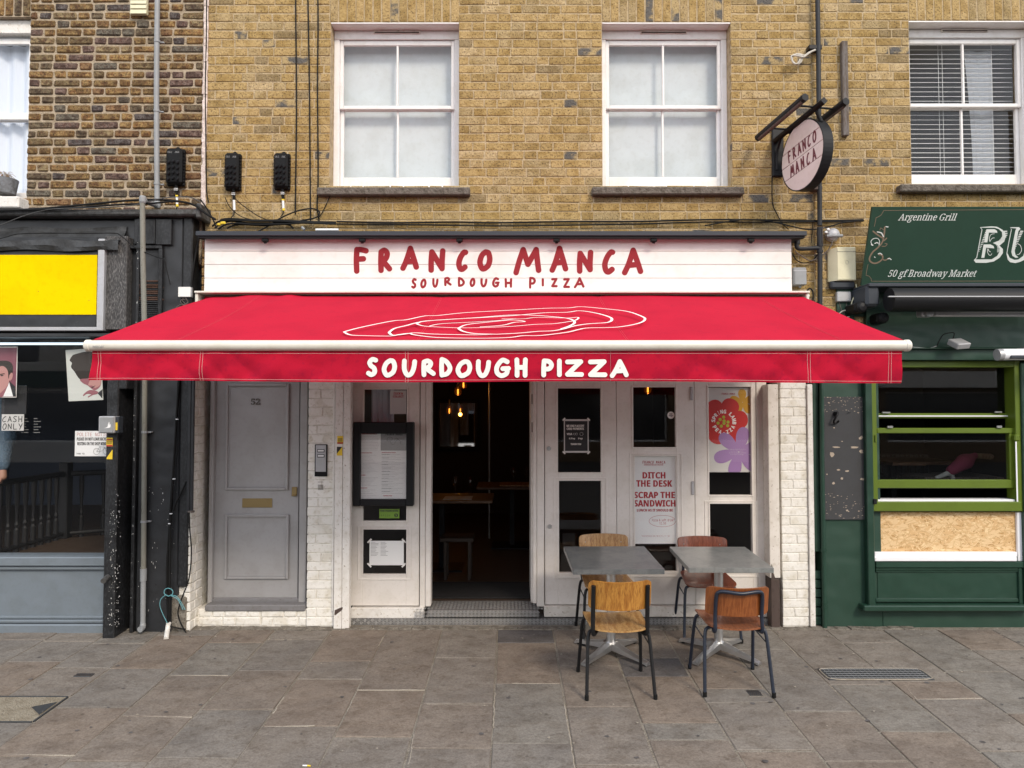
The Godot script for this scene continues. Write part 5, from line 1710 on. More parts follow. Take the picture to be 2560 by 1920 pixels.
	for k in 5:
		text(hy, "score", str(k), "Droid Sans", u[0] + 0.014 + k * 0.018, u[1] + 0.018, u[0] + 0.022 + k * 0.018, u[1] + 0.032, wall_at(-0.1338), M.print_black, false, 0.0, 0.0003)
	var no := thing("taped_notice", "white two-page notice taped at its corners in the lower left pane", "notice", Vector3(-0.95, 0.7, zp))
	u = [-1.22, 0.483, -0.926, 0.69, -0.098]
	box(no, "sheet", u[0], u[1], u[2], u[3], -0.1255, -0.127, M.print_white, 0.0004)
	var ns := new_st()
	for c in 2:
		for k in 11:
			var w := 0.17 * 0.5 * rng.randf_range(0.55, 1.0)
			cbox(ns, Vector3(u[0] + 0.012 + c * 0.083 + w / 2 * 0.8, u[3] - 0.012 - k * 0.0112, -0.1252), Vector3(w * 0.8, 0.003, 0.0004), 0.0001)
	put(no, "small_print", ns.commit(), M.print_grey)
	for c in [[u[0], u[1]], [u[2], u[1]], [u[0], u[3]], [u[2], u[3]]]:
		var o := put(no, "tape", box_mesh(Vector3(0.045, 0.014, 0.0006), 0.0002), M.awning_white, Vector3(c[0], c[1], -0.1247))
		o.rotation.z = PI / 4 if (c[0] == u[0]) == (c[1] == u[3]) else -PI / 4
	var pay := thing("payment_sign", "black card-payments sign with white border taped in the pane right of the doorway", "notice", Vector3(0.78, 1.5, zp))
	u = [0.447, 1.443, 0.66, 1.73, -0.12]
	box(pay, "border", u[0], u[1], u[2], u[3], -0.1255, -0.1275, M.poster_grey, 0.0008)
	box(pay, "panel", u[0] + 0.009, u[1] + 0.015, u[2] - 0.009, u[3] - 0.015, -0.1248, -0.1253, M.print_black, 0.0002)
	for l in [["WE ONLY ACCEPT", 946, 307, 1057, 321], ["CARD PAYMENTS", 948, 325, 1055, 339], ["VISA", 948, 359, 982, 371], ["G Pay", 962, 388, 1000, 401], ["Pay", 1020, 388, 1047, 401], ["THANK YOU", 972, 423, 1037, 434]]:
		var p0: float = u[0] + (l[1] - 930) / 155.0 * (u[2] - u[0])
		var p1: float = u[0] + (l[3] - 930) / 155.0 * (u[2] - u[0])
		var v1: float = u[3] - (l[2] - 272) / 210.0 * (u[3] - u[1])
		var v0: float = u[3] - (l[4] - 272) / 210.0 * (u[3] - u[1])
		text(pay, "lettering", l[0], "Droid Sans", p0, v0, p1, v1, wall_at(-0.1247), M.awning_white, true, 0.0, 0.0004)
	var ist := new_st()
	for c in [[996, 7], [1009, 7], [1040, 11]]:
		var ring := []
		for k in 17:
			ring.append(Vector3(u[0] + (c[0] - 930 + cos(TAU * k / 16) * c[1]) / 155.0 * (u[2] - u[0]), u[3] - (365.0 - 272 + sin(TAU * k / 16) * c[1] * 0.9) / 210.0 * (u[3] - u[1]), -0.1245))
		tube(ist, ring, 0.0007, 4)
	put(pay, "card_marks", ist.commit(), M.awning_white)
	for c in [[u[0], u[1]], [u[2], u[1]], [u[0], u[3]], [u[2], u[3]]]:
		var o := put(pay, "tape", box_mesh(Vector3(0.03, 0.012, 0.0006), 0.0002), M.awning_white, Vector3(c[0], c[1], -0.1245))
		o.rotation.z = PI / 4 if (c[0] == u[0]) == (c[1] == u[3]) else -PI / 4
	var ro := thing("round_sticker", "small round white sticker in the dark upper pane of the middle leaf", "sticker", Vector3(1.4, 1.6, zp))
	var rp := PackedVector2Array()
	var rc := [1.338, 1.732, 1.401, 1.798, -0.125]
	for k in 24:
		rp.append(Vector2((rc[0] + rc[2]) / 2 + cos(TAU * k / 24) * 0.031, (rc[1] + rc[3]) / 2 + sin(TAU * k / 24) * 0.031))
	var rs := new_st()
	extrude(rs, rp, wall_at(-0.1255), 0.0006)
	put(ro, "disc", rs.commit(), M.awning_white)
	text(ro, "lettering", "no", "Droid Sans", rc[0] + 0.02, rc[3] - 0.028, rc[2] - 0.02, rc[3] - 0.018, wall_at(-0.1248), M.print_black, true, 0.0, 0.0003)
	text(ro, "lettering", "logo", "Droid Sans", rc[0] + 0.014, rc[1] + 0.02, rc[2] - 0.014, rc[1] + 0.036, wall_at(-0.1248), M.print_black, true, 0.0, 0.0003)
	# posters
	var dp := thing("lunch_poster", "pale poster in red capitals reading DITCH THE DESK in the middle leaf", "poster", Vector3(1.32, 1.0, zp))
	u = [1.046, 0.663, 1.411, 1.414, -0.12]
	box(dp, "sheet", u[0] - 0.003, u[1], u[2] - 0.004, u[3] + 0.005, -0.1325, -0.1345, M.print_white, 0.0004)
	for l in [["DITCH", 170, 606, 312, 645, 1], ["THE DESK", 130, 657, 354, 697, 1], ["SCRAP THE", 116, 730, 371, 769, 1], ["SANDWICH", 116, 782, 374, 822, 1], ["LUNCH AS IT SHOULD BE", 133, 837, 358, 853, 1], ["Pizza & soft drink*", 228, 899, 368, 915, 0], ["12.50", 273, 920, 314, 935, 0], ["*Selected pizzas only. Mon to Fri, 12 - 4pm", 162, 1003, 336, 1011, 0], ["SOURDOUGH PIZZA AS IT SHOULD BE", 178, 556, 300, 562, 1]]:
		var p0: float = u[0] + (l[1] - 113) / 267.0 * (u[2] - u[0])
		var p1: float = u[0] + (l[3] - 113) / 267.0 * (u[2] - u[0])
		var v1: float = u[3] - (l[2] - 503) / 553.0 * (u[3] - u[1])
		var v0: float = u[3] - (l[4] - 503) / 553.0 * (u[3] - u[1])
		text(dp, "lettering", l[0], "Droid Sans" if l[5] else "Droid Sans Mono", p0, v0, p1, v1, wall_at(-0.1323), M.print_red, l[5] == 1, 0.0, 0.0005)
	t = [1.121, 1.347, 1.321, 1.373, -0.124]
	hand_word(dp, "FRANCO MANCA", t[0], t[1], t[2], t[3], 0.0032, M.print_red, wall_at(-0.1323), 0.0004)
	var ov := []
	for k in 29:
		var a := 0.3 + 6.0 * k / 28
		ov.append(Vector3(u[0] + (292 - 113 + cos(a) * 84) / 267.0 * (u[2] - u[0]), u[3] - (913.0 - 503 - sin(a) * 36) / 553.0 * (u[3] - u[1]), -0.1319))
	add_tube(dp, "drawn_ring", ov, 0.0012, M.print_red, 4, 1)
	var fp := thing("flower_poster", "poster with red, yellow and mauve flowers reading SPRING LAMB PEA-ZZA in the right leaf", "poster", Vector3(1.87, 1.4, zp))
	u = [1.689, 1.275, 2.059, 2.004, -0.12]
	box(fp, "sheet", u[0], u[1], u[2], u[3], -0.1325, -0.1345, M.poster_grey, 0.0004)
	flower(fp, u, 800, 165, 82, 5, 0.35, M.petal_yellow, 0.0003, 0.36)
	flower(fp, u, 680, 285, 150, 6, 0.1, M.petal_red, 0.0007, 0.44)
	flower(fp, u, 772, 478, 158, 6, 0.28, M.petal_mauve, 0.0012, 0.30)
	for c in [[680, 259], [657, 274], [682, 283], [707, 290], [644, 297], [681, 298], [664, 316], [704, 313]]:
		var pp := PackedVector2Array()
		for k in 12:
			pp.append(poster_pt(u, c[0] + cos(TAU * k / 12) * 10, c[1] + sin(TAU * k / 12) * 10))
		var ps := new_st()
		extrude(ps, pp, wall_at(-0.1312), 0.0003)
		put(fp, "pea", ps.commit(), M.pea_green)
	for w in [["SPRING LAMB", 3.02, 0.0 - 0.1, 66.0, 1.0], ["PEA-ZZA", PI + 0.5, TAU - 0.5, 66.0, -1.0]]:
		var word: String = w[0]
		for k in word.length():
			if word[k] == " ":
				continue
			var f := float(k) / (word.length() - 1)
			var a: float = lerpf(w[1], w[2], f)
			var cpt := poster_pt(u, 680 + cos(a) * w[3], 290 - sin(a) * w[3])
			var rot: float = a - PI / 2 if w[4] > 0 else a + PI / 2
			var xf := Transform3D(Basis(Vector3.BACK, rot), Vector3(cpt.x, cpt.y, -0.1316))
			if word[k] == "-":
				text(fp, "lettering", "-", "Droid Sans", -0.006, -0.002, 0.006, 0.002, xf, M.print_white, true, 0.0, 0.0004)
			else:
				text(fp, "lettering", word[k], "Droid Sans", -0.0105 if word[k] != "I" else -0.0025, -0.016, 0.0105 if word[k] != "I" else 0.0025, 0.016, xf, M.print_white, true, 0.0, 0.0004)
	var ht := [poster_pt(u, 668, 118), poster_pt(u, 754, 106)]
	hand_word(fp, "FRANCO MANCA", ht[0].x, ht[0].y, ht[1].x, ht[1].y, 0.0022, M.print_red, wall_at(-0.1323), 0.0003)
	for k in 4:
		var a0 := poster_pt(u, 712 + (k % 2) * 8, 464 + k * 11)
		var a1 := poster_pt(u, 815 - (k % 2) * 14, 459 + k * 11)
		text(fp, "lettering", ["Lightly spiced lamb,", "yoghurt, mint, peas on", "mozzarella", "& our slow sourdough"][k], "Droid Sans", a0.x, a0.y, a1.x, a1.y, wall_at(-0.1309), M.poster_grey, false, 0.0, 0.0003)

func poster_pt(u: Array, x: float, y: float) -> Vector2:
	return Vector2(clampf(u[0] + (x - 580) / 270.0 * (u[2] - u[0]), u[0] + 0.001, u[2] - 0.001), clampf(u[3] - (y - 72) / 533.0 * (u[3] - u[1]), u[1] + 0.001, u[3] - 0.001))

func flower(p: Node3D, u: Array, cx: float, cy: float, r: float, n: int, turn: float, m, lift: float, plump: float) -> void:
	for k in n:
		var a := turn + TAU * k / n
		var poly := PackedVector2Array()
		for j in 22:
			var t := TAU * j / 22
			var along := 0.52 + 0.5 * cos(t)
			var wide := plump * sin(t) * (0.5 + 0.6 * along)
			poly.append(poster_pt(u, cx + r * (along * cos(a) - wide * sin(a)), cy - r * (along * sin(a) + wide * cos(a))))
		var clean := PackedVector2Array()
		for q in poly:
			if clean.is_empty() or clean[clean.size() - 1].distance_to(q) > 0.0004:
				clean.append(q)
		if clean.size() < 4 or Geometry2D.triangulate_polygon(clean).is_empty():
			continue
		var st := new_st()
		extrude(st, clean, wall_at(-0.1326 + lift + k * 0.00003), 0.0004)
		put(p, "petal", st.commit(), m)

# ------------------------------------------------------------------ inside the restaurant

func bulb(at: Vector3, label: String) -> void:
	var b := thing("pendant_bulb", label, "lamp", at, "bare amber bulbs hanging in the restaurant")
	add_tube(b, "flex", [at + Vector3(0, 0.16, 0), at + Vector3(0, 2.85 - at.y, 0)], 0.004, M.black_rubber, 6)
	put(b, "holder", lathe_mesh([[0.0, 0.16], [0.018, 0.16], [0.018, 0.10], [0.0, 0.10]], 12), M.brass, at)
	put(b, "globe", lathe_mesh([[0.016, 0.10], [0.024, 0.075], [0.040, 0.03], [0.043, 0.0], [0.036, -0.03], [0.018, -0.045], [0.0, -0.048]], 18), M.bulb_amber, at)
	put(b, "filament", lathe_mesh([[0.0, 0.032], [0.009, 0.028], [0.010, -0.025], [0.0, -0.028]], 8), M.filament, at)
	var o := OmniLight3D.new()
	o.name = "bulb_glow"
	b.add_child(o)
	o.position = Vector3(0, -0.075, 0)
	o.light_energy = 0.012
	o.light_color = Color(1.0, 0.62, 0.25)
	o.light_size = 0.03
	o.omni_range = 7.0
	o.omni_attenuation = 2.0
	o.shadow_enabled = true

func wine_glass(at: Vector3, label: String) -> void:
	var g := thing("wine_glass", label, "glass", at, "wine glasses on the inside tables")
	put(g, "bowl", lathe_mesh([[0.03, 0.2], [0.04, 0.16], [0.041, 0.135], [0.03, 0.105], [0.005, 0.092]], 14), M.glass, at)
	put(g, "stem", lathe_mesh([[0.005, 0.092], [0.0035, 0.05], [0.006, 0.008], [0.034, 0.002], [0.034, 0.0]], 14), M.glass, at)

func build_restaurant_inside() -> void:
	var r := thing("restaurant_room", "", "", Vector3(0.4, 0.12, -2.5), "", "structure")
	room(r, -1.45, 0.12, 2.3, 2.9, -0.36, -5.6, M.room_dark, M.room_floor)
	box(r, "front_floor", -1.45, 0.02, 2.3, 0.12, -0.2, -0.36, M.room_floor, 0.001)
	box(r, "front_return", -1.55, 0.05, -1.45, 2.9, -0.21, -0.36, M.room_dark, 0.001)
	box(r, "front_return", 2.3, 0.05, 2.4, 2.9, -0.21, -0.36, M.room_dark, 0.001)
	var dm := thing("door_mat", "dark grey doormat just inside the restaurant doorway", "mat", Vector3(-0.2, 0.12, -0.7))
	box(dm, "pile", -0.80, 0.121, 0.37, 0.132, -0.42, -1.0, M.mat_dark, 0.003)
	# tables seen through the doorway
	var ta := thing("dining_table", "dark inside table with a pale place mat, nearer the left jamb of the doorway", "table", Vector3(-0.75, 0.12, -1.6))
	box(ta, "top", -1.3, 0.845, -0.20, 0.875, -1.35, -2.0, M.table_wood, 0.004)
	box(ta, "place_mat", -0.72, 0.8755, -0.42, 0.879, -1.42, -1.7, M.poster_sage, 0.001)
	box(ta, "leg", -0.78, 0.12, -0.72, 0.845, -1.62, -1.68, M.black_metal, 0.003)
	box(ta, "foot", -0.98, 0.12, -0.52, 0.14, -1.45, -1.85, M.black_metal, 0.004)
	var tb := thing("dining_table", "inside table farther back with a serving board catching warm light", "table", Vector3(0.1, 0.12, -2.8))
	box(tb, "top", -0.43, 0.85, 0.36, 0.88, -2.55, -3.2, M.table_wood, 0.004)
	box(tb, "board", -0.15, 0.8805, 0.32, 0.90, -2.6, -2.95, M.oak_ply, 0.004)
	box(tb, "leg", -0.03, 0.12, 0.03, 0.85, -2.85, -2.91, M.black_metal, 0.003)
	box(tb, "foot", -0.25, 0.12, 0.25, 0.14, -2.66, -3.1, M.black_metal, 0.004)
	wine_glass(Vector3(-0.62, 0.8755, -1.85), "empty wine glass on the nearer inside table, left one")
	wine_glass(Vector3(-0.46, 0.8755, -1.85), "empty wine glass on the nearer inside table, right one")
	wine_glass(Vector3(0.02, 0.9, -2.85), "wine glass glinting on the farther inside table, left one")
	wine_glass(Vector3(0.18, 0.9, -2.85), "wine glass glinting on the farther inside table, right one")
	var cn := thing("cutlery_tin", "tin holding cutlery and a folded napkin on the nearer inside table", "tin", Vector3(-0.93, 0.8755, -1.6))
	put(cn, "can", lathe_mesh([[0.0, 0.0], [0.033, 0.0], [0.033, 0.11], [0.03, 0.11], [0.03, 0.01], [0, 0.01]], 14), M.steel, cn.position)
	box(cn, "napkin", -0.97, 0.96, -0.88, 1.03, -1.595, -1.602, M.poster_grey, 0.002)
	var st := thing("stool", "low wooden stool under the nearer inside table", "stool", Vector3(-0.55, 0.12, -1.25))
	box(st, "seat", -0.72, 0.50, -0.38, 0.54, -1.08, -1.36, M.dark_wood, 0.006)
	for x in [-0.68, -0.44]:
		for z in [-1.12, -1.33]:
			box(st, "leg", x, 0.121, x + 0.035, 0.499, z + 0.02, z - 0.015, M.dark_wood, 0.004)
	var mi := thing("wall_mirror", "dark-framed mirror on the back wall, reflecting the street", "mirror", Vector3(-0.9, 1.3, -5.55))
	box(mi, "glass", -1.205, 1.175, -0.556, 1.95, -5.5, -5.52, M.mirror, 0.001)
	var mq := [-1.215, 1.163, -0.546, 1.96, -5.5]
	frame(mi, "frame", mq[0], mq[1], mq[2], mq[3], -5.48, -5.55, 0.05, M.black_metal, 0.006)
	var pole := thing("steel_pole", "thin steel pole rising inside the doorway", "pole", Vector3(-0.15, 0.12, -3.5))
	add_tube(pole, "shaft", [Vector3(-0.30, 0.12, -3.4), Vector3(-0.30, 2.9, -3.4)], 0.016, M.steel, 10)
	bulb(Vector3(-0.655, 2.027, -2.6), "amber bulb just below the awning edge inside the doorway")
	bulb(Vector3(-0.629, 2.131, -3.2), "amber bulb half hidden by the awning edge inside the doorway")
	bulb(Vector3(-0.917, 1.795, -4.4), "amber bulb hanging in front of the mirror")
	bulb(Vector3(1.569, 2.039, -2.2), "amber bulb seen through the middle leaf")
	# curtains gathered behind two panes
	for q in [[-1.23, -1.03, "left pane, above the menu case", 1.2], [0.93, 0.985, "pane with the payment sign, at its right edge", 0.3]]:
		var cu := thing("curtain", "grey sheer curtain behind the %s" % q[2], "curtain", Vector3((q[0] + q[1]) / 2, q[3], -0.22))
		var cst := new_st()
		for k in 14:
			var xa: float = lerp(float(q[0]), float(q[1]), k / 14.0)
			var xb: float = lerp(float(q[0]), float(q[1]), (k + 1) / 14.0)
			quad(cst, Vector3(xa, q[3], -0.22 + 0.012 * sin(k * 1.5)), Vector3(xb, q[3], -0.22 + 0.012 * sin((k + 1) * 1.5)), Vector3(xb, 2.02, -0.22 + 0.012 * sin((k + 1) * 1.5)), Vector3(xa, 2.02, -0.22 + 0.012 * sin(k * 1.5)), Vector3.BACK)
		put(cu, "cloth", cst.commit(), M.sheer)

# ------------------------------------------------------------------ the grill on the right

func build_grill_shopfront() -> void:
	var s := thing("grill_shopfront", "dark green shopfront with lime-green sash window and boarded lower light", "shopfront", Vector3(3.3, 0, 0))
	var xr := 5.5
	box(s, "green_wall", 2.60, -0.05, 3.10, 2.62, -0.005, -0.25, M.green_wall, 0.004)
	box(s, "wall_slip", 2.545, 0.62, 2.595, 2.125, -0.012, -0.1, M.green_wall, 0.004)
	for k in 6:
		box(s, "brick", 2.518, 0.01 + k * 0.0762, 2.596, 0.078 + k * 0.0762, -0.014, -0.08, M.green_wall, 0.006)
	box(s, "wall_base", 3.10, -0.05, xr, 0.18, -0.002, -0.25, M.green_wall, 0.006)
	box(s, "ledge", 2.9, 0.15, 4.309, 0.197, 0.09, -0.03, M.green_paint, 0.008)
	box(s, "trim_post", 2.955, 0.192, 3.013, 2.208, 0.06, -0.05, M.green_paint, 0.006)
	box(s, "trim_post", 2.956, 0.181, 2.973, 2.211, 0.02, -0.05, M.green_paint, 0.003)
	box(s, "panel", 3.06, 0.20, xr, 0.60, 0.0, -0.2, M.green_paint, 0.002)
	box(s, "panel_rail", 3.035, 0.495, 4.363, 0.545, 0.03, -0.02, M.green_paint, 0.004)
	box(s, "panel_bead", 3.039, 0.474, 4.231, 0.488, 0.02, -0.02, M.green_paint, 0.003)
	box(s, "panel_bead", 3.043, 0.457, 4.236, 0.469, 0.012, -0.02, M.green_paint, 0.002)
	box(s, "panel_bead", 3.034, 0.209, 4.225, 0.238, 0.02, -0.02, M.green_paint, 0.004)
	box(s, "panel_bead", 4.232, 0.195, 4.264, 0.488, 0.02, -0.02, M.green_paint, 0.004)
	# peeling grey board with a hook
	var pb := thing("notice_board", "peeling dark grey board with a black hook on the green wall", "board", Vector3(2.83, 0.9, 0.0))
	var q := [2.613, 0.892, 2.972, 1.921, 0.014]
	box(pb, "board", q[0], q[1], q[2], q[3], 0.014, -0.004, M.board_grey, 0.001)
	var fst := new_st()
	for f in [[365, 550, 30, 7], [400, 495, 14, 13], [400, 575, 14, 12], [255, 548, 26, 5], [232, 590, 14, 20], [265, 680, 11, 6], [316, 686, 14, 5], [285, 730, 9, 8], [404, 733, 18, 8], [236, 756, 11, 9], [312, 912, 7, 6], [290, 515, 7, 3], [200, 705, 5, 4], [385, 350, 9, 3], [245, 437, 5, 4]]:
		flake(fst, q, f[0], f[1], f[2], f[3])
	for k in 120:
		var top_ := rng.randf() < 0.5
		var yy := 258 + pow(rng.randf(), 1.6) * 90 if top_ else 965 - pow(rng.randf(), 1.6) * 150
		flake(fst, q, rng.randf_range(184, 420), yy, rng.randf_range(1.0, 6.5), rng.randf_range(0.8, 2.5))
	var fl := put(pb, "paint_loss", fst.commit(), M.flake)
	fl.set_meta("kind", "stuff")
	var hk := []
	for v in at_depth(0.05, [2.72, 1.794, 2.715, 1.772, 2.7, 1.743, 2.693, 1.721, 2.701, 1.702, 2.724, 1.702, 2.739, 1.72]):
		hk.append(v)
	for k in hk.size():
		hk[k] = Vector3(hk[k].x, hk[k].y, 0.05 + 0.02 * sin(k))
	add_tube(pb, "hook", hk, 0.008, M.black_metal, 8)
	box(pb, "hook_base", 2.706, 1.763, 2.738, 1.797, 0.045, 0.0145, M.black_metal, 0.004)
	add_tube(pb, "screw", [Vector3(2.853, 1.797, 0.015), Vector3(2.826, 1.795, 0.04)], 0.003, M.steel, 6)
	# lime window
	var w := part(s, "window", Vector3(3.7, 0.9, 0.0) - s.position)
	box(w, "stile", 3.019, 0.967, 3.063, 2.254, 0.03, -0.1, M.lime_paint, 0.004)
	box(w, "stile", 4.228, 0.962, 4.279, 2.226, 0.03, -0.1, M.lime_paint, 0.004)
	box(w, "head", 3.075, 2.17, 4.246, 2.223, 0.025, -0.1, M.lime_paint, 0.004)
	box(w, "sill", 2.999, 0.965, 4.25, 1.044, 0.05, -0.1, M.lime_paint, 0.006)
	box(w, "sash_rail", 3.118, 1.739, 4.277, 1.782, -0.07, -0.1, M.lime_paint, 0.004)
	box(w, "sash_edge", 3.113, 1.753, 4.279, 1.763, -0.06, -0.069, M.upvc, 0.001)
	box(w, "sash_rail", 3.078, 1.613, 4.259, 1.658, 0, -0.04, M.lime_paint, 0.005)
	box(w, "sash_rail", 3.055, 1.152, 4.239, 1.223, 0, -0.04, M.lime_paint, 0.005)
	box(w, "sash_stile", 4.195, 1.223, 4.246, 1.613, -0.002, -0.04, M.lime_paint, 0.004)
	box(w, "sash_stile", 4.267, 1.657, 4.292, 2.175, -0.05, -0.09, M.upvc, 0.003)
	box(w, "track", 4.219, 1.029, 4.231, 1.545, 0.034, 0.0305, M.upvc, 0.001)
	box(w, "sill_edge", 3.064, 1.041, 4.224, 1.059, 0.01, -0.1, M.upvc, 0.003)
	box(w, "jamb_liner", 4.235, 1.053, 4.267, 1.146, -0.045, -0.1, M.upvc, 0.003)
	pane(w, 3.125, 1.782, 4.289, 2.177, -0.08, -0.084)
	pane(w, 3.069, 1.221, 4.208, 1.613, -0.02, -0.024)
	for l in [[3.15, 1.781, 3.219, 1.795, -0.05], [4.109, 1.785, 4.171, 1.799, -0.05], [3.161, 1.657, 3.208, 1.677, 0.01], [4.082, 1.657, 4.126, 1.679, 0.01]]:
		box(w, "latch", l[0], l[1], l[2], l[3], l[4] + 0.006, l[4] - 0.01, M.steel, 0.004)
	for z in [[3.04, 1.541, 3.056, 1.6, 0.034], [4.212, 1.549, 4.259, 1.604, 0.034]]:
		box(w, "horn", z[0], z[1], z[2], z[3], 0.04, 0.0, M.lime_paint, 0.008)
	box(w, "bracket", 3.004, 1.029, 3.032, 1.071, 0.075, 0.05, M.black_metal, 0.004)
	# boarded lower light
	var b := part(s, "boarded_light", Vector3(3.7, 0.6, 0.0) - s.position)
	var o := [3.043, 0.618, 4.246, 0.952, -0.005]
	var brd := box(b, "chipboard", o[0], o[1], o[2], o[3], -0.012, -0.03, M.osb_base, 0.002)
	brd.set_meta("label", "pale strand board filling the lower light")
	for v in 4:
		var st := new_st()
		for k in 260:
			var c := Vector3(rng.randf_range(o[0] + 0.02, o[2] - 0.02), rng.randf_range(o[1] + 0.012, o[3] - 0.012), -0.0118 + 0.0003 * v)
			var a := rng.randfn(0.0, 0.75)
			var len_ := rng.randf_range(0.02, 0.07)
			var wd := rng.randf_range(0.003, 0.013) * (0.35 if v == 3 else 1.0)
			var dx := Vector3(cos(a), sin(a), 0) * len_
			var dy := Vector3(-sin(a), cos(a), 0) * wd
			var pts := [c - dx, c - dx * 0.5 + dy * rng.randf(), c + dx * 0.7 + dy, c + dx, c + dx * 0.2 - dy]
			var ok := true
			for p in pts:
				if p.y < o[1] + 0.002 or p.y > o[3] - 0.002 or p.x < o[0] + 0.002 or p.x > o[2] - 0.002:
					ok = false
			if ok:
				for j in 3:
					tri(st, pts[0] + Vector3(0, 0, rng.randf() * 0.0006), pts[j + 1], pts[j + 2], Vector3.BACK)
		var ch := put(b, "strands", st.commit(), M["osb_chip_%d" % v])
		ch.set_meta("kind", "stuff")
	box(b, "white_frame", 4.235, 0.545, 4.284, 0.954, 0.01, -0.06, M.upvc, 0.004)
	box(b, "white_sill", 3.031, 0.583, 4.223, 0.623, 0.02, -0.06, M.upvc, 0.004)
	box(b, "white_sill", 3.02, 0.55, 4.207, 0.586, 0.04, -0.06, M.upvc, 0.005)
	# right edge of the front
	box(s, "end_post", 4.27, 0.189, 4.325, 2.209, 0.05, -0.05, M.green_paint, 0.006)
	box(s, "side_window_frame", 4.341, 0.184, 4.404, 1.859, 0.03, -0.05, M.lime_paint, 0.004)
	box(s, "side_panel", 4.46, 0.2, xr, 2.3, 0.0, -0.2, M.green_paint, 0.004)
	# fascia boards above
	box(s, "lower_fascia", 2.956, 2.226, 4.585, 2.32, 0.09, -0.05, M.green_paint, 0.004)
	box(s, "ledge_strip", 2.937, 2.318, 4.556, 2.326, 0.13, -0.02, M.green_paint, 0.003)
	box(s, "upper_fascia", 2.98, 2.334, 4.622, 2.66, 0.05, -0.1, M.green_paint, 0.003)
	box(s, "fascia_back_board", 2.75, 2.60, xr, 2.84, 0.02, -0.1, M.green_paint, 0.003)  # plain green board closing the front behind the awning cassette
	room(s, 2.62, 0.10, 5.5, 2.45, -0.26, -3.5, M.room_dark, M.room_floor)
	# inside
	for t in [[3.901, 1.238, 4.241, 1.297, -1.6, "dark inside table nearest the lime window's left stile"], [4.352, 1.22, 4.824, 1.269, -1.9, "dark inside table in the middle of the lime window"]]:
		var tb := thing("grill_table", t[5], "table", Vector3((t[0] + t[2]) / 2, 0.1, t[4]))
		box(tb, "top", t[0], t[1], t[2], t[1] + 0.035, t[4] + 0.3, t[4] - 0.4, M.table_wood, 0.004)
		box(tb, "leg", (t[0] + t[2]) / 2 - 0.03, 0.1, (t[0] + t[2]) / 2 + 0.03, t[1], t[4], t[4] - 0.06, M.black_metal, 0.003)
	var bench := thing("bench_seat", "pale bench panel below the inside tables of the grill", "bench", Vector3(3.7, 0.1, -2.6))
	box(bench, "front", 4.337, 1, 4.972, 1.277, -2.5, -2.6, M.weathered, 0.01)
	box(bench, "seat", 4.374, 1.024, 5.539, 1.058, -2.2, -2.6, M.weathered, 0.01)
	var om := thing("oval_mirror", "large dark oval mirror on the grill's back wall", "mirror", Vector3(4.6, 1.7, -3.4))
	var oc := [5.746, 1.239, 6.389, 2.326, -3.3]
	var op := PackedVector2Array()
	for k in 32:
		op.append(Vector2((oc[0] + oc[2]) / 2 + cos(TAU * k / 32) * (oc[2] - oc[0]) / 2, (oc[1] + oc[3]) / 2 + sin(TAU * k / 32) * (oc[3] - oc[1]) / 2))
	var ost := new_st()
	extrude(ost, op, wall_at(-3.35), 0.03)
	put(om, "glass", ost.commit(), M.far_glass)
	var bq := thing("reflection_bundle", "pink bundle standing in for a passer-by reflected in the grill window", "bundle", Vector3(4.559, 1.217, -1.2))  # made-up bundle modelled in place of a passer-by mirrored in the glass
	put_local(bq, "pink_shape", skin_over([[Vector3(-0.12, -0.02, 0), Vector3(0.02, 0.07, 0), 0.05, 0.075], [Vector3(0.02, 0.07, 0), Vector3(0.12, 0.13, 0), 0.07, 0.03]], 0.012, 0.03), M.pink_cloth)
	put_local(bq, "brown_shape", skin_over([[Vector3(0.12, 0.13, 0), Vector3(0.28, 0.12, 0), 0.025, 0.03]], 0.012, 0.02), M.bare_wood)
	put_local(bq, "leaves", skin_over([[Vector3(-0.13, -0.04, 0), Vector3(-0.27, -0.09, 0), 0.03, 0.02], [Vector3(-0.12, -0.06, 0), Vector3(-0.1, -0.12, 0), 0.025, 0.02]], 0.012, 0.02), M.poster_sage)
	box(bench, "ledge", 4.168, 1.103, 4.966, 1.131, -1.2, -1.6, M.weathered, 0.004)

	# the leaning sign board
	var g := thing("grill_sign", "large leaning dark green sign board lettered Argentine Grill in white italics", "sign", Vector3(3.8, 2.84, 0.15))
	var low := Vector3(2.924, 2.841, 0.15)
	var high := Vector3(2.928, 3.441, 0.35)
	var up := Vector3(0, high.y - low.y, high.z - low.z)
	var tall := up.length()
	up = up.normalized()
	var xf := Transform3D(Basis(Vector3.RIGHT, up, Vector3.RIGHT.cross(up)), Vector3(0, low.y, low.z))
	var sx: float = Vector3(2.893, 0.321, 0).x
	var brd2 := new_st()
	extrude(brd2, PackedVector2Array([Vector2(sx, 0), Vector2(xr, 0), Vector2(xr, tall), Vector2(sx, tall)]), xf * Transform3D(Basis.IDENTITY, Vector3(0, 0, -0.02)), 0.02)
	put(g, "board", brd2.commit(), M.green_sign)
	box(g, "backing", sx + 0.25, 2.86, xr, 3.36, 0.12, -0.02, M.green_paint, 0.004)
	var a := [3.111, 0.509, 3.592, 0.581, 0]
	text(g, "lettering", "Argentine Grill", "Droid Serif", a[0], a[1], a[2], a[3], xf, M.sign_pale, false, 0.28, 0.002)
	a = [3.096, 0.054, 3.835, 0.13, 0]
	text(g, "lettering", "50 gf Broadway Market", "Droid Serif", a[0], a[1], a[2], a[3], xf, M.sign_pale, false, 0.28, 0.002)
	big_letters(g, xf)
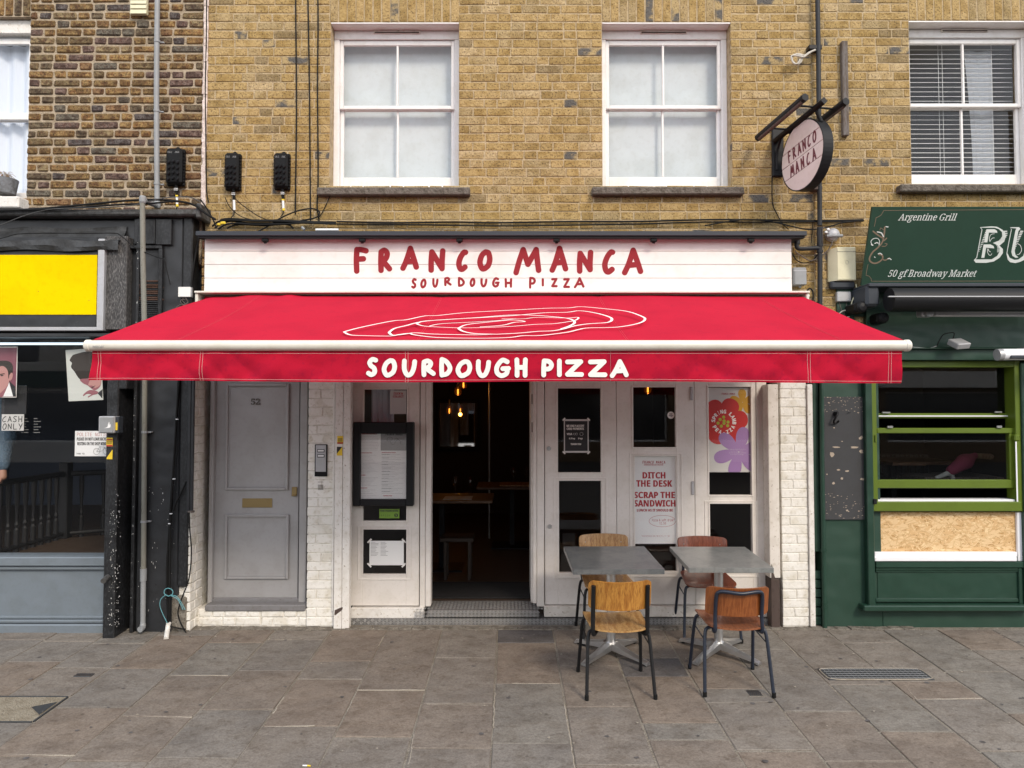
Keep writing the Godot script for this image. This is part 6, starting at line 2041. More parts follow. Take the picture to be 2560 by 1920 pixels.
	var lines := [at_depth(0, [4.606, 0.613, 4.117, 0.611, 2.989, 0.604, 2.982, 0.586, 2.973, 0.568, 2.954, 0.554, 2.936, 0.548, 2.932, 0.477]), at_depth(0, [2.924, 0.174, 2.92, 0.113, 2.92, 0.084, 2.947, 0.077, 2.966, 0.056, 2.972, 0.035, 4.737, 0.038])]
	for l in lines:
		var pl := []
		for v in l:
			pl.append(Vector2(v.x, v.y))
		var lst := new_st()
		var mm := PackedVector2Array()
		for p in pl:
			mm.append(p * 2000.0)
		for poly in Geometry2D.offset_polyline(mm, 3.6, Geometry2D.JOIN_ROUND, Geometry2D.END_BUTT):
			var qq := PackedVector2Array()
			for p in poly:
				qq.append(p / 2000.0)
			extrude(lst, qq, xf, 0.0012)
		put(g, "border_line", lst.commit(), M.gold_paint)
	# painted scroll
	for l in [[at_depth(0, [3.017, 0.472, 3.02, 0.421, 3.016, 0.357, 2.985, 0.31, 2.948, 0.273, 2.929, 0.226, 2.939, 0.198, 2.975, 0.182, 3.011, 0.193, 3.036, 0.221, 3.027, 0.249, 3.002, 0.254]), 0.012, 0], [at_depth(0, [3.036, 0.217, 3.057, 0.207, 3.079, 0.217, 3.092, 0.226]), 0.009, 0], [at_depth(0, [2.928, 0.44, 2.96, 0.417, 2.991, 0.398, 3.016, 0.385]), 0.011, 0], [at_depth(0, [3.016, 0.32, 3.044, 0.321, 3.056, 0.338, 3.037, 0.343]), 0.005, 0], [at_depth(0, [3.028, 0.366, 3.045, 0.385]), 0.009, 0], [at_depth(0, [3.013, 0.449, 2.986, 0.466, 2.981, 0.449]), 0.004, 0],
		[at_depth(0, [2.934, 0.334, 2.921, 0.357, 2.937, 0.38, 2.97, 0.383, 2.991, 0.361, 2.99, 0.329]), 0.0045, 1], [at_depth(0, [2.962, 0.435, 2.996, 0.426, 3.017, 0.398]), 0.008, 1], [at_depth(0, [3.026, 0.477, 3.043, 0.474]), 0.007, 1], [at_depth(0, [2.956, 0.343, 2.97, 0.35, 2.982, 0.345]), 0.007, 1], [at_depth(0, [2.929, 0.334, 2.94, 0.329]), 0.01, 1], [at_depth(0, [2.994, 0.259, 3.009, 0.264, 3.026, 0.254]), 0.006, 1], [at_depth(0, [3.079, 0.219, 3.094, 0.221, 3.108, 0.212]), 0.006, 1], [at_depth(0, [2.967, 0.234, 2.974, 0.23]), 0.006, 1]]:
		var pl := []
		for v in l[0]:
			pl.append(Vector2(v.x, v.y))
		var lst := new_st()
		stroke(lst, pl, l[1], xf, 0.0012 + 0.0008 * l[2])
		put(g, "scroll", lst.commit(), M.gold_paint if l[2] == 0 else M.sign_pale)
	for v in at_depth(0, [2.957, 0.608, 3.007, 0.529, 3.487, 0.615, 4.008, 0.618, 4.062, 0.067, 2.983, 0.049]):
		var sst := new_st()
		stroke(sst, [Vector2(v.x, v.y), Vector2(v.x + 0.001, v.y)], 0.006, xf, 0.003)
		put(g, "screw", sst.commit(), M.charcoal_metal)
	# folded awning under the sign
	var c := thing("folded_awning", "dark closed awning cassette with grey folding arm under the green sign", "awning", Vector3(3.8, 2.7, 0.2))
	box(c, "cover", 2.882, 2.805, 4.531, 2.836, 0.3, -0.02, M.charcoal_metal, 0.006)
	add_tube(c, "front_bar", [Vector3(3.007, 2.689, 0.36), Vector3(4.48, 2.689, 0.36)], 0.095, M.black_metal, 12)
	box(c, "bar_highlight", 2.954, 2.695, 4.401, 2.705, 0.46, 0.44, M.grey_alu, 0.003)  # pale strip modelled as the highlight along the dark bar
	box(c, "end_bracket", 2.869, 2.651, 2.98, 2.826, 0.28, 0.0, M.charcoal_metal, 0.02)
	box(c, "arm", 3.435, 2.571, 4.564, 2.623, 0.25, 0.2, M.grey_alu, 0.01)
	box(c, "arm", 3.617, 2.598, 4.533, 2.631, 0.29, 0.255, M.grey_plastic, 0.008)
	box(c, "elbow", 3.314, 2.567, 3.417, 2.637, 0.28, 0.19, M.grey_alu, 0.01)
	add_tube(c, "knuckle", [Vector3(3.359, 2.627, 0.285), Vector3(3.358, 2.562, 0.285)], 0.016, M.grey_plastic, 10)
	# lamps, heater and cameras
	var f := thing("floodlight", "small grey floodlight on a bracket above the lime window", "lamp", Vector3(3.649, 2.354, 0.2))
	var fh := put(f, "head", box_mesh(Vector3(0.13, 0.05, 0.11), 0.006), M.grey_alu, Vector3(3.659, 2.352, 0.2))
	fh.rotation = Vector3(0.5, 0.3, 0.1)
	var fg := put(f, "lens", box_mesh(Vector3(0.115, 0.004, 0.09), 0.001), M.awning_white, Vector3(3.659, 2.34, 0.2))
	fg.rotation = Vector3(0.5, 0.3, 0.1)
	add_tube(f, "bracket", at_depth(0.14, [3.639, 2.359, 3.652, 2.407, 3.66, 2.444, 3.636, 2.45, 3.574, 2.436, 3.544, 2.398, 3.514, 2.34]), 0.004, M.black_rubber, 6)
	add_tube(f, "cable", at_depth(0.1, [3.538, 2.344, 3.5, 2.329, 3.461, 2.324, 3.326, 2.334]), 0.004, M.grey_plastic, 6)
	var ht := thing("patio_heater", "white tubular wall heater at the right edge above the lime window", "heater", Vector3(4.05, 2.261, 0.3))
	add_tube(ht, "housing", [Vector3(3.938, 2.256, 0.3), Vector3(4.516, 2.261, 0.3)], 0.046, M.upvc, 18)
	add_tube(ht, "end_cap", [Vector3(3.899, 2.253, 0.3), Vector3(3.937, 2.256, 0.3)], 0.047, M.grey_alu, 18)
	box(ht, "element", 3.977, 2.22, 4.475, 2.247, 0.35, 0.32, M.charcoal_metal, 0.006)
	box(ht, "bracket", 4.18, 2.264, 4.218, 2.321, 0.25, 0.09, M.grey_alu, 0.004)
	for k in [[Vector3(2.829, 2.642, 0.25), "black dome speaker beside the folded awning, upper one", 2.801, 2.611, 2.906, 2.689, 0.2], [Vector3(3.03, 2.563, 0.2), "black dome speaker under the folded awning, lower one", 3.008, 2.528, 3.102, 2.61, 0.15]]:
		var cm := thing("dome_speaker", k[1], "speaker", k[0])
		box(cm, "case", k[2], k[3], k[4], k[5], k[6] + 0.02, k[6] - 0.16, M.black_plastic, 0.015)
		var dm := put(cm, "dome", lathe_mesh([[0.046, 0.0], [0.043, 0.018], [0.03, 0.034], [0.0, 0.04]], 18), M.black_metal, Vector3((k[2] + k[4]) / 2, (k[3] + k[5]) / 2, k[6] + 0.02))
		dm.rotation.x = PI / 2

func flake(st: SurfaceTool, q: Array, cx: float, cy: float, rx: float, ry: float) -> void:
	var c := Vector3(lerp(q[0], q[2], (cx - 178) / 246.0), lerp(q[3], q[1], (cy - 258) / 707.0), 0.0146)
	var ring := []
	var k := 0.00146
	for j in 10:
		var a := TAU * j / 10
		var r := rng.randf_range(0.55, 1.15)
		var p := c + Vector3(cos(a) * rx * k * r, sin(a) * ry * k * r, 0)
		p.x = clampf(p.x, q[0] + 0.001, q[2] - 0.001)
		p.y = clampf(p.y, q[1] + 0.001, q[3] - 0.001)
		ring.append(p)
	for j in 10:
		tri(st, c, ring[j], ring[(j + 1) % 10], Vector3.BACK)

# the tall shaded initials at the right edge of the green sign
func big_letters(g: Node3D, xf: Transform3D) -> void:
	var lift := func(d: float) -> Transform3D: return xf * Transform3D(Basis.IDENTITY, Vector3(0, 0, d))
	var shapes := [
		# pale block shade, then dark face, then pale inlays
		[at_depth(0, [3.786, 0.208, 3.806, 0.187, 3.89, 0.186, 3.951, 0.197, 3.993, 0.227, 4.013, 0.265, 4.007, 0.298, 3.974, 0.325, 4.006, 0.358, 4.011, 0.401, 3.997, 0.433, 3.97, 0.454, 3.925, 0.476, 3.876, 0.479, 3.787, 0.472, 3.804, 0.454, 3.804, 0.23]), M.sign_pale, 0.0],
		[at_depth(0, [3.799, 0.215, 3.931, 0.216, 3.97, 0.243, 3.983, 0.276, 3.978, 0.303, 3.953, 0.33, 3.914, 0.347, 3.965, 0.368, 3.981, 0.401, 3.972, 0.433, 3.943, 0.457, 3.905, 0.469, 3.798, 0.468, 3.811, 0.452, 3.81, 0.23]), M.green_sign, 0.0012],
		[at_depth(0, [3.843, 0.352, 3.842, 0.456, 3.907, 0.457, 3.929, 0.444, 3.935, 0.428, 3.866, 0.43, 3.868, 0.352]), M.sign_pale, 0.0022],
		[at_depth(0, [3.843, 0.227, 3.841, 0.335, 3.895, 0.336, 3.925, 0.322, 3.934, 0.303, 3.867, 0.309, 3.867, 0.227]), M.sign_pale, 0.0022],
		[at_depth(0, [4.042, 0.271, 4.062, 0.213, 4.088, 0.191, 4.131, 0.184, 4.168, 0.194, 4.206, 0.213, 4.235, 0.257, 4.239, 0.374, 4.235, 0.473, 4.191, 0.473, 4.195, 0.32, 4.184, 0.241, 4.15, 0.213, 4.118, 0.21, 4.076, 0.227, 4.056, 0.257]), M.sign_pale, 0.0],
		[at_depth(0, [4.027, 0.472, 4.103, 0.473, 4.117, 0.459, 4.104, 0.441, 4.106, 0.282, 4.118, 0.252, 4.147, 0.23, 4.125, 0.227, 4.095, 0.243, 4.08, 0.276, 4.079, 0.444, 4.084, 0.463, 4.048, 0.465]), M.sign_pale, 0.0005],
		[at_depth(0, [4.033, 0.469, 4.047, 0.454, 4.047, 0.303, 4.048, 0.262, 4.065, 0.227, 4.09, 0.21, 4.086, 0.202, 4.061, 0.219, 4.043, 0.26, 4.041, 0.32, 4.042, 0.454]), M.sign_pale, 0.0010]]
	for s in shapes:
		var poly := PackedVector2Array()
		for v in s[0]:
			poly.append(Vector2(v.x, v.y))
		if Geometry2D.triangulate_polygon(poly).is_empty():
			continue
		var st := new_st()
		extrude(st, poly, lift.call(s[2]), 0.0012)
		put(g, "letter", st.commit(), s[1])
	var bars := new_st()
	for k in 13:
		var y := 440.0 + k * 50
		var xa := 900.0 - (y - 440) * 0.165
		bar_at(bars, xf, xa, y, 78 - k * 3.2, 34 - k * 1.6)
		bar_at(bars, xf, 1765 - (y - 440) * 0.165, y + 10, 78 - k * 2.6, 34 - k * 1.6)
	for v in [[1355, 450, 85], [1370, 508, 85], [1365, 565, 95], [1350, 620, 95], [1320, 670, 90], [1285, 715, 70], [1235, 860, 65], [1260, 900, 75], [1270, 940, 95], [1275, 980, 98], [1280, 1020, 95], [1285, 1060, 85]]:
		bar_at(bars, xf, v[0], v[1], v[2], 30 if v[1] < 800 else 20)
	var shade := put(g, "letter_shading", bars.commit(), M.sign_pale)
	shade.set_meta("kind", "stuff")
	for l in [at_depth(0, [3.888, 0.358, 3.88, 0.376, 3.88, 0.398, 3.89, 0.416, 3.912, 0.42]), at_depth(0, [3.889, 0.36, 3.895, 0.376, 3.907, 0.387, 3.919, 0.387]), at_depth(0, [3.882, 0.301, 3.884, 0.276, 3.9, 0.252, 3.914, 0.247, 3.923, 0.26]), at_depth(0, [3.885, 0.298, 3.895, 0.282, 3.909, 0.276]), at_depth(0, [4.122, 0.339, 4.141, 0.328, 4.156, 0.303, 4.159, 0.279, 4.147, 0.257, 4.131, 0.253])]:
		var pl := []
		for v in l:
			pl.append(Vector2(v.x, v.y))
		var st := new_st()
		stroke(st, pl, 0.0042, lift.call(0.0014), 0.0016)
		put(g, "letter_flourish", st.commit(), M.sign_pale)

func bar_at(st: SurfaceTool, xf: Transform3D, x: float, y: float, w: float, h: float) -> void:
	var o := Vector3(3.547, 0.561, 0)
	var e := Vector3(3.87, 0.292, 0)
	var kx := (e.x - o.x) / 1000.0
	var ky := (e.y - o.y) / 1000.0
	var c := Vector2(o.x + (x + w / 2) * kx, o.y + y * ky)
	var hw := w * kx / 2
	var hh := absf(h * ky / 2)
	extrude(st, PackedVector2Array([c + Vector2(-hw, -hh), c + Vector2(hw, -hh), c + Vector2(hw + 0.001, hh), c + Vector2(-hw + 0.001, hh)]), xf * Transform3D(Basis.IDENTITY, Vector3(0, 0, 0.0022)), 0.001)

# ------------------------------------------------------------------ fascia sign of the restaurant

func build_fascia_sign() -> void:
	var s := thing("fascia_sign", "long white boarded shop sign hand-lettered FRANCO MANCA SOURDOUGH PIZZA in dark red", "sign", Vector3(-0.1, 2.78, 0.1))
	var b := [-2.546, 2.785, -1.452, 3.235, 0.16]
	var x0: float = b[0]
	var x1: float = 2.315
	var ys := [3.232, 3.125, 3.013, 2.900, 2.778]
	for k in 4:
		box(s, "board", x0, ys[k + 1] + 0.0012, x1, ys[k] - 0.0012, 0.16, 0.13, M.sign_white, 0.0025)
	box(s, "backing", x0, 2.77, x1, 3.23, 0.128, -0.02, M.white_paint, 0.003)
	box(s, "top_trim", -2.575, 3.228, 2.40, 3.266, 0.27, 0.0, M.charcoal_metal, 0.004)
	box(s, "drip_edge", -2.565, 3.212, 2.39, 3.2275, 0.255, 0.20, M.black_metal, 0.003)
	for k in 6:
		var x: float = -2.02 + k * 0.795
		var sp := part(s, "spot_lamp", Vector3(x, 3.2, 0.22) - s.position)
		box(sp, "clip", x - 0.026, 3.185, x + 0.026, 3.211, 0.25, 0.215, M.black_plastic, 0.004)
		add_tube(sp, "snout", [Vector3(x, 3.192, 0.235), Vector3(x, 3.178, 0.225)], 0.014, M.black_plastic, 10)
	# exposed brick return at the left end
	for k in 6:
		box(s, "brick", -2.588, 2.775 + k * 0.076, -2.553, 2.845 + k * 0.076, 0.12, -0.02, M.red_brick if k > 4 else M.dark_brick_3, 0.008)
	var m = M.maroon
	var xf := wall_at(0.1602)
	var big := [["F", -1.318, 2.936, -1.186, 3.161, 0.16], ["R", -1.114, 2.942, -0.991, 3.155, 0.16], ["A", -0.925, 2.96, -0.769, 3.171, 0.16], ["N", -0.697, 2.944, -0.545, 3.149, 0.16], ["C", -0.466, 2.951, -0.359, 3.147, 0.16], ["O", -0.29, 2.956, -0.161, 3.141, 0.16],
		["M", 0.011, 2.923, 0.253, 3.168, 0.16], ["A", 0.31, 2.944, 0.466, 3.171, 0.16], ["N", 0.532, 2.936, 0.679, 3.137, 0.16], ["C", 0.741, 2.929, 0.859, 3.149, 0.16], ["A", 0.909, 2.923, 1.086, 3.155, 0.16]]
	for l in big:
		letter(s, l[0], l[1], l[2], l[3], l[4], 0.046, m, xf, 0.0015)
	var small := [["S", -0.834, 2.812, -0.786, 2.899, 0.16], ["O", -0.76, 2.815, -0.706, 2.896, 0.16], ["U", -0.661, 2.821, -0.607, 2.899, 0.16], ["R", -0.565, 2.833, -0.499, 2.911, 0.16], ["D", -0.451, 2.827, -0.389, 2.911, 0.16], ["O", -0.352, 2.826, -0.302, 2.903, 0.16], ["U", -0.263, 2.824, -0.203, 2.899, 0.16],
		["G", -0.167, 2.821, -0.102, 2.908, 0.16], ["H", -0.064, 2.82, 0.005, 2.899, 0.16], ["P", 0.136, 2.812, 0.2, 2.911, 0.16], ["I", 0.243, 2.831, 0.267, 2.899, 0.16], ["Z", 0.322, 2.821, 0.378, 2.903, 0.16], ["Z", 0.421, 2.815, 0.48, 2.902, 0.16], ["A", 0.511, 2.816, 0.6, 2.908, 0.16]]
	for l in small:
		letter(s, l[0], l[1], l[2], l[3], l[4], 0.019, m, xf, 0.0015)

# ------------------------------------------------------------------ awning

const BACK := Vector3(0, 2.775, 0.235)
const FRONT := Vector3(0, 2.235, 1.70)

func cloth_z(x: float, t: float) -> float:
	# sag, and folds that run from the left corner
	var left := clampf((-1.5 - x) / 1.0, 0, 1)
	var r := clampf((x - 1.2) / 1.2, 0, 1)
	var fold := 0.020 * left * sin(7.0 * (x + 2.4) + 5.0 * t) * (1.0 - t)
	fold += 0.016 * exp(-pow((x + 2.05 - 0.25 * (1.0 - t)) / 0.06, 2.0)) * (1.0 - t) * (1.0 - t)
	fold -= 0.022 * exp(-pow((x + 2.28) / 0.14, 2.0)) * (1.0 - t)
	fold += 0.006 * r * sin(5.0 * x + 7.0 * t) * (1.0 - t)
	fold += 0.004 * sin(2.3 * x + 2.2 * t) + 0.0025 * sin(6.1 * x - 3.0 * t + 1.0)
	return fold - 0.014 * sin(PI * t) - 0.004 * exp(-pow((x + 0.58) / 0.03, 2.0)) - 0.004 * exp(-pow((x - 0.70) / 0.03, 2.0))

func valance_z(x: float, t: float) -> float:
	# creases left from folding; calm behind the lettering
	var a := 0.0025
	if x < -0.95:
		a = lerpf(0.0025, 0.018, clampf((-0.95 - x) / 0.4, 0, 1))
	elif x > 0.75:
		a = lerpf(0.0025, 0.018, clampf((x - 0.75) / 0.4, 0, 1))
	var u := x * 9.0 + t * 2.6
	var v := x * 16.0 - t * 4.4
	return a * (sin(u + 1.3 * sin(x * 4.1)) * 0.55 + absf(sin(v * 0.7 + sin(x * 7.0))) * 0.6 - 0.3 + 0.35 * sin(x * 31.0 + t * 5.5)) * (0.25 + 0.75 * t) - 0.004 * t

func build_awning() -> void:
	var s := thing("red_awning", "wide red fabric awning with a white spiral drawing and SOURDOUGH PIZZA on its valance", "awning", Vector3(-0.09, 2.2, 0.6))
	var x0 := -2.545
	var x1 := 2.375
	# cassette
	box(s, "cassette_lid", -2.572, 2.758, 2.412, 2.774, 0.285, 0.0, M.bar_cream, 0.003)
	box(s, "cassette_back", -2.55, 2.55, 2.39, 2.757, 0.06, 0.0, M.black_metal, 0.003)
	for x in [-2.572, 2.388]:
		box(s, "cassette_cheek", x, 2.55, x + 0.024, 2.757, 0.27, 0.0, M.bar_cream, 0.01)
	add_tube(s, "roller", [Vector3(x0 + 0.02, 2.71, 0.17), Vector3(x1 - 0.02, 2.71, 0.17)], 0.036, M.awning_red, 14)
	# cloth
	var st := new_st()
	st.set_smooth_group(0)
	var nx := 150
	var nt := 22
	var P := []
	var slope := (FRONT - BACK)
	var nrm := Vector3(0, slope.z, -slope.y).normalized()
	for i in nx + 1:
		var row := []
		for j in nt + 1:
			var t := float(j) / nt
			var x: float = lerp(x0, x1, float(i) / nx)
			# the cloth is drawn in a little at the back on the left
			if x < -2.2:
				x = lerp(x, maxf(x, x + (-2.2 - x) * 0.25), (1.0 - t) * (1.0 - t))
			row.append(BACK.lerp(FRONT, t) + Vector3(x, -0.035 * (1 - t), 0) + nrm * cloth_z(x, t))
		P.append(row)
	for i in nx:
		for j in nt:
			for q in [[i, j], [i + 1, j], [i + 1, j + 1], [i, j], [i + 1, j + 1], [i, j + 1]]:
				st.add_vertex(P[q[0]][q[1]])
	st.index()
	st.generate_normals()
	put(s, "cloth", st.commit(), M.awning_red)
	for x in [-2.05, -0.58, 0.70, 2.0]:
		for d in [0.0, 0.012]:
			var pts := []
			for j in nt + 1:
				var t := float(j) / nt
				pts.append(BACK.lerp(FRONT, t) + Vector3(x + d, -0.035 * (1 - t), 0) + nrm * (cloth_z(x + d, t) + 0.001))
			add_tube(s, "stitching", pts, 0.0009, M.thread_red, 4, 1)
	# front bar
	add_tube(s, "front_bar", [Vector3(-2.552, 2.203, 1.705), Vector3(2.38, 2.203, 1.705)], 0.0325, M.bar_cream, 18)
	for x in [-2.565, 2.393]:
		var cap := put(s, "end_cap", lathe_mesh([[0.0, -0.02], [0.030, -0.018], [0.036, -0.01], [0.036, 0.012], [0.031, 0.018], [0.0, 0.02]], 20), M.bar_cream, Vector3(x, 2.203, 1.705))
		cap.rotation.z = PI / 2
	text(s, "maker_name", "weinar", "Droid Sans", -2.525, 2.188, -2.455, 2.204, wall_at(1.7355), M.print_grey, false, 0.0, 0.002)
	# valance
	var vs := new_st()
	vs.set_smooth_group(0)
	var vt := 14
	var vn := 300
	var top := 2.172
	var V := []
	for i in vn + 1:
		var row := []
		for j in vt + 1:
			var t := float(j) / vt
			var x: float = lerp(-2.545, 2.365, float(i) / vn)
			var low: float = 1.985 + 0.004 * sin(x * 2.2) - 0.006 * smoothstep(0.0, 2.4, x) + 0.006 * smoothstep(-1.5, -2.5, x)
			row.append(Vector3(x - (0.02 * t if i == 0 else 0.0), lerp(top, low, t), 1.702 + valance_z(x, t)))
		V.append(row)
	for i in vn:
		for j in vt:
			for q in [[i, j], [i + 1, j], [i + 1, j + 1], [i, j], [i + 1, j + 1], [i, j + 1]]:
				vs.add_vertex(V[q[0]][q[1]])
	vs.index()
	vs.generate_normals()
	put(s, "valance", vs.commit(), M.valance_red)
	for tt in [0.09, 0.94]:
		var pts := []
		for i in vn + 1:
			var j := int(tt * vt)
			pts.append(V[i][j].lerp(V[i][j + 1], tt * vt - j) + Vector3(0, 0, 0.001))
		add_tube(s, "stitching", pts, 0.0010, M.thread, 4, 1)
	for x in [-2.50, -2.488, -1.88, -1.868, -0.64, -0.628, 0.60, 0.612, 1.80, 1.812, 2.29, 2.302]:
		var i := int((x + 2.545) / 4.91 * vn)
		var pts := []
		for j in vt + 1:
			pts.append(V[i][j] + Vector3(0, 0, 0.001))
		add_tube(s, "stitching", pts, 0.0010, M.thread, 4, 1)
	var m = M.awning_white
	var xf := wall_at(1.7055)
	for l in [["S", -0.883, 2.012, -0.809, 2.133, 1.71], ["O", -0.79, 2.01, -0.696, 2.126, 1.71], ["U", -0.669, 2.012, -0.575, 2.124, 1.71], ["R", -0.553, 2.012, -0.462, 2.124, 1.71], ["D", -0.444, 2.01, -0.361, 2.133, 1.71], ["O", -0.343, 2.007, -0.241, 2.12, 1.71], ["U", -0.221, 2.008, -0.127, 2.12, 1.71],
		["G", -0.112, 2.006, -0.007, 2.128, 1.71], ["H", 0.012, 2.008, 0.098, 2.131, 1.71], ["P", 0.172, 2.01, 0.256, 2.124, 1.71], ["I", 0.275, 2.012, 0.299, 2.124, 1.71], ["Z", 0.317, 2.01, 0.435, 2.122, 1.71], ["Z", 0.456, 2.008, 0.577, 2.122, 1.71], ["A", 0.592, 2.006, 0.706, 2.12, 1.71]]:
		letter(s, l[0], l[1], l[2], l[3], l[4], 0.0285, m, xf, 0.0015)
	# the spiral drawn on the cloth
	var draw := [
		[[Vector3(-1.064, 2.307, 1.52), Vector3(-1.001, 2.34, 1.43), Vector3(-0.892, 2.382, 1.317), Vector3(-0.792, 2.414, 1.231), Vector3(-0.718, 2.423, 1.206), Vector3(-0.604, 2.464, 1.094), Vector3(-0.515, 2.469, 1.082), Vector3(-0.32, 2.501, 0.995), Vector3(0, 2.529, 0.918), Vector3(0.25, 2.551, 0.858), Vector3(0.409, 2.555, 0.849), Vector3(0.508, 2.569, 0.811), Vector3(0.669, 2.546, 0.872), Vector3(0.814, 2.517, 0.95), Vector3(0.885, 2.472, 1.073), Vector3(0.907, 2.433, 1.178), Vector3(0.844, 2.389, 1.298), Vector3(0.685, 2.351, 1.401), Vector3(0.494, 2.343, 1.423), Vector3(0.424, 2.327, 1.467), Vector3(0.345, 2.303, 1.531), Vector3(0.178, 2.275, 1.607), Vector3(0.07, 2.273, 1.614), Vector3(-0.02, 2.257, 1.658), Vector3(-0.196, 2.251, 1.674), Vector3(-0.454, 2.257, 1.658), Vector3(-0.605, 2.28, 1.593), Vector3(-0.646, 2.293, 1.559), Vector3(-0.705, 2.283, 1.587), Vector3(-0.754, 2.27, 1.621), Vector3(-0.907, 2.273, 1.614), Vector3(-1.006, 2.28, 1.593), Vector3(-1.064, 2.307, 1.52)], 0.011],
		[[Vector3(-0.775, 2.301, 1.539), Vector3(-0.757, 2.338, 1.439), Vector3(-0.694, 2.365, 1.364), Vector3(-0.629, 2.396, 1.279), Vector3(-0.548, 2.414, 1.232), Vector3(-0.406, 2.43, 1.187), Vector3(-0.21, 2.446, 1.146), Vector3(0, 2.466, 1.091), Vector3(0.233, 2.498, 1.005), Vector3(0.388, 2.504, 0.987), Vector3(0.484, 2.521, 0.942), Vector3(0.59, 2.496, 1.009), Vector3(0.667, 2.456, 1.117), Vector3(0.678, 2.426, 1.199), Vector3(0.635, 2.396, 1.279), Vector3(0.505, 2.382, 1.318), Vector3(0.405, 2.361, 1.376), Vector3(0.333, 2.334, 1.45), Vector3(0.256, 2.316, 1.497), Vector3(0.163, 2.311, 1.511), Vector3(0.025, 2.294, 1.557), Vector3(-0.2, 2.281, 1.591), Vector3(-0.372, 2.283, 1.588), Vector3(-0.508, 2.288, 1.574), Vector3(-0.612, 2.298, 1.546), Vector3(-0.687, 2.283, 1.588), Vector3(-0.743, 2.278, 1.601), Vector3(-0.775, 2.301, 1.539)], 0.012],
		[[Vector3(-0.632, 2.382, 1.32), Vector3(-0.595, 2.408, 1.249), Vector3(-0.453, 2.424, 1.205), Vector3(-0.221, 2.448, 1.139), Vector3(-0.022, 2.472, 1.076), Vector3(0.129, 2.472, 1.076), Vector3(0.278, 2.456, 1.118), Vector3(0.392, 2.433, 1.18), Vector3(0.418, 2.396, 1.281), Vector3(0.376, 2.361, 1.377), Vector3(0.314, 2.333, 1.451)], 0.012],
		[[Vector3(-0.632, 2.382, 1.321), Vector3(-0.578, 2.361, 1.378), Vector3(-0.481, 2.351, 1.404), Vector3(-0.292, 2.343, 1.426), Vector3(-0.021, 2.356, 1.389), Vector3(0.141, 2.375, 1.34), Vector3(0.266, 2.382, 1.321), Vector3(0.345, 2.396, 1.282), Vector3(0.428, 2.418, 1.222), Vector3(0.453, 2.448, 1.14), Vector3(0.374, 2.441, 1.161), Vector3(0.177, 2.448, 1.14), Vector3(0.077, 2.433, 1.181), Vector3(-0.071, 2.433, 1.181)], 0.009],
		[[Vector3(-0.54, 2.36, 1.379), Vector3(-0.471, 2.382, 1.322), Vector3(-0.301, 2.396, 1.283), Vector3(-0.109, 2.413, 1.235), Vector3(0.028, 2.433, 1.183)], 0.009],
		[[Vector3(-0.345, 2.34, 1.436), Vector3(-0.297, 2.374, 1.342), Vector3(-0.156, 2.399, 1.276), Vector3(-0.021, 2.418, 1.225), Vector3(0.047, 2.416, 1.229), Vector3(0.085, 2.403, 1.265), Vector3(0.017, 2.396, 1.284), Vector3(-0.068, 2.367, 1.361), Vector3(-0.208, 2.351, 1.407)], 0.010],
		[[Vector3(-0.345, 2.34, 1.437), Vector3(-0.314, 2.313, 1.51), Vector3(-0.237, 2.292, 1.566), Vector3(-0.101, 2.285, 1.587)], 0.012]]
	for d in draw:
		ribbon(s, "drawn_line", smooth_path(d[0], 5), d[1] * 1.55, nrm, M.awning_white)
	# folding arms below the cloth
	for a in [[Vector3(-1.9, 2.62, 0.16), Vector3(-1.1, 2.40, 0.95), Vector3(-1.9, 2.19, 1.66)], [Vector3(1.7, 2.62, 0.16), Vector3(0.9, 2.40, 0.95), Vector3(1.7, 2.19, 1.66)]]:
		add_tube(s, "arm", [a[0], a[1]], 0.02, M.bar_cream, 8)
		add_tube(s, "arm", [a[1] + Vector3(0, -0.03, 0), a[2]], 0.018, M.bar_cream, 8)

# a flat line of paint laid along points on a surface
func ribbon(parent: Node3D, called: String, pts: Array, w: float, n: Vector3, m) -> void:
	var st := new_st()
	var L := []
	var R := []
	for i in pts.size():
		var d: Vector3 = pts[min(i + 1, pts.size() - 1)] - pts[max(i - 1, 0)]
		var side := d.cross(n).normalized()
		# a brush laid flat: broad across the slope, thinner along it
		var k := w * (0.55 + 0.45 * absf(d.normalized().z)) * 0.5
		L.append(pts[i] + side * k)
		R.append(pts[i] - side * k)
	for i in pts.size() - 1:
		quad(st, L[i], R[i], R[i + 1], L[i + 1], n)
	put(parent, called, st.commit(), m)

# ------------------------------------------------------------------ round projecting sign

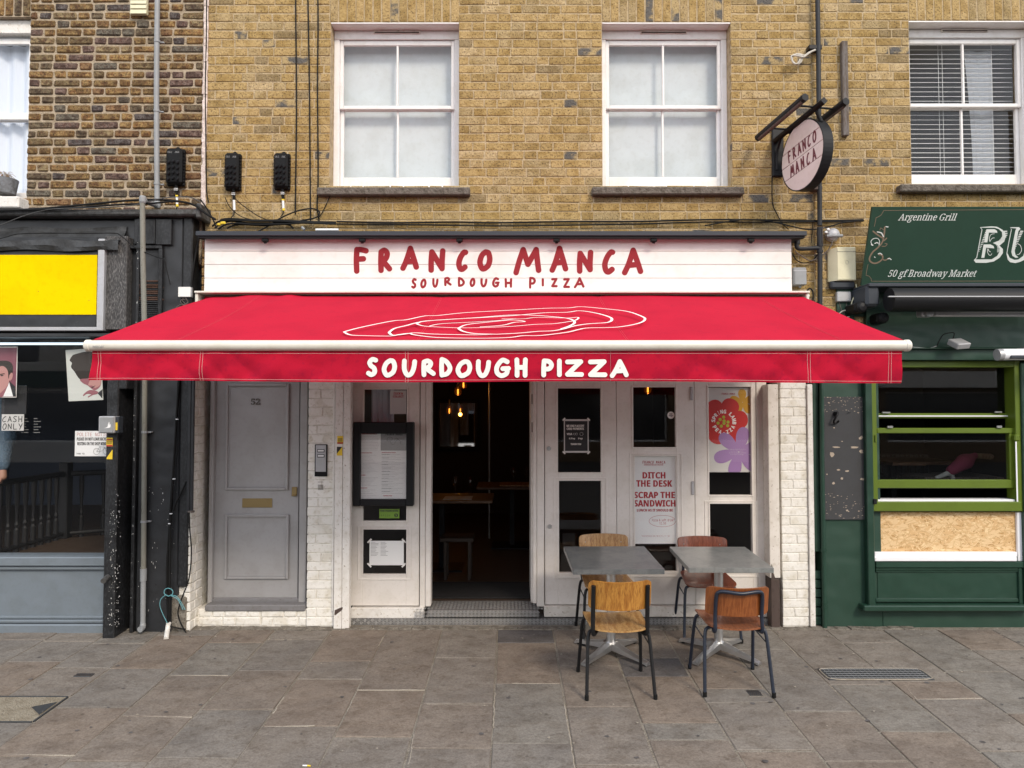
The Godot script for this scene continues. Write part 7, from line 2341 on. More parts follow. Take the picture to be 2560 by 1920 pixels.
func build_round_sign() -> void:
	var s := thing("projecting_sign", "round pink double-sided sign lettered FRANCO MANCA hung from a black wall bracket", "sign", Vector3(2.24, 3.9, 0.03))
	var yaw := deg_to_rad(12.1)
	var tilt := deg_to_rad(6.8)
	var d := Vector3(sin(yaw) * cos(tilt), sin(tilt), cos(yaw) * cos(tilt))
	var up := (Vector3.UP - d * d.y).normalized()
	var n := d.cross(up).normalized()       # looks left, to the camera's side
	if n.x > 0:
		n = -n
	var c := Vector3(2.24, 3.846, 0.03) + Vector3(sin(yaw), 0, cos(yaw)) * 0.364
	var R := 0.279
	var face := Transform3D(Basis(d, up, n), c)
	var thick := 0.085
	# drum
	var st := new_st()
	var N := 56
	for k in N:
		var a := TAU * k / N
		var b := TAU * (k + 1) / N
		var pa := Vector3(cos(a), sin(a), 0)
		var pb := Vector3(cos(b), sin(b), 0)
		for z in [[0.0, -thick]]:
			var q := [face * (pa * R + Vector3(0, 0, z[0])), face * (pb * R + Vector3(0, 0, z[0])), face * (pb * R + Vector3(0, 0, z[1])), face * (pa * R + Vector3(0, 0, z[1]))]
			quad(st, q[0], q[1], q[2], q[3], face.basis * (pa + pb))
		for z in [0.0, -thick]:
			var q := [face * (pa * R + Vector3(0, 0, z)), face * (pb * R + Vector3(0, 0, z)), face * (pb * (R - 0.008) + Vector3(0, 0, z)), face * (pa * (R - 0.008) + Vector3(0, 0, z))]
			quad(st, q[0], q[1], q[2], q[3], n * (1 if z == 0 else -1))
	put(s, "drum", st.commit(), M.black_metal)
	# boards of the face, with grooves between
	var edges := [-1.0, -0.42, 0.0, 0.42, 1.0]
	for side in [0, 1]:
		for k in 4:
			var poly := PackedVector2Array()
			var r := R - 0.009
			var v0: float = edges[k] * r + (0.0028 if k > 0 else 0.0)
			var v1: float = edges[k + 1] * r - (0.0028 if k < 3 else 0.0)
			for j in 17:
				var v: float = lerp(v0, v1, j / 16.0)
				poly.append(Vector2(sqrt(maxf(r * r - v * v, 0)), v))
			for j in 17:
				var v: float = lerp(v1, v0, j / 16.0)
				poly.append(Vector2(-sqrt(maxf(r * r - v * v, 0)), v))
			var clean := PackedVector2Array()
			for p in poly:
				if clean.is_empty() or clean[clean.size() - 1].distance_to(p) > 0.0005:
					clean.append(p)
			if clean[0].distance_to(clean[clean.size() - 1]) < 0.0005:
				clean.remove_at(clean.size() - 1)
			var bs := new_st()
			extrude(bs, clean, face * (Transform3D(Basis.IDENTITY, Vector3(0, 0, -0.006)) if side == 0 else Transform3D(Basis(Vector3.UP, PI), Vector3(0, 0, -thick + 0.006))), 0.005)
			put(s, "board", bs.commit(), M.sign_pink)
		var bk := new_st()
		var ring := PackedVector2Array()
		for j in 40:
			ring.append(Vector2(cos(TAU * j / 40), sin(TAU * j / 40)) * (R - 0.009))
		extrude(bk, ring, face * (Transform3D(Basis.IDENTITY, Vector3(0, 0, -0.012)) if side == 0 else Transform3D(Basis(Vector3.UP, PI), Vector3(0, 0, -thick + 0.012))), 0.003)
		put(s, "backing", bk.commit(), M.portrait_shade)
		var lf := face * (Transform3D(Basis.IDENTITY, Vector3(0, 0, -0.0008)) if side == 0 else Transform3D(Basis(Vector3.UP, PI), Vector3(0, 0, -thick + 0.0008)))
		# rows of letters climb towards the outer edge
		var word := "FRANCO"
		for k in 6:
			var x := -0.178 + k * 0.0655
			letter(s, word[k], x, 0.022 - 0.004 * (5 - k) * 0.5, x + [.042, .046, .05, .05, .044, .05][k], 0.118 + (0.0 if k else 0.0), 0.0142, M.plum, lf, 0.0012)
		word = "MANCA"
		for k in 5:
			var x := -0.168 + k * 0.073
			letter(s, word[k], x, -0.118, x + [.062, .05, .05, .046, .052][k], -0.014, 0.0142, M.plum, lf, 0.0012)
	# hangers, arms, lamps
	var bar0 := Vector3(2.24, 4.10, 0.03)
	var dir := Vector3(sin(yaw), 0.10, cos(yaw)).normalized()
	var mid := func(t: float) -> Vector3: return bar0 + dir * t
	var bars := new_st()
	tube(bars, [mid.call(0.0), mid.call(0.66)], 0.030, 4)
	put(s, "bracket_arm", bars.commit(), M.black_metal)
	for t in [0.19, 0.55]:
		var p: Vector3 = mid.call(t)
		var low := c + (p - c).project(d) + up * sqrt(maxf(R * R - pow((p - c).dot(d), 2.0), 0)) - n * thick * 0.5
		add_tube(s, "hanger", [p, low], 0.016, M.black_metal, 6)
		add_tube(s, "cross_bar", [p + n * 0.17 + Vector3(0, 0.005, 0), p - n * 0.17 + Vector3(0, 0.005, 0)], 0.009, M.black_metal, 6)
	for k in [1, -1]:
		var off: Vector3 = n * 0.175 * k
		var lamp := part(s, "lamp_trough", Vector3.ZERO)
		add_tube(lamp, "housing", [mid.call(0.02) + off, mid.call(0.68) + off], 0.031, M.black_metal, 6)
		add_tube(lamp, "diffuser", [mid.call(0.05) + off + Vector3(-0.005 * k, -0.014, 0), mid.call(0.65) + off + Vector3(-0.005 * k, -0.014, 0)], 0.019, M.weathered, 8)
	box(s, "wall_plate", 2.217, 3.796, 2.315, 4.206, 0.03, 0.0, M.black_metal, 0.012)
	add_tube(s, "brace", [Vector3(2.25, 3.85, 0.03), Vector3(2.25, 4.0, 0.05), mid.call(0.1)], 0.012, M.black_metal, 6)

# ------------------------------------------------------------------ tables and chairs

# bent plywood panel with rounded corners; shape gives a point for u, v in -1..1
func ply(w: float, h: float, corner: float, thick: float, shape: Callable) -> Mesh:
	var n := 18
	var top := []
	var bot := []
	for i in n + 1:
		var r1 := []
		var r2 := []
		for j in n + 1:
			var p := Vector2((2.0 * i / n - 1.0) * w / 2, (2.0 * j / n - 1.0) * h / 2)
			var q := p.abs() - (Vector2(w, h) / 2 - Vector2(corner, corner))
			if q.x > 0 and q.y > 0:
				# pull the corner square onto a quarter circle
				var m := maxf(q.x, q.y) / corner
				var dirv := q.normalized() * corner * m
				p = Vector2(signf(p.x) * (w / 2 - corner + dirv.x), signf(p.y) * (h / 2 - corner + dirv.y))
			var a: Vector3 = shape.call(p)
			var e := 0.003
			var nn: Vector3 = ((shape.call(p + Vector2(e, 0)) as Vector3) - a).cross((shape.call(p + Vector2(0, e)) as Vector3) - a).normalized()
			r1.append(a + nn * thick / 2)
			r2.append(a - nn * thick / 2)
		top.append(r1)
		bot.append(r2)
	var st := new_st()
	for g in [top, bot]:
		var grid: Array = g
		st.set_smooth_group(1 if g == top else 2)
		for i in n:
			for j in n:
				var a: Array = [grid[i][j], grid[i + 1][j], grid[i + 1][j + 1], grid[i][j + 1]]
				for t in ([[0, 2, 1], [0, 3, 2]] if g == top else [[0, 1, 2], [0, 2, 3]]):
					for k in t:
						st.add_vertex(a[k])
	st.set_smooth_group(-1)
	for i in n:
		for e in [[0, false], [n, false], [0, true], [n, true]]:
			var a: Array
			if e[1]:
				a = [top[i][e[0]], top[i + 1][e[0]], bot[i + 1][e[0]], bot[i][e[0]]]
			else:
				a = [top[e[0]][i], top[e[0]][i + 1], bot[e[0]][i + 1], bot[e[0]][i]]
			var flip: bool = (e[0] == 0) != e[1]
			for t in ([[0, 2, 1], [0, 3, 2]] if flip else [[0, 1, 2], [0, 2, 3]]):
				for k in t:
					st.add_vertex(a[k])
	st.generate_normals()
	return st.commit()

# a school chair; it faces its own -z, the back is at +z
func make_chair(label: String, at: Vector3, turn: float, seat_m, back_m, frame_m, loop_back: bool, drop: float) -> Node3D:
	var c := thing("plywood_chair", label, "chair", at, "plywood chairs outside the restaurant")
	c.rotation = Vector3(atan(FALL) * cos(turn), turn, 0)
	var r := 0.0115
	for s in [-1, 1]:
		for f in [[-0.225, -0.14, -0.165], [0.225, 0.12, 0.10]]:
			var z0: float = f[0]
			var st := new_st()
			tube(st, smooth_path([Vector3(0.222 * s, 0.0, z0), Vector3(0.212 * s, 0.2, lerp(z0, f[1], 0.45)), Vector3(0.200 * s, 0.375, lerp(z0, f[1], 0.85)), Vector3(0.178 * s, 0.412, f[1]), Vector3(0.14 * s, 0.418, f[1]), Vector3(0.05 * s, 0.418, f[1])], 6), r, 10)
			put_local(c, "leg", st.commit(), frame_m)
			put_local(c, "foot", lathe_mesh([[0, 0], [0.0135, 0], [0.0135, 0.03], [0, 0.03]], 12), M.black_rubber, Vector3(0.222 * s, 0.0, z0))
	var rails := new_st()
	for z in [-0.14, 0.12]:
		tube(rails, [Vector3(-0.06, 0.418, z), Vector3(0.06, 0.418, z)], r * 0.98, 10)
	for s in [-1, 1]:
		tube(rails, [Vector3(0.135 * s, 0.419, -0.15), Vector3(0.135 * s, 0.419, 0.13)], r * 0.9, 8)
		tube(rails, [Vector3(0.197 * s, 0.33, -0.155), Vector3(0.197 * s, 0.33, 0.142)], 0.0045, 6)
	put_local(c, "seat_frame", rails.commit(), frame_m)
	# seat: dished, with the front edge rolled down
	var seat := ply(0.41, 0.40, 0.06, 0.011, func(p: Vector2) -> Vector3:
		var narrow := 1.0 - 0.10 * (0.5 - p.y / 0.40)
		var roll := maxf(0.0, p.y - 0.12)
		return Vector3(p.x * narrow, 0.436 + 0.10 * p.x * p.x * 2.0 - roll * roll * 2.4 + 0.03 * maxf(0, -p.y - 0.1), -p.y + maxf(0, -p.y / 0.2) * 0.035 * (1.0 - pow(p.x / 0.205, 2.0))))
	put_local(c, "seat", seat, seat_m)
	# backrest: curved round the sitter, leaning back
	var back := ply(0.405, 0.19, 0.028, 0.011, func(p: Vector2) -> Vector3:
		return Vector3(p.x, 0.70 - drop + p.y, 0.232 + 0.16 * p.y - 1.75 * p.x * p.x + 0.35 * p.y * p.y))
	var bk := put_local(c, "backrest", back, back_m)
	bk.name = "backrest"
	for s in [-1, 1]:
		if not loop_back:
			var st := new_st()
			tube(st, smooth_path([Vector3(0.135 * s, 0.412, 0.10), Vector3(0.165 * s, 0.405, 0.165), Vector3(0.176 * s, 0.425, 0.186), Vector3(0.177 * s, 0.55 - drop * 0.5, 0.188), Vector3(0.176 * s, 0.70 - drop, 0.198), Vector3(0.176 * s, 0.765 - drop, 0.208)], 6), 0.0145, 10)
			put_local(c, "back_post", st.commit(), frame_m)
		for z in [0.155]:
			var sc := put_local(c, "screw", lathe_mesh([[0.0055, 0.0], [0.004, 0.0025], [0, 0.003]], 10), M.steel, Vector3(0.150 * s, 0.735 - drop, 0.192))
			sc.rotation.x = -PI / 2
			var sd := put_local(c, "screw", lathe_mesh([[0.0055, 0.0], [0.004, 0.0025], [0, 0.003]], 10), M.steel, Vector3(0.14 * s, 0.4448, 0.14))
	if loop_back:
		var st := new_st()
		tube(st, smooth_path([Vector3(-0.135, 0.412, 0.10), Vector3(-0.150, 0.41, 0.17), Vector3(-0.152, 0.43, 0.212), Vector3(-0.150, 0.58 - drop * 0.6, 0.205), Vector3(-0.148, 0.735 - drop, 0.224), Vector3(-0.135, 0.768 - drop, 0.238), Vector3(-0.10, 0.776 - drop, 0.252), Vector3(0, 0.768 - drop, 0.268), Vector3(0.10, 0.776 - drop, 0.252), Vector3(0.135, 0.768 - drop, 0.238), Vector3(0.148, 0.735 - drop, 0.224), Vector3(0.150, 0.58 - drop * 0.6, 0.205), Vector3(0.152, 0.43, 0.212), Vector3(0.150, 0.41, 0.17), Vector3(0.135, 0.412, 0.10)], 5), 0.0125, 10)
		put_local(c, "back_frame", st.commit(), frame_m)
	return c

func make_table(label: String, at: Vector3, turn: float, w: float, d: float, top_m) -> void:
	var t := thing("bistro_table", label, "table", at, "square zinc tables outside the restaurant")
	t.rotation = Vector3(atan(FALL), turn, 0)
	put_local(t, "top", box_mesh(Vector3(w, 0.004, d), 0.0012), top_m, Vector3(0, 0.727, 0))
	for e in [[Vector3(0, 0.709, d / 2 - 0.004), Vector3(w, 0.032, 0.008)], [Vector3(0, 0.709, -d / 2 + 0.004), Vector3(w, 0.032, 0.008)], [Vector3(w / 2 - 0.004, 0.709, 0), Vector3(0.008, 0.032, d - 0.017)], [Vector3(-w / 2 + 0.004, 0.709, 0), Vector3(0.008, 0.032, d - 0.017)]]:
		put_local(t, "edge_band", box_mesh(e[1], 0.0025), top_m, e[0])
	put_local(t, "core", box_mesh(Vector3(w - 0.018, 0.03, d - 0.018), 0.002), M.weathered, Vector3(0, 0.708, 0))
	put_local(t, "top_plate", box_mesh(Vector3(0.28, 0.006, 0.28), 0.002), M.cast_aluminium, Vector3(0, 0.689, 0))
	put_local(t, "collar", box_mesh(Vector3(0.085, 0.05, 0.085), 0.006), M.cast_aluminium, Vector3(0, 0.66, 0))
	put_local(t, "column", lathe_mesh([[0.0, 0.07], [0.036, 0.07], [0.033, 0.09], [0.033, 0.636], [0.0, 0.636]], 24), M.cast_aluminium)
	for k in 4:
		var a := PI / 4 + k * PI / 2
		var dir := Vector3(cos(a), 0, sin(a))
		var side := Vector3(-sin(a), 0, cos(a))
		var st := new_st()
		var prof := [[0.0, 0.105, 0.045, 0.036], [0.05, 0.102, 0.042, 0.034], [0.16, 0.072, 0.030, 0.028], [0.29, 0.044, 0.018, 0.026], [0.33, 0.032, 0.006, 0.024]]
		for i in prof.size() - 1:
			var p: Array = prof[i]
			var q: Array = prof[i + 1]
			var A := []
			var B := []
			for v in [[-1, 0], [1, 0], [1, 1], [0, 2], [-1, 1]]:
				# ridge along the top of each foot
				var ya: float = p[2] if v[1] == 0 else (p[1] - 0.012 if v[1] == 1 else p[1])
				var yb: float = q[2] if v[1] == 0 else (q[1] - 0.012 if v[1] == 1 else q[1])
				A.append(dir * p[0] + side * v[0] * p[3] + Vector3(0, ya, 0))
				B.append(dir * q[0] + side * v[0] * q[3] + Vector3(0, yb, 0))
			var mid_: Vector3 = (A[0] + A[1] + A[3]) / 3
			for j in 5:
				var o: Vector3 = (A[j] + A[(j + 1) % 5]) / 2 - mid_
				quad(st, A[j], A[(j + 1) % 5], B[(j + 1) % 5], B[j], o)
			if i == prof.size() - 2:
				for j in 3:
					tri(st, B[0], B[j + 1], B[j + 2], dir)
		put_local(t, "foot", st.commit(), M.cast_aluminium)
		put_local(t, "glide", lathe_mesh([[0, 0], [0.014, 0], [0.014, 0.02], [0, 0.02]], 12), M.black_rubber, dir * 0.305 + Vector3(0, 0.0, 0))
	put_local(t, "hub_underside", lathe_mesh([[0, 0.03], [0.022, 0.03], [0.03, 0.05], [0, 0.05]], 14), M.black_rubber)

func on_ground(x: float, z: float) -> Vector3:
	return Vector3(x, ground_y(z) + 0.0015, z)

func build_furniture() -> void:
	make_table("zinc-topped square table, the one nearer the doorway, darker top", on_ground(0.742, 0.60), 0.02, 0.645, 0.70, M.zinc)
	make_table("zinc-topped square table, the one nearer the white brick pier, paler top", on_ground(1.555, 0.585), -0.01, 0.60, 0.645, M.zinc_brightened)
	make_chair("honey-coloured plywood chair with black tubular legs, back to the street", on_ground(0.695, 1.14), 0.03, M.seat_ply, M.honey_ply, M.frame_black, false, 0.035)
	make_chair("rust-brown plywood chair with a navy tube looped over its back, back to the street", on_ground(1.482, 1.10), -0.03, M.rust_seat, M.rust_ply, M.frame_navy, true, 0.085)
	make_chair("pale oak plywood chair behind the darker table, facing the street", on_ground(0.768, 0.19), PI + 0.04, M.oak_ply, M.oak_ply, M.frame_black, false, 0.028)
	make_chair("dark mahogany plywood chair behind the paler table, facing the street", on_ground(1.590, 0.135), PI - 0.06, M.mahogany_ply, M.mahogany_ply, M.frame_navy, true, 0.06)

# ------------------------------------------------------------------ pipes, cables and boxes on the fronts

func cable(label: String, pts: Array, r: float, m = null) -> Node3D:
	var t := thing("cable", label, "cable", pts[0])
	add_tube(t, "sheath", pts, r, m if m else M.black_rubber, 6, 5)
	return t

func junction_box(x0: float, y0: float, x1: float, y1: float, label: String, yellow: bool, lettering: String) -> void:
	var xm := (x0 + x1) / 2
	var j := thing("fibre_junction_box", label, "junction box", Vector3(xm, y0, 0.0), "black telecom boxes on the brickwork")
	var w := x1 - x0
	box(j, "body", x0, y0, x1, y1, 0.075, 0.0, M.black_plastic, 0.022)
	box(j, "flange", x0 - 0.006, y0 - 0.006, x1 + 0.008, y1 + 0.004, 0.035, 0.002, M.black_plastic, 0.014)
	for k in 10:
		var y: float = lerp(y0 + 0.03, y1 - 0.03, k / 9.0)
		for x in [x0 - 0.004, x1 + 0.005]:
			box(j, "clip", x - 0.005, y - 0.009, x + 0.005, y + 0.009, 0.045, 0.01, M.black_plastic, 0.003)
	var nose := lathe_mesh([[0, 0], [0.0145, 0], [0.0135, 0.008], [0.011, 0.009], [0.0105, 0.016], [0.0085, 0.017], [0.008, 0.024], [0.004, 0.025], [0.004, 0.034], [0, 0.034]], 12)
	for r in 4:
		for c in 3:
			var p := put(j, "port", nose, M.black_metal, Vector3(lerp(x0, x1, 0.22 + 0.28 * c), lerp(y0, y1, 0.60 - 0.155 * r) + (0.008 if c == 1 else 0.0), 0.074))
			p.rotation = Vector3(PI / 2 + 0.7, 0, 0)
	var lug := put(j, "lug", lathe_mesh([[0, 0], [0.018, 0], [0.018, 0.012], [0, 0.012]], 14), M.black_plastic, Vector3(xm + 0.012, y1 + 0.006, 0.012))
	lug.rotation.x = PI / 2
	text(j, "marking", lettering, "Droid Sans Mono", x0 + w * 0.12, y1 - 0.045, x1 - w * 0.14, y1 - 0.030, wall_at(0.0752), M.print_grey, false, 0.0, 0.0006)
	add_tube(j, "gland", [Vector3(xm + 0.01, y0 + 0.01, 0.04), Vector3(xm + 0.012, y0 - 0.05, 0.035), Vector3(xm + 0.014, y0 - 0.085, 0.03)], 0.013, M.black_rubber, 10)
	for y in [0.035, 0.048]:
		add_tube(j, "tie", [Vector3(xm - 0.003, y0 - y, 0.048), Vector3(xm + 0.012, y0 - y, 0.051), Vector3(xm + 0.027, y0 - y, 0.045)], 0.0035, M.tag_white, 5, 2)
	add_tube(j, "tag", [Vector3(xm + 0.012, y0 - 0.09, 0.03), Vector3(xm + 0.016, y0 - 0.175, 0.028)], 0.0105, M.tag_white, 8)
	if yellow:
		add_tube(j, "tag_end", [Vector3(xm + 0.011, y0 - 0.075, 0.03), Vector3(xm + 0.013, y0 - 0.10, 0.03)], 0.012, M.tag_yellow, 8)
		add_tube(j, "tag_end", [Vector3(xm + 0.016, y0 - 0.165, 0.028), Vector3(xm + 0.018, y0 - 0.185, 0.028)], 0.0112, M.tag_yellow, 8)
	add_tube(j, "tail", [Vector3(xm + 0.017, y0 - 0.18, 0.028), Vector3(xm + 0.01, y0 - 0.215, 0.03), Vector3(xm - 0.005, y0 - 0.24, 0.04)], 0.004, M.black_rubber, 6)

func build_pipes_and_cables() -> void:
	# grey downpipe on the left
	var p := thing("downpipe", "grey plastic waste pipe running down the dark brick and black pier", "pipe", Vector3(-3.03, 0.05, 0.1))
	add_tube(p, "pipe", [Vector3(-3.025, 5.353, 0.06), Vector3(-3.018, 4.487, 0.06), Vector3(-2.996, 3.573, 0.06)], 0.0215, M.grey_plastic, 14, 3)
	add_tube(p, "pipe", [Vector3(-2.989, 3.533, 0.07), Vector3(-3.001, 3.526, 0.15), Vector3(-3.022, 3.533, 0.24)], 0.0215, M.grey_plastic, 14, 1)
	add_tube(p, "pipe", [Vector3(-3.026, 3.508, 0.24), Vector3(-3.012, 3.016, 0.24), Vector3(-2.992, 2.503, 0.24)], 0.021, M.olive_plastic, 14, 1)
	add_tube(p, "pipe", [Vector3(-2.992, 2.503, 0.24), Vector3(-3.018, 2.062, 0.17), Vector3(-3.013, 1.066, 0.155), Vector3(-3.01, 0.483, 0.15)], 0.0205, M.olive_plastic, 14, 1)
	add_tube(p, "pipe", [Vector3(-3.01, 0.437, 0.15), Vector3(-3.007, 0.053, 0.15)], 0.0205, M.grey_plastic, 14, 1)
	add_tube(p, "outlet", [Vector3(-3.007, 0.067, 0.15), Vector3(-3.002, 0.044, 0.165), Vector3(-3.004, 0.039, 0.2)], 0.0235, M.grey_plastic, 14, 4)
	var so := put(p, "coupling", lathe_mesh([[0, -0.05], [0.0255, -0.05], [0.0255, 0.05], [0, 0.05]], 16), M.grey_plastic, Vector3(-3.01, 0.465, 0.15))
	for e in [Vector3(-2.99, 3.541, 0.07), Vector3(-3.024, 3.531, 0.24)]:
		put(p, "elbow", lathe_mesh([[0, -0.032], [0.022, -0.03], [0.027, -0.018], [0.027, 0.018], [0.022, 0.03], [0, 0.032]], 16), M.grey_plastic, e)
	for e in [Vector3(-3.02, 4.945, 0.06), Vector3(-3.013, 4.345, 0.06), Vector3(-3, 3.72, 0.06), Vector3(-3.014, 1.629, 0.165), Vector3(-3.013, 0.898, 0.152)]:
		put(p, "clip", lathe_mesh([[0.0212, -0.009], [0.0255, -0.009], [0.0255, 0.009], [0.0212, 0.009]], 16), M.grey_plastic, e)
		box(p, "clip_foot", e.x + 0.018, e.y - 0.008, e.x + 0.05, e.y + 0.006, e.z - 0.01, e.z - 0.03 if e.y > 3 else e.z - 0.045, M.grey_plastic, 0.003)
	# black downpipe between the yellow houses
	var d := thing("downpipe", "black cast-iron downpipe on the yellow brick beside the round sign", "pipe", Vector3(2.57, 2.3, 0.05))
	add_tube(d, "pipe", [Vector3(2.606, 5.381, 0.06), Vector3(2.607, 4.891, 0.06), Vector3(2.596, 3.364, 0.06)], 0.0195, M.iron_pipe, 14, 1)
	add_tube(d, "pipe", [Vector3(2.597, 3.346, 0.06), Vector3(2.592, 3.006, 0.06), Vector3(2.587, 2.664, 0.06), Vector3(2.58, 2.213, 0.06)], 0.0205, M.iron_pipe, 14, 1)
	for e in [[Vector3(2.597, 3.32, 0.06), 0.0245, 0.03], [Vector3(2.596, 3.272, 0.06), 0.025, 0.06], [Vector3(2.595, 3.2, 0.06), 0.025, 0.012], [Vector3(2.594, 3.144, 0.06), 0.0255, 0.010]]:
		put(d, "socket", lathe_mesh([[0, -e[2]], [e[1], -e[2]], [e[1], e[2]], [0, e[2]]], 16), M.iron_pipe, e[0])
	add_tube(d, "branch", at_depth(0.06, [2.594, 3.165, 2.572, 3.173, 2.525, 3.171, 2.44, 3.168, 2.409, 3.173, 2.398, 3.192, 2.401, 3.218, 2.404, 3.245]), 0.0185, M.iron_pipe, 12, 4)
	put(d, "branch_socket", lathe_mesh([[0, -0.04], [0.024, -0.04], [0.024, 0.04], [0, 0.04]], 16), M.iron_pipe, Vector3(2.402, 3.245, 0.06))
	var bk := box(d, "bracket", 2.525, 4.876, 2.636, 4.914, 0.07, 0.0, M.black_metal, 0.004)
	box(d, "bracket", 2.536, 3.669, 2.621, 3.7, 0.07, 0.0, M.brown_steel, 0.004)
	var rope := thing("rope_end", "frayed pale rope knotted to the bracket of the black downpipe", "rope", Vector3(2.502, 4.841, 0.06))
	add_tube(rope, "strand", at_depth(0.07, [2.578, 4.867, 2.522, 4.842, 2.485, 4.817, 2.436, 4.83, 2.387, 4.817, 2.38, 4.774, 2.416, 4.742, 2.453, 4.767, 2.46, 4.811, 2.423, 4.824]), 0.009, M.rope_pale, 6)
	add_tube(rope, "strand", at_depth(0.085, [2.54, 4.847, 2.497, 4.816, 2.466, 4.797, 2.405, 4.81, 2.366, 4.804, 2.38, 4.748, 2.416, 4.741, 2.441, 4.779]), 0.007, M.rope_pale, 6)
	# green pipe of the grill
	var gp := thing("downpipe", "thin dark green pipe running down the corner of the green shopfront", "pipe", Vector3(2.60, 0.0, 0.03))
	add_tube(gp, "pipe", [Vector3(2.614, 2.593, 0.02), Vector3(2.602, 1.422, 0.02), Vector3(2.602, 0.626, 0.02), Vector3(2.599, -0.005, 0.03)], 0.019, M.green_paint, 14, 1)
	for e in [Vector3(2.603, 0.636, 0.02), Vector3(2.602, 0.204, 0.025), Vector3(2.601, 0.168, 0.026)]:
		put(gp, "collar", lathe_mesh([[0, -0.009], [0.0245, -0.009], [0.0245, 0.009], [0, 0.009]], 16), M.green_paint, e)
	# black cables clipped down the pier beside the grey door
	var k := 0
	for c in [at_depth(0.135, [-2.734, 2.147, -2.752, 1.951, -2.768, 1.673, -2.789, 1.229, -2.798, 0.953, -2.814, 0.678, -2.816, 0.363, -2.808, 0.158, -2.817, 0.049]), at_depth(0.15, [-2.737, 2.146, -2.755, 1.882, -2.769, 1.535, -2.785, 1.203, -2.798, 0.942, -2.796, 0.708, -2.796, 0.38, -2.793, 0.176, -2.8, 0.08]), at_depth(0.142, [-2.749, 2.147, -2.763, 1.784, -2.781, 1.368, -2.796, 1.12, -2.807, 0.844, -2.82, 0.57, -2.818, 0.31, -2.801, 0.092])]:
		cable("black cable in the bundle down the black pier, %s of three" % ["frontmost", "middle one", "leftmost"][k], c, 0.008)
		k += 1
	cable("thin black cable curving over the black pier from the conduit foot to the ground", at_depth(0.14, [-2.648, 0.982, -2.642, 0.844, -2.625, 0.638, -2.642, 0.432, -2.695, 0.282, -2.727, 0.159, -2.698, 0.064, -2.642, -0.032]), 0.005)
	cable("black cable branching from the bundle up to the right on the pier", at_depth(0.15, [-2.672, 1.224, -2.711, 1.134, -2.751, 1.052, -2.771, 0.983]), 0.007)
	cable("black cable lying along the foot of the pier", at_depth(0.16, [-2.813, 0.11, -2.778, 0.056, -2.709, 0.036, -2.654, 0.029]), 0.006)
	var cd := thing("conduit", "black square trunking fixed to the right side of the black pier", "conduit", Vector3(-2.70, 1.2, 0.14))
	box(cd, "trunking", -2.665, 0.978, -2.64, 2.173, 0.16, 0.134, M.black_paint, 0.003)
	box(cd, "trunking", -2.638, 0.977, -2.616, 2.173, 0.158, 0.134, M.black_paint, 0.003)
	box(cd, "end", -2.652, 0.971, -2.605, 0.987, 0.162, 0.134, M.weathered, 0.002)
	for e in [Vector3(-2.753, 1.734, 0.155), Vector3(-2.77, 1.245, 0.155), Vector3(-2.79, 0.962, 0.155), Vector3(-2.801, 0.881, 0.155)]:
		box(cd, "cable_tie", e.x - 0.012, e.y - 0.004, e.x + 0.009, e.y + 0.004, e.z + 0.005, e.z - 0.01, M.tag_white, 0.002)
	var rp := thing("blue_rope", "turquoise cord tied round the cable bundle near the ground", "rope", Vector3(-2.796, 0.321, 0.16))
	add_tube(rp, "loop", at_depth(0.17, [-2.791, 0.297, -2.826, 0.317, -2.822, 0.351, -2.792, 0.361, -2.761, 0.344, -2.761, 0.314, -2.791, 0.297]), 0.0038, M.rope_blue, 6)
	add_tube(rp, "tail", at_depth(0.17, [-2.812, 0.31, -2.852, 0.276, -2.861, 0.222, -2.836, 0.154, -2.808, 0.1, -2.794, 0.066]), 0.003, M.rope_blue, 6)
	add_tube(rp, "tail", at_depth(0.17, [-2.777, 0.306, -2.729, 0.297, -2.694, 0.256, -2.655, 0.188]), 0.003, M.rope_blue, 6)
	add_tube(rp, "tail", at_depth(0.175, [-2.768, 0.302, -2.72, 0.278, -2.692, 0.237, -2.67, 0.189]), 0.003, M.rope_blue, 6)
	var stub := thing("pipe_stub", "short white pipe sleeve holding the cables at the ground", "pipe", Vector3(-2.748, -0.011, 0.289))
	add_tube(stub, "sleeve", [Vector3(-2.792, 0.081, 0.16), Vector3(-2.795, 0.032, 0.17), Vector3(-2.752, -0.011, 0.282)], 0.019, M.white_paint_worn, 10, 2)
	var st2 := thing("pipe_stub", "short rusty pipe stub poking from the black post", "pipe", Vector3(-3.248, 0.457, 0.3))
	add_tube(st2, "stub", [Vector3(-3.232, 0.477, 0.27), Vector3(-3.217, 0.465, 0.36)], 0.021, M.lead_pale, 10, 1)
	# telecom boxes
	var q := [-2.925, 3.719, -2.791, 4.025, 0.07]
	junction_box(q[0], q[1], q[2], q[3], "black telecom junction box on the dark brick beside the grey pipe", true, "CBJ2  JAGA")
	q = [-2.43, 3.68, -2.313, 3.985, 0.07]
	junction_box(q[0], q[1], q[2], q[3], "black telecom junction box on the yellow brick, middle of the three", false, "CBJ2  JAGB")
	q = [-2.015, 3.685, -1.896, 3.985, 0.07]
	junction_box(q[0], q[1], q[2], q[3], "black telecom junction box on the yellow brick, nearest the sash window", true, "CBJ2  JAGC")
	# cables on the yellow wall
	cable("thin black cable running down beside the pink party seam", at_depth(0.012, [-2.626, 5.37, -2.623, 5.038, -2.625, 4.579, -2.616, 4.193, -2.603, 3.715, -2.583, 3.575]), 0.005)
	cable("black cable down the yellow wall, left of three near the window", at_depth(0.012, [-1.859, 5.372, -1.858, 5.22, -1.847, 4.677, -1.842, 4.224, -1.843, 3.699, -1.843, 3.475]), 0.006)
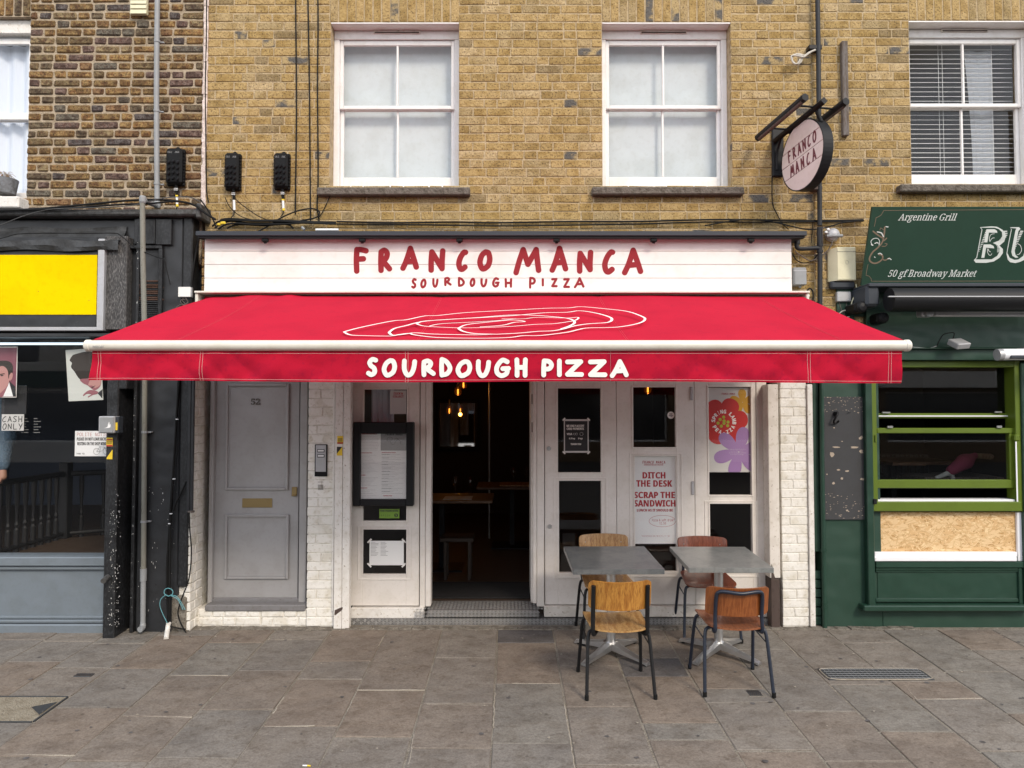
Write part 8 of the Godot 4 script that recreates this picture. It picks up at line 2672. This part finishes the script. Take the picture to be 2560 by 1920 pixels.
	cable("black cable down the yellow wall, middle of three near the window", at_depth(0.012, [-1.755, 5.372, -1.746, 5.03, -1.735, 4.626, -1.727, 4.199, -1.718, 3.699, -1.713, 3.413]), 0.006)
	cable("black cable down the yellow wall, right of three beside the window", at_depth(0.012, [-1.67, 5.372, -1.665, 5.106, -1.665, 4.614, -1.659, 4.224, -1.652, 3.774, -1.658, 3.55, -1.639, 3.413]), 0.006)
	cable("thin black cable sagging from the middle junction box to the bundle", at_depth(0.03, [-2.372, 3.626, -2.315, 3.569, -2.239, 3.512, -2.154, 3.455, -2.078, 3.422]), 0.004)
	cable("second thin cable sagging from the middle junction box", at_depth(0.03, [-2.436, 3.616, -2.404, 3.545, -2.352, 3.488, -2.285, 3.445, -2.21, 3.422]), 0.004)
	cable("coiled black cable looped above the fascia below the window sill", at_depth(0.05, [-2.143, 3.318, -2.065, 3.36, -1.988, 3.412, -1.91, 3.454, -1.807, 3.494, -1.703, 3.512, -1.64, 3.496, -1.627, 3.47, -1.65, 3.439, -1.728, 3.418, -1.806, 3.405, -1.884, 3.399]), 0.0065)
	cable("black cable rising from the coil to the window sill", at_depth(0.02, [-1.637, 3.448, -1.613, 3.486, -1.577, 3.56, -1.535, 3.66]), 0.004)
	var names_ := ["uppermost", "second", "third", "fourth", "lowest"]
	k = 0
	for c in [at_depth(0.05, [-2.481, 3.397, -2.45, 3.418, -2.388, 3.426, -2.274, 3.42, -2.17, 3.412, -2.066, 3.412, -1.962, 3.412, -1.806, 3.405, -1.65, 3.399, -1.488, 3.396]), at_depth(0.06, [-2.529, 3.357, -2.477, 3.399, -2.4, 3.41, -2.27, 3.407, -2.166, 3.402, -2.01, 3.402, -1.855, 3.397, -1.699, 3.391, -1.485, 3.389]), at_depth(0.045, [-2.514, 3.346, -2.462, 3.382, -2.38, 3.406, -2.275, 3.395, -2.171, 3.39, -2.041, 3.39, -1.911, 3.393, -1.755, 3.393, -1.489, 3.388]), at_depth(0.065, [-2.474, 3.333, -2.413, 3.372, -2.319, 3.382, -2.216, 3.374, -2.112, 3.372, -2.008, 3.374, -1.905, 3.377, -1.749, 3.385, -1.484, 3.376]), at_depth(0.05, [-2.408, 3.344, -2.346, 3.371, -2.273, 3.376, -2.169, 3.371, -2.065, 3.368, -1.961, 3.378, -1.883, 3.373, -1.847, 3.344])]:
		cable("black cable in the tangle above the fascia, %s strand" % names_[k], c, 0.0075)
		k += 1
	cable("long black cable along the yellow brick above the fascia, upper line", at_depth(0.02, [-1.489, 3.409, -0.998, 3.399, -0.506, 3.405, -0.136, 3.399, 0.477, 3.409, 1.092, 3.411, 1.707, 3.426, 2.199, 3.421, 2.567, 3.417, 2.985, 3.424]), 0.0075)
	cable("long black cable along the yellow brick above the fascia, lower line", at_depth(0.03, [-1.487, 3.386, -0.873, 3.381, -0.136, 3.369, 0.599, 3.378, 1.09, 3.386, 1.581, 3.402, 2.317, 3.402, 2.98, 3.411]), 0.006)
	cable("black cable dipping from the long line to the fascia end", at_depth(0.04, [1.631, 3.369, 1.938, 3.418, 2.183, 3.406, 2.488, 3.338, 2.672, 3.357, 2.795, 3.394, 2.979, 3.412]), 0.006)
	cable("thin cable hanging from the round sign's wall plate", at_depth(0.012, [2.217, 3.799, 2.217, 3.575, 2.255, 3.475, 2.304, 3.389, 2.352, 3.345]), 0.0045)
	cable("thin black wire from the long line behind the downpipe", at_depth(0.02, [2.557, 3.411, 2.548, 3.324, 2.538, 3.225]), 0.003)
	for c in [[-2.456, 3.373, -2.414, 3.396, 0.055, "yellow cable marker at the left of the tangle, larger"], [-2.484, 3.363, -2.456, 3.382, 0.055, "yellow cable marker at the left of the tangle, smaller"]]:
		var t := thing("cable_marker", c[5], "tag", Vector3(c[0], c[1], 0.05))
		box(t, "sleeve", c[0], c[1], c[2], c[3], 0.075, 0.055, M.tag_yellow, 0.006)
	var wc := thing("cable_joint", "white barrel cable joint on the long black cable under the sill", "joint", Vector3(-1.574, 3.389, 0.04))
	add_tube(wc, "barrel", [Vector3(-1.588, 3.389, 0.045), Vector3(-1.557, 3.387, 0.045)], 0.0125, M.tag_white, 12)
	var al := thing("cable_joint", "grey cable gland hanging in the tangle above the fascia", "joint", Vector3(-1.758, 3.339, 0.07))
	add_tube(al, "barrel", [Vector3(-1.768, 3.347, 0.07), Vector3(-1.744, 3.325, 0.08)], 0.012, M.grey_plastic, 10)
	var stp := thing("offcut", "white plastic strip lying on the fascia trim below the window sill", "strip", Vector3(-1.563, 3.319, 0.1))
	box(stp, "strip", -1.643, 3.308, -1.45, 3.325, 0.12, 0.09, M.tag_white, 0.003)
	# cables over the barber's cornice
	k = 0
	for c in [at_depth(0.215, [-4.416, 3.449, -4.004, 3.457, -3.695, 3.48, -3.387, 3.51, -3.181, 3.53, -2.923, 3.539, -2.717, 3.522, -2.603, 3.489, -2.519, 3.426, -2.436, 3.374]), at_depth(0.222, [-4.411, 3.443, -3.794, 3.458, -3.485, 3.478, -3.177, 3.499, -2.971, 3.505, -2.765, 3.523, -2.62, 3.497, -2.537, 3.435]), at_depth(0.235, [-4.396, 3.255, -4.193, 3.322, -4.01, 3.395, -3.857, 3.439, -3.734, 3.457, -3.477, 3.464, -3.272, 3.473, -3.067, 3.493, -2.862, 3.545, -2.657, 3.556, -2.553, 3.514]), at_depth(0.25, [-4.484, 3.128, -4.148, 3.215, -4.026, 3.246, -3.771, 3.253, -3.464, 3.251, -3.259, 3.253, -3.197, 3.236, -3.093, 3.148, -3.031, 3.112, -2.897, 3.056, -2.836, 3.035, -2.814, 2.953, -2.781, 2.829])]:
		cable(["black cable lying along the barber's cornice, rear one", "black cable lying along the barber's cornice, front one", "thin grey cable sweeping over the barber's cornice to the left", "thin black cable draped over the lead above the yellow sign"][k], c, [0.009, 0.008, 0.004, 0.004][k], M.lead_pale if k == 2 else null)
		k += 1
	cable("black cable drooping from the cornice end to the fascia", at_depth(0.16, [-2.587, 3.557, -2.534, 3.484, -2.491, 3.41, -2.448, 3.316]), 0.006)
	cable("pair of black cables down the corner beside the white sign", at_depth(0.15, [-2.597, 3.234, -2.616, 3.15, -2.64, 2.993, -2.658, 2.826, -2.661, 2.68]), 0.007)

func build_small_things() -> void:
	# two square white boxes on the pier by the sign
	for q in [[-2.761, 2.741, -2.652, 2.829, 0.15, "pale square junction box on the black pier beside the awning end, upper one"], [-2.751, 2.609, -2.675, 2.657, 0.15, "pale square junction box on the black pier beside the awning end, lower one"]]:
		var b := thing("junction_box", q[5], "junction box", Vector3((q[0] + q[2]) / 2, q[1], 0.12))
		box(b, "case", q[0], q[1], q[2], q[3], 0.16, 0.12, M.grey_alu, 0.006)
		box(b, "lid", q[0] + 0.004, q[1] + 0.004, q[2] - 0.004, q[3] - 0.004, 0.166, 0.1605, M.awning_white, 0.004)
	var tg := thing("cable", "tangle of thin grey wires below the upper pale box on the pier", "cable", Vector3(-2.733, 2.69, 0.15))
	add_tube(tg, "wire", at_depth(0.15, [-2.713, 2.737, -2.744, 2.711, -2.713, 2.68, -2.682, 2.711, -2.734, 2.722, -2.692, 2.675, -2.744, 2.68, -2.785, 2.649, -2.792, 2.607]), 0.003, M.weathered, 5)
	add_tube(tg, "wire", at_depth(0.16, [-2.698, 2.736, -2.677, 2.699, -2.718, 2.663, -2.666, 2.679, -2.697, 2.647, -2.655, 2.637]), 0.003, M.weathered, 5)
	# air vent high on the dark brick
	var v := thing("air_vent", "cream louvred plastic air vent at the top of the dark brick wall", "vent", Vector3(-3.219, 5.27, 0))
	box(v, "frame", -3.276, 5.198, -3.13, 5.371, 0.03, 0.0, M.cream_box, 0.004)
	for q in [[-3.267, 5.322, -3.131, 5.358, 0.04], [-3.266, 5.282, -3.13, 5.318, 0.04], [-3.266, 5.242, -3.129, 5.278, 0.04], [-3.265, 5.197, -3.128, 5.237, 0.04]]:
		var o := box(v, "louvre", q[0], q[1], q[2], q[3], 0.040, 0.031, M.cream_box, 0.004)
		o.rotation.x = -0.18
	# plant pot on the sill
	var p := thing("plant_pot", "grey pot with a withered plant on the left window sill", "plant pot", Vector3(-4.279, 3.639, 0.03))
	put(p, "pot", lathe_mesh([[0, 0], [0.085, 0], [0.105, 0.125], [0.098, 0.125], [0.085, 0.1], [0, 0.1]], 20), M.pot_grey, Vector3(-4.321, 3.645, 0.02))
	var root := Vector3(-4.313, 3.782, 0.02)
	for k in 46:
		var a := rng.randf() * TAU
		var ln := rng.randf_range(0.04, 0.10)
		var e := root + Vector3(cos(a) * ln, rng.randf_range(-0.05, 0.05), sin(a) * ln * 0.6 + 0.02)
		add_tube(p, "withered_stem", [root + Vector3(cos(a) * 0.02, 0, sin(a) * 0.02), (root + e) / 2 + Vector3(0, 0.03, 0), e], 0.0018, M.plant_dry, 4, 3)
	# weathered timber on the yellow wall
	var t := thing("timber_batten", "weathered grey timber batten fixed upright on the yellow brick", "batten", Vector3(2.856, 4.166, 0))
	box(t, "batten", 2.815, 4.142, 2.867, 4.962, 0.045, 0.002, M.weathered, 0.005)
	# outside lamp with its wires
	var l := thing("bulkhead_lamp", "old grey bulkhead lamp with loose wires beside the black downpipe", "lamp", Vector3(2.716, 3.285, 0.05))
	var lb := put(l, "body", lathe_mesh([[0, 0.0], [0.055, 0.0], [0.06, 0.02], [0.05, 0.055], [0.03, 0.075], [0.0, 0.08]], 18), M.grey_alu, Vector3(2.723, 3.293, 0.005))
	lb.rotation = Vector3(PI / 2, 0, 0.3)
	add_tube(l, "spout", [Vector3(2.653, 3.274, 0.06), Vector3(2.71, 3.274, 0.075), Vector3(2.783, 3.277, 0.06)], 0.014, M.grey_plastic, 10)
	for e in [Vector3(2.65, 3.31, 0.05), Vector3(2.669, 3.334, 0.05)]:
		put(l, "terminal", box_mesh(Vector3(0.024, 0.02, 0.025), 0.004), M.tag_white, e)
	add_tube(l, "wire", at_depth(0.05, [2.65, 3.295, 2.679, 3.277, 2.702, 3.258, 2.702, 3.221, 2.688, 3.189, 2.666, 3.157, 2.623, 3.12, 2.57, 3.085, 2.522, 3.069, 2.485, 3.082, 2.443, 3.109, 2.401, 3.138, 2.389, 3.157]), 0.005, M.weathered, 6)
	add_tube(l, "wire", at_depth(0.09, [2.635, 3.331, 2.614, 3.339, 2.605, 3.323, 2.607, 3.264, 2.605, 3.211]), 0.003, M.weathered, 6)
	cable("black wire looping from behind the white sign to the downpipe", at_depth(0.03, [2.375, 3.135, 2.388, 3.103, 2.419, 3.07, 2.472, 3.053, 2.525, 3.065, 2.557, 3.086, 2.587, 3.127]), 0.005)
	# cream meter box, grey boxes
	var a := thing("alarm_box", "cream alarm box with a black base on the yellow brick beside the green sign", "alarm", Vector3(2.812, 2.857, 0))
	var q := [2.679, 2.895, 2.887, 3.178, 0.07]
	box(a, "cover", q[0] + 0.045, q[1], q[2], q[3], 0.085, 0.0, M.cream_box, 0.008)
	var sst := new_st()
	quad(sst, Vector3(q[0], q[1], 0.02), Vector3(q[0] + 0.05, q[1], 0.0835), Vector3(q[0] + 0.05, q[3] - 0.003, 0.0835), Vector3(q[0], q[3] - 0.01, 0.02), Vector3(-1, 0, 1))
	quad(sst, Vector3(q[0], q[1], 0.0), Vector3(q[0], q[1], 0.02), Vector3(q[0], q[3] - 0.01, 0.02), Vector3(q[0], q[3] - 0.01, 0.0), Vector3(-1, 0, 0))
	quad(sst, Vector3(q[0], q[3] - 0.01, 0.0), Vector3(q[0], q[3] - 0.01, 0.02), Vector3(q[0] + 0.05, q[3] - 0.003, 0.0835), Vector3(q[0] + 0.05, q[3] - 0.003, 0.0), Vector3(0, 1, 0))
	put(a, "bevel", sst.commit(), M.cream_box)
	box(a, "seam", q[0] + 0.047, q[3] - 0.042, q[2] - 0.002, q[3] - 0.039, 0.0862, 0.085, M.weathered, 0.0003)
	box(a, "base", 2.684, 2.831, 2.89, 2.897, 0.06, 0.0, M.charcoal_metal, 0.015)
	var rg := []
	for k in 17:
		rg.append(Vector3(lerp(q[0], q[2], 0.62) + cos(TAU * k / 16) * 0.014, lerp(q[1], q[3], 0.54) + sin(TAU * k / 16) * 0.016, 0.0855))
	add_tube(a, "emblem", rg, 0.0008, M.weathered, 4, 1)
	var g := thing("junction_box", "grey rectangular box fixed at the right end of the white sign", "junction box", Vector3(2.444, 2.868, 0))
	box(g, "case", 2.356, 2.857, 2.467, 3.005, 0.09, 0.0, M.grey_plastic, 0.008)
	box(g, "lid_line", 2.356, 2.974, 2.467, 2.979, 0.092, 0.09, M.grey_alu, 0.001)
	box(g, "lid", 2.368, 2.861, 2.464, 2.972, 0.094, 0.0905, M.grey_plastic, 0.004)
	add_tube(g, "gland", [Vector3(2.427, 2.865, 0.05), Vector3(2.426, 2.838, 0.05)], 0.011, M.grey_plastic, 10)
	var g2 := thing("junction_box", "small pale square box below the cream alarm box", "junction box", Vector3(2.823, 2.729, 0))
	box(g2, "case", 2.739, 2.721, 2.86, 2.808, 0.05, 0.0, M.grey_alu, 0.008)
	for c in [at_depth(0.02, [2.768, 2.726, 2.778, 2.678, 2.793, 2.64, 2.809, 2.598]), at_depth(0.02, [2.832, 2.726, 2.826, 2.678, 2.809, 2.63, 2.824, 2.587])]:
		add_tube(g2, "wire", c, 0.004, M.weathered, 5)
	cable("cream cable hanging from the alarm box past the green bracket", at_depth(0.06, [2.892, 2.868, 2.899, 2.82, 2.877, 2.767, 2.855, 2.714, 2.848, 2.672]), 0.005, M.cream_box)
	cable("coil of pale cable beside the green bracket under the alarm box", at_depth(0.06, [2.833, 2.643, 2.791, 2.645, 2.754, 2.624, 2.748, 2.587, 2.774, 2.561, 2.811, 2.566, 2.832, 2.593, 2.806, 2.582, 2.789, 2.566]), 0.005, M.rope_pale)
	var gb := thing("green_bracket", "dark green slanted bracket beside the alarm box's cables", "bracket", Vector3(2.863, 2.61, 0.05))
	var gs := new_st()
	var gp := []
	for e in at_depth(0.07, [2.826, 2.67, 2.857, 2.67, 2.879, 2.528, 2.85, 2.528]):
		gp.append(Vector2(e.x, e.y))
	extrude(gs, PackedVector2Array(gp), wall_at(0.04), 0.03)
	put(gb, "plate", gs.commit(), M.green_paint)
	var mt := thing("motor_cable", "white plug and black cable loop at the right end of the awning cassette", "cable", Vector3(2.481, 2.745, 0.1))
	add_tube(mt, "loop", at_depth(0.1, [2.466, 2.808, 2.487, 2.824, 2.51, 2.803, 2.515, 2.755, 2.506, 2.713, 2.495, 2.687, 2.522, 2.692, 2.553, 2.713]), 0.007, M.black_rubber, 6)
	box(mt, "plug", 2.446, 2.748, 2.475, 2.772, 0.13, 0.09, M.tag_white, 0.006)
	box(mt, "motor_head", 2.45, 2.7, 2.471, 2.75, 0.12, 0.06, M.black_plastic, 0.006)
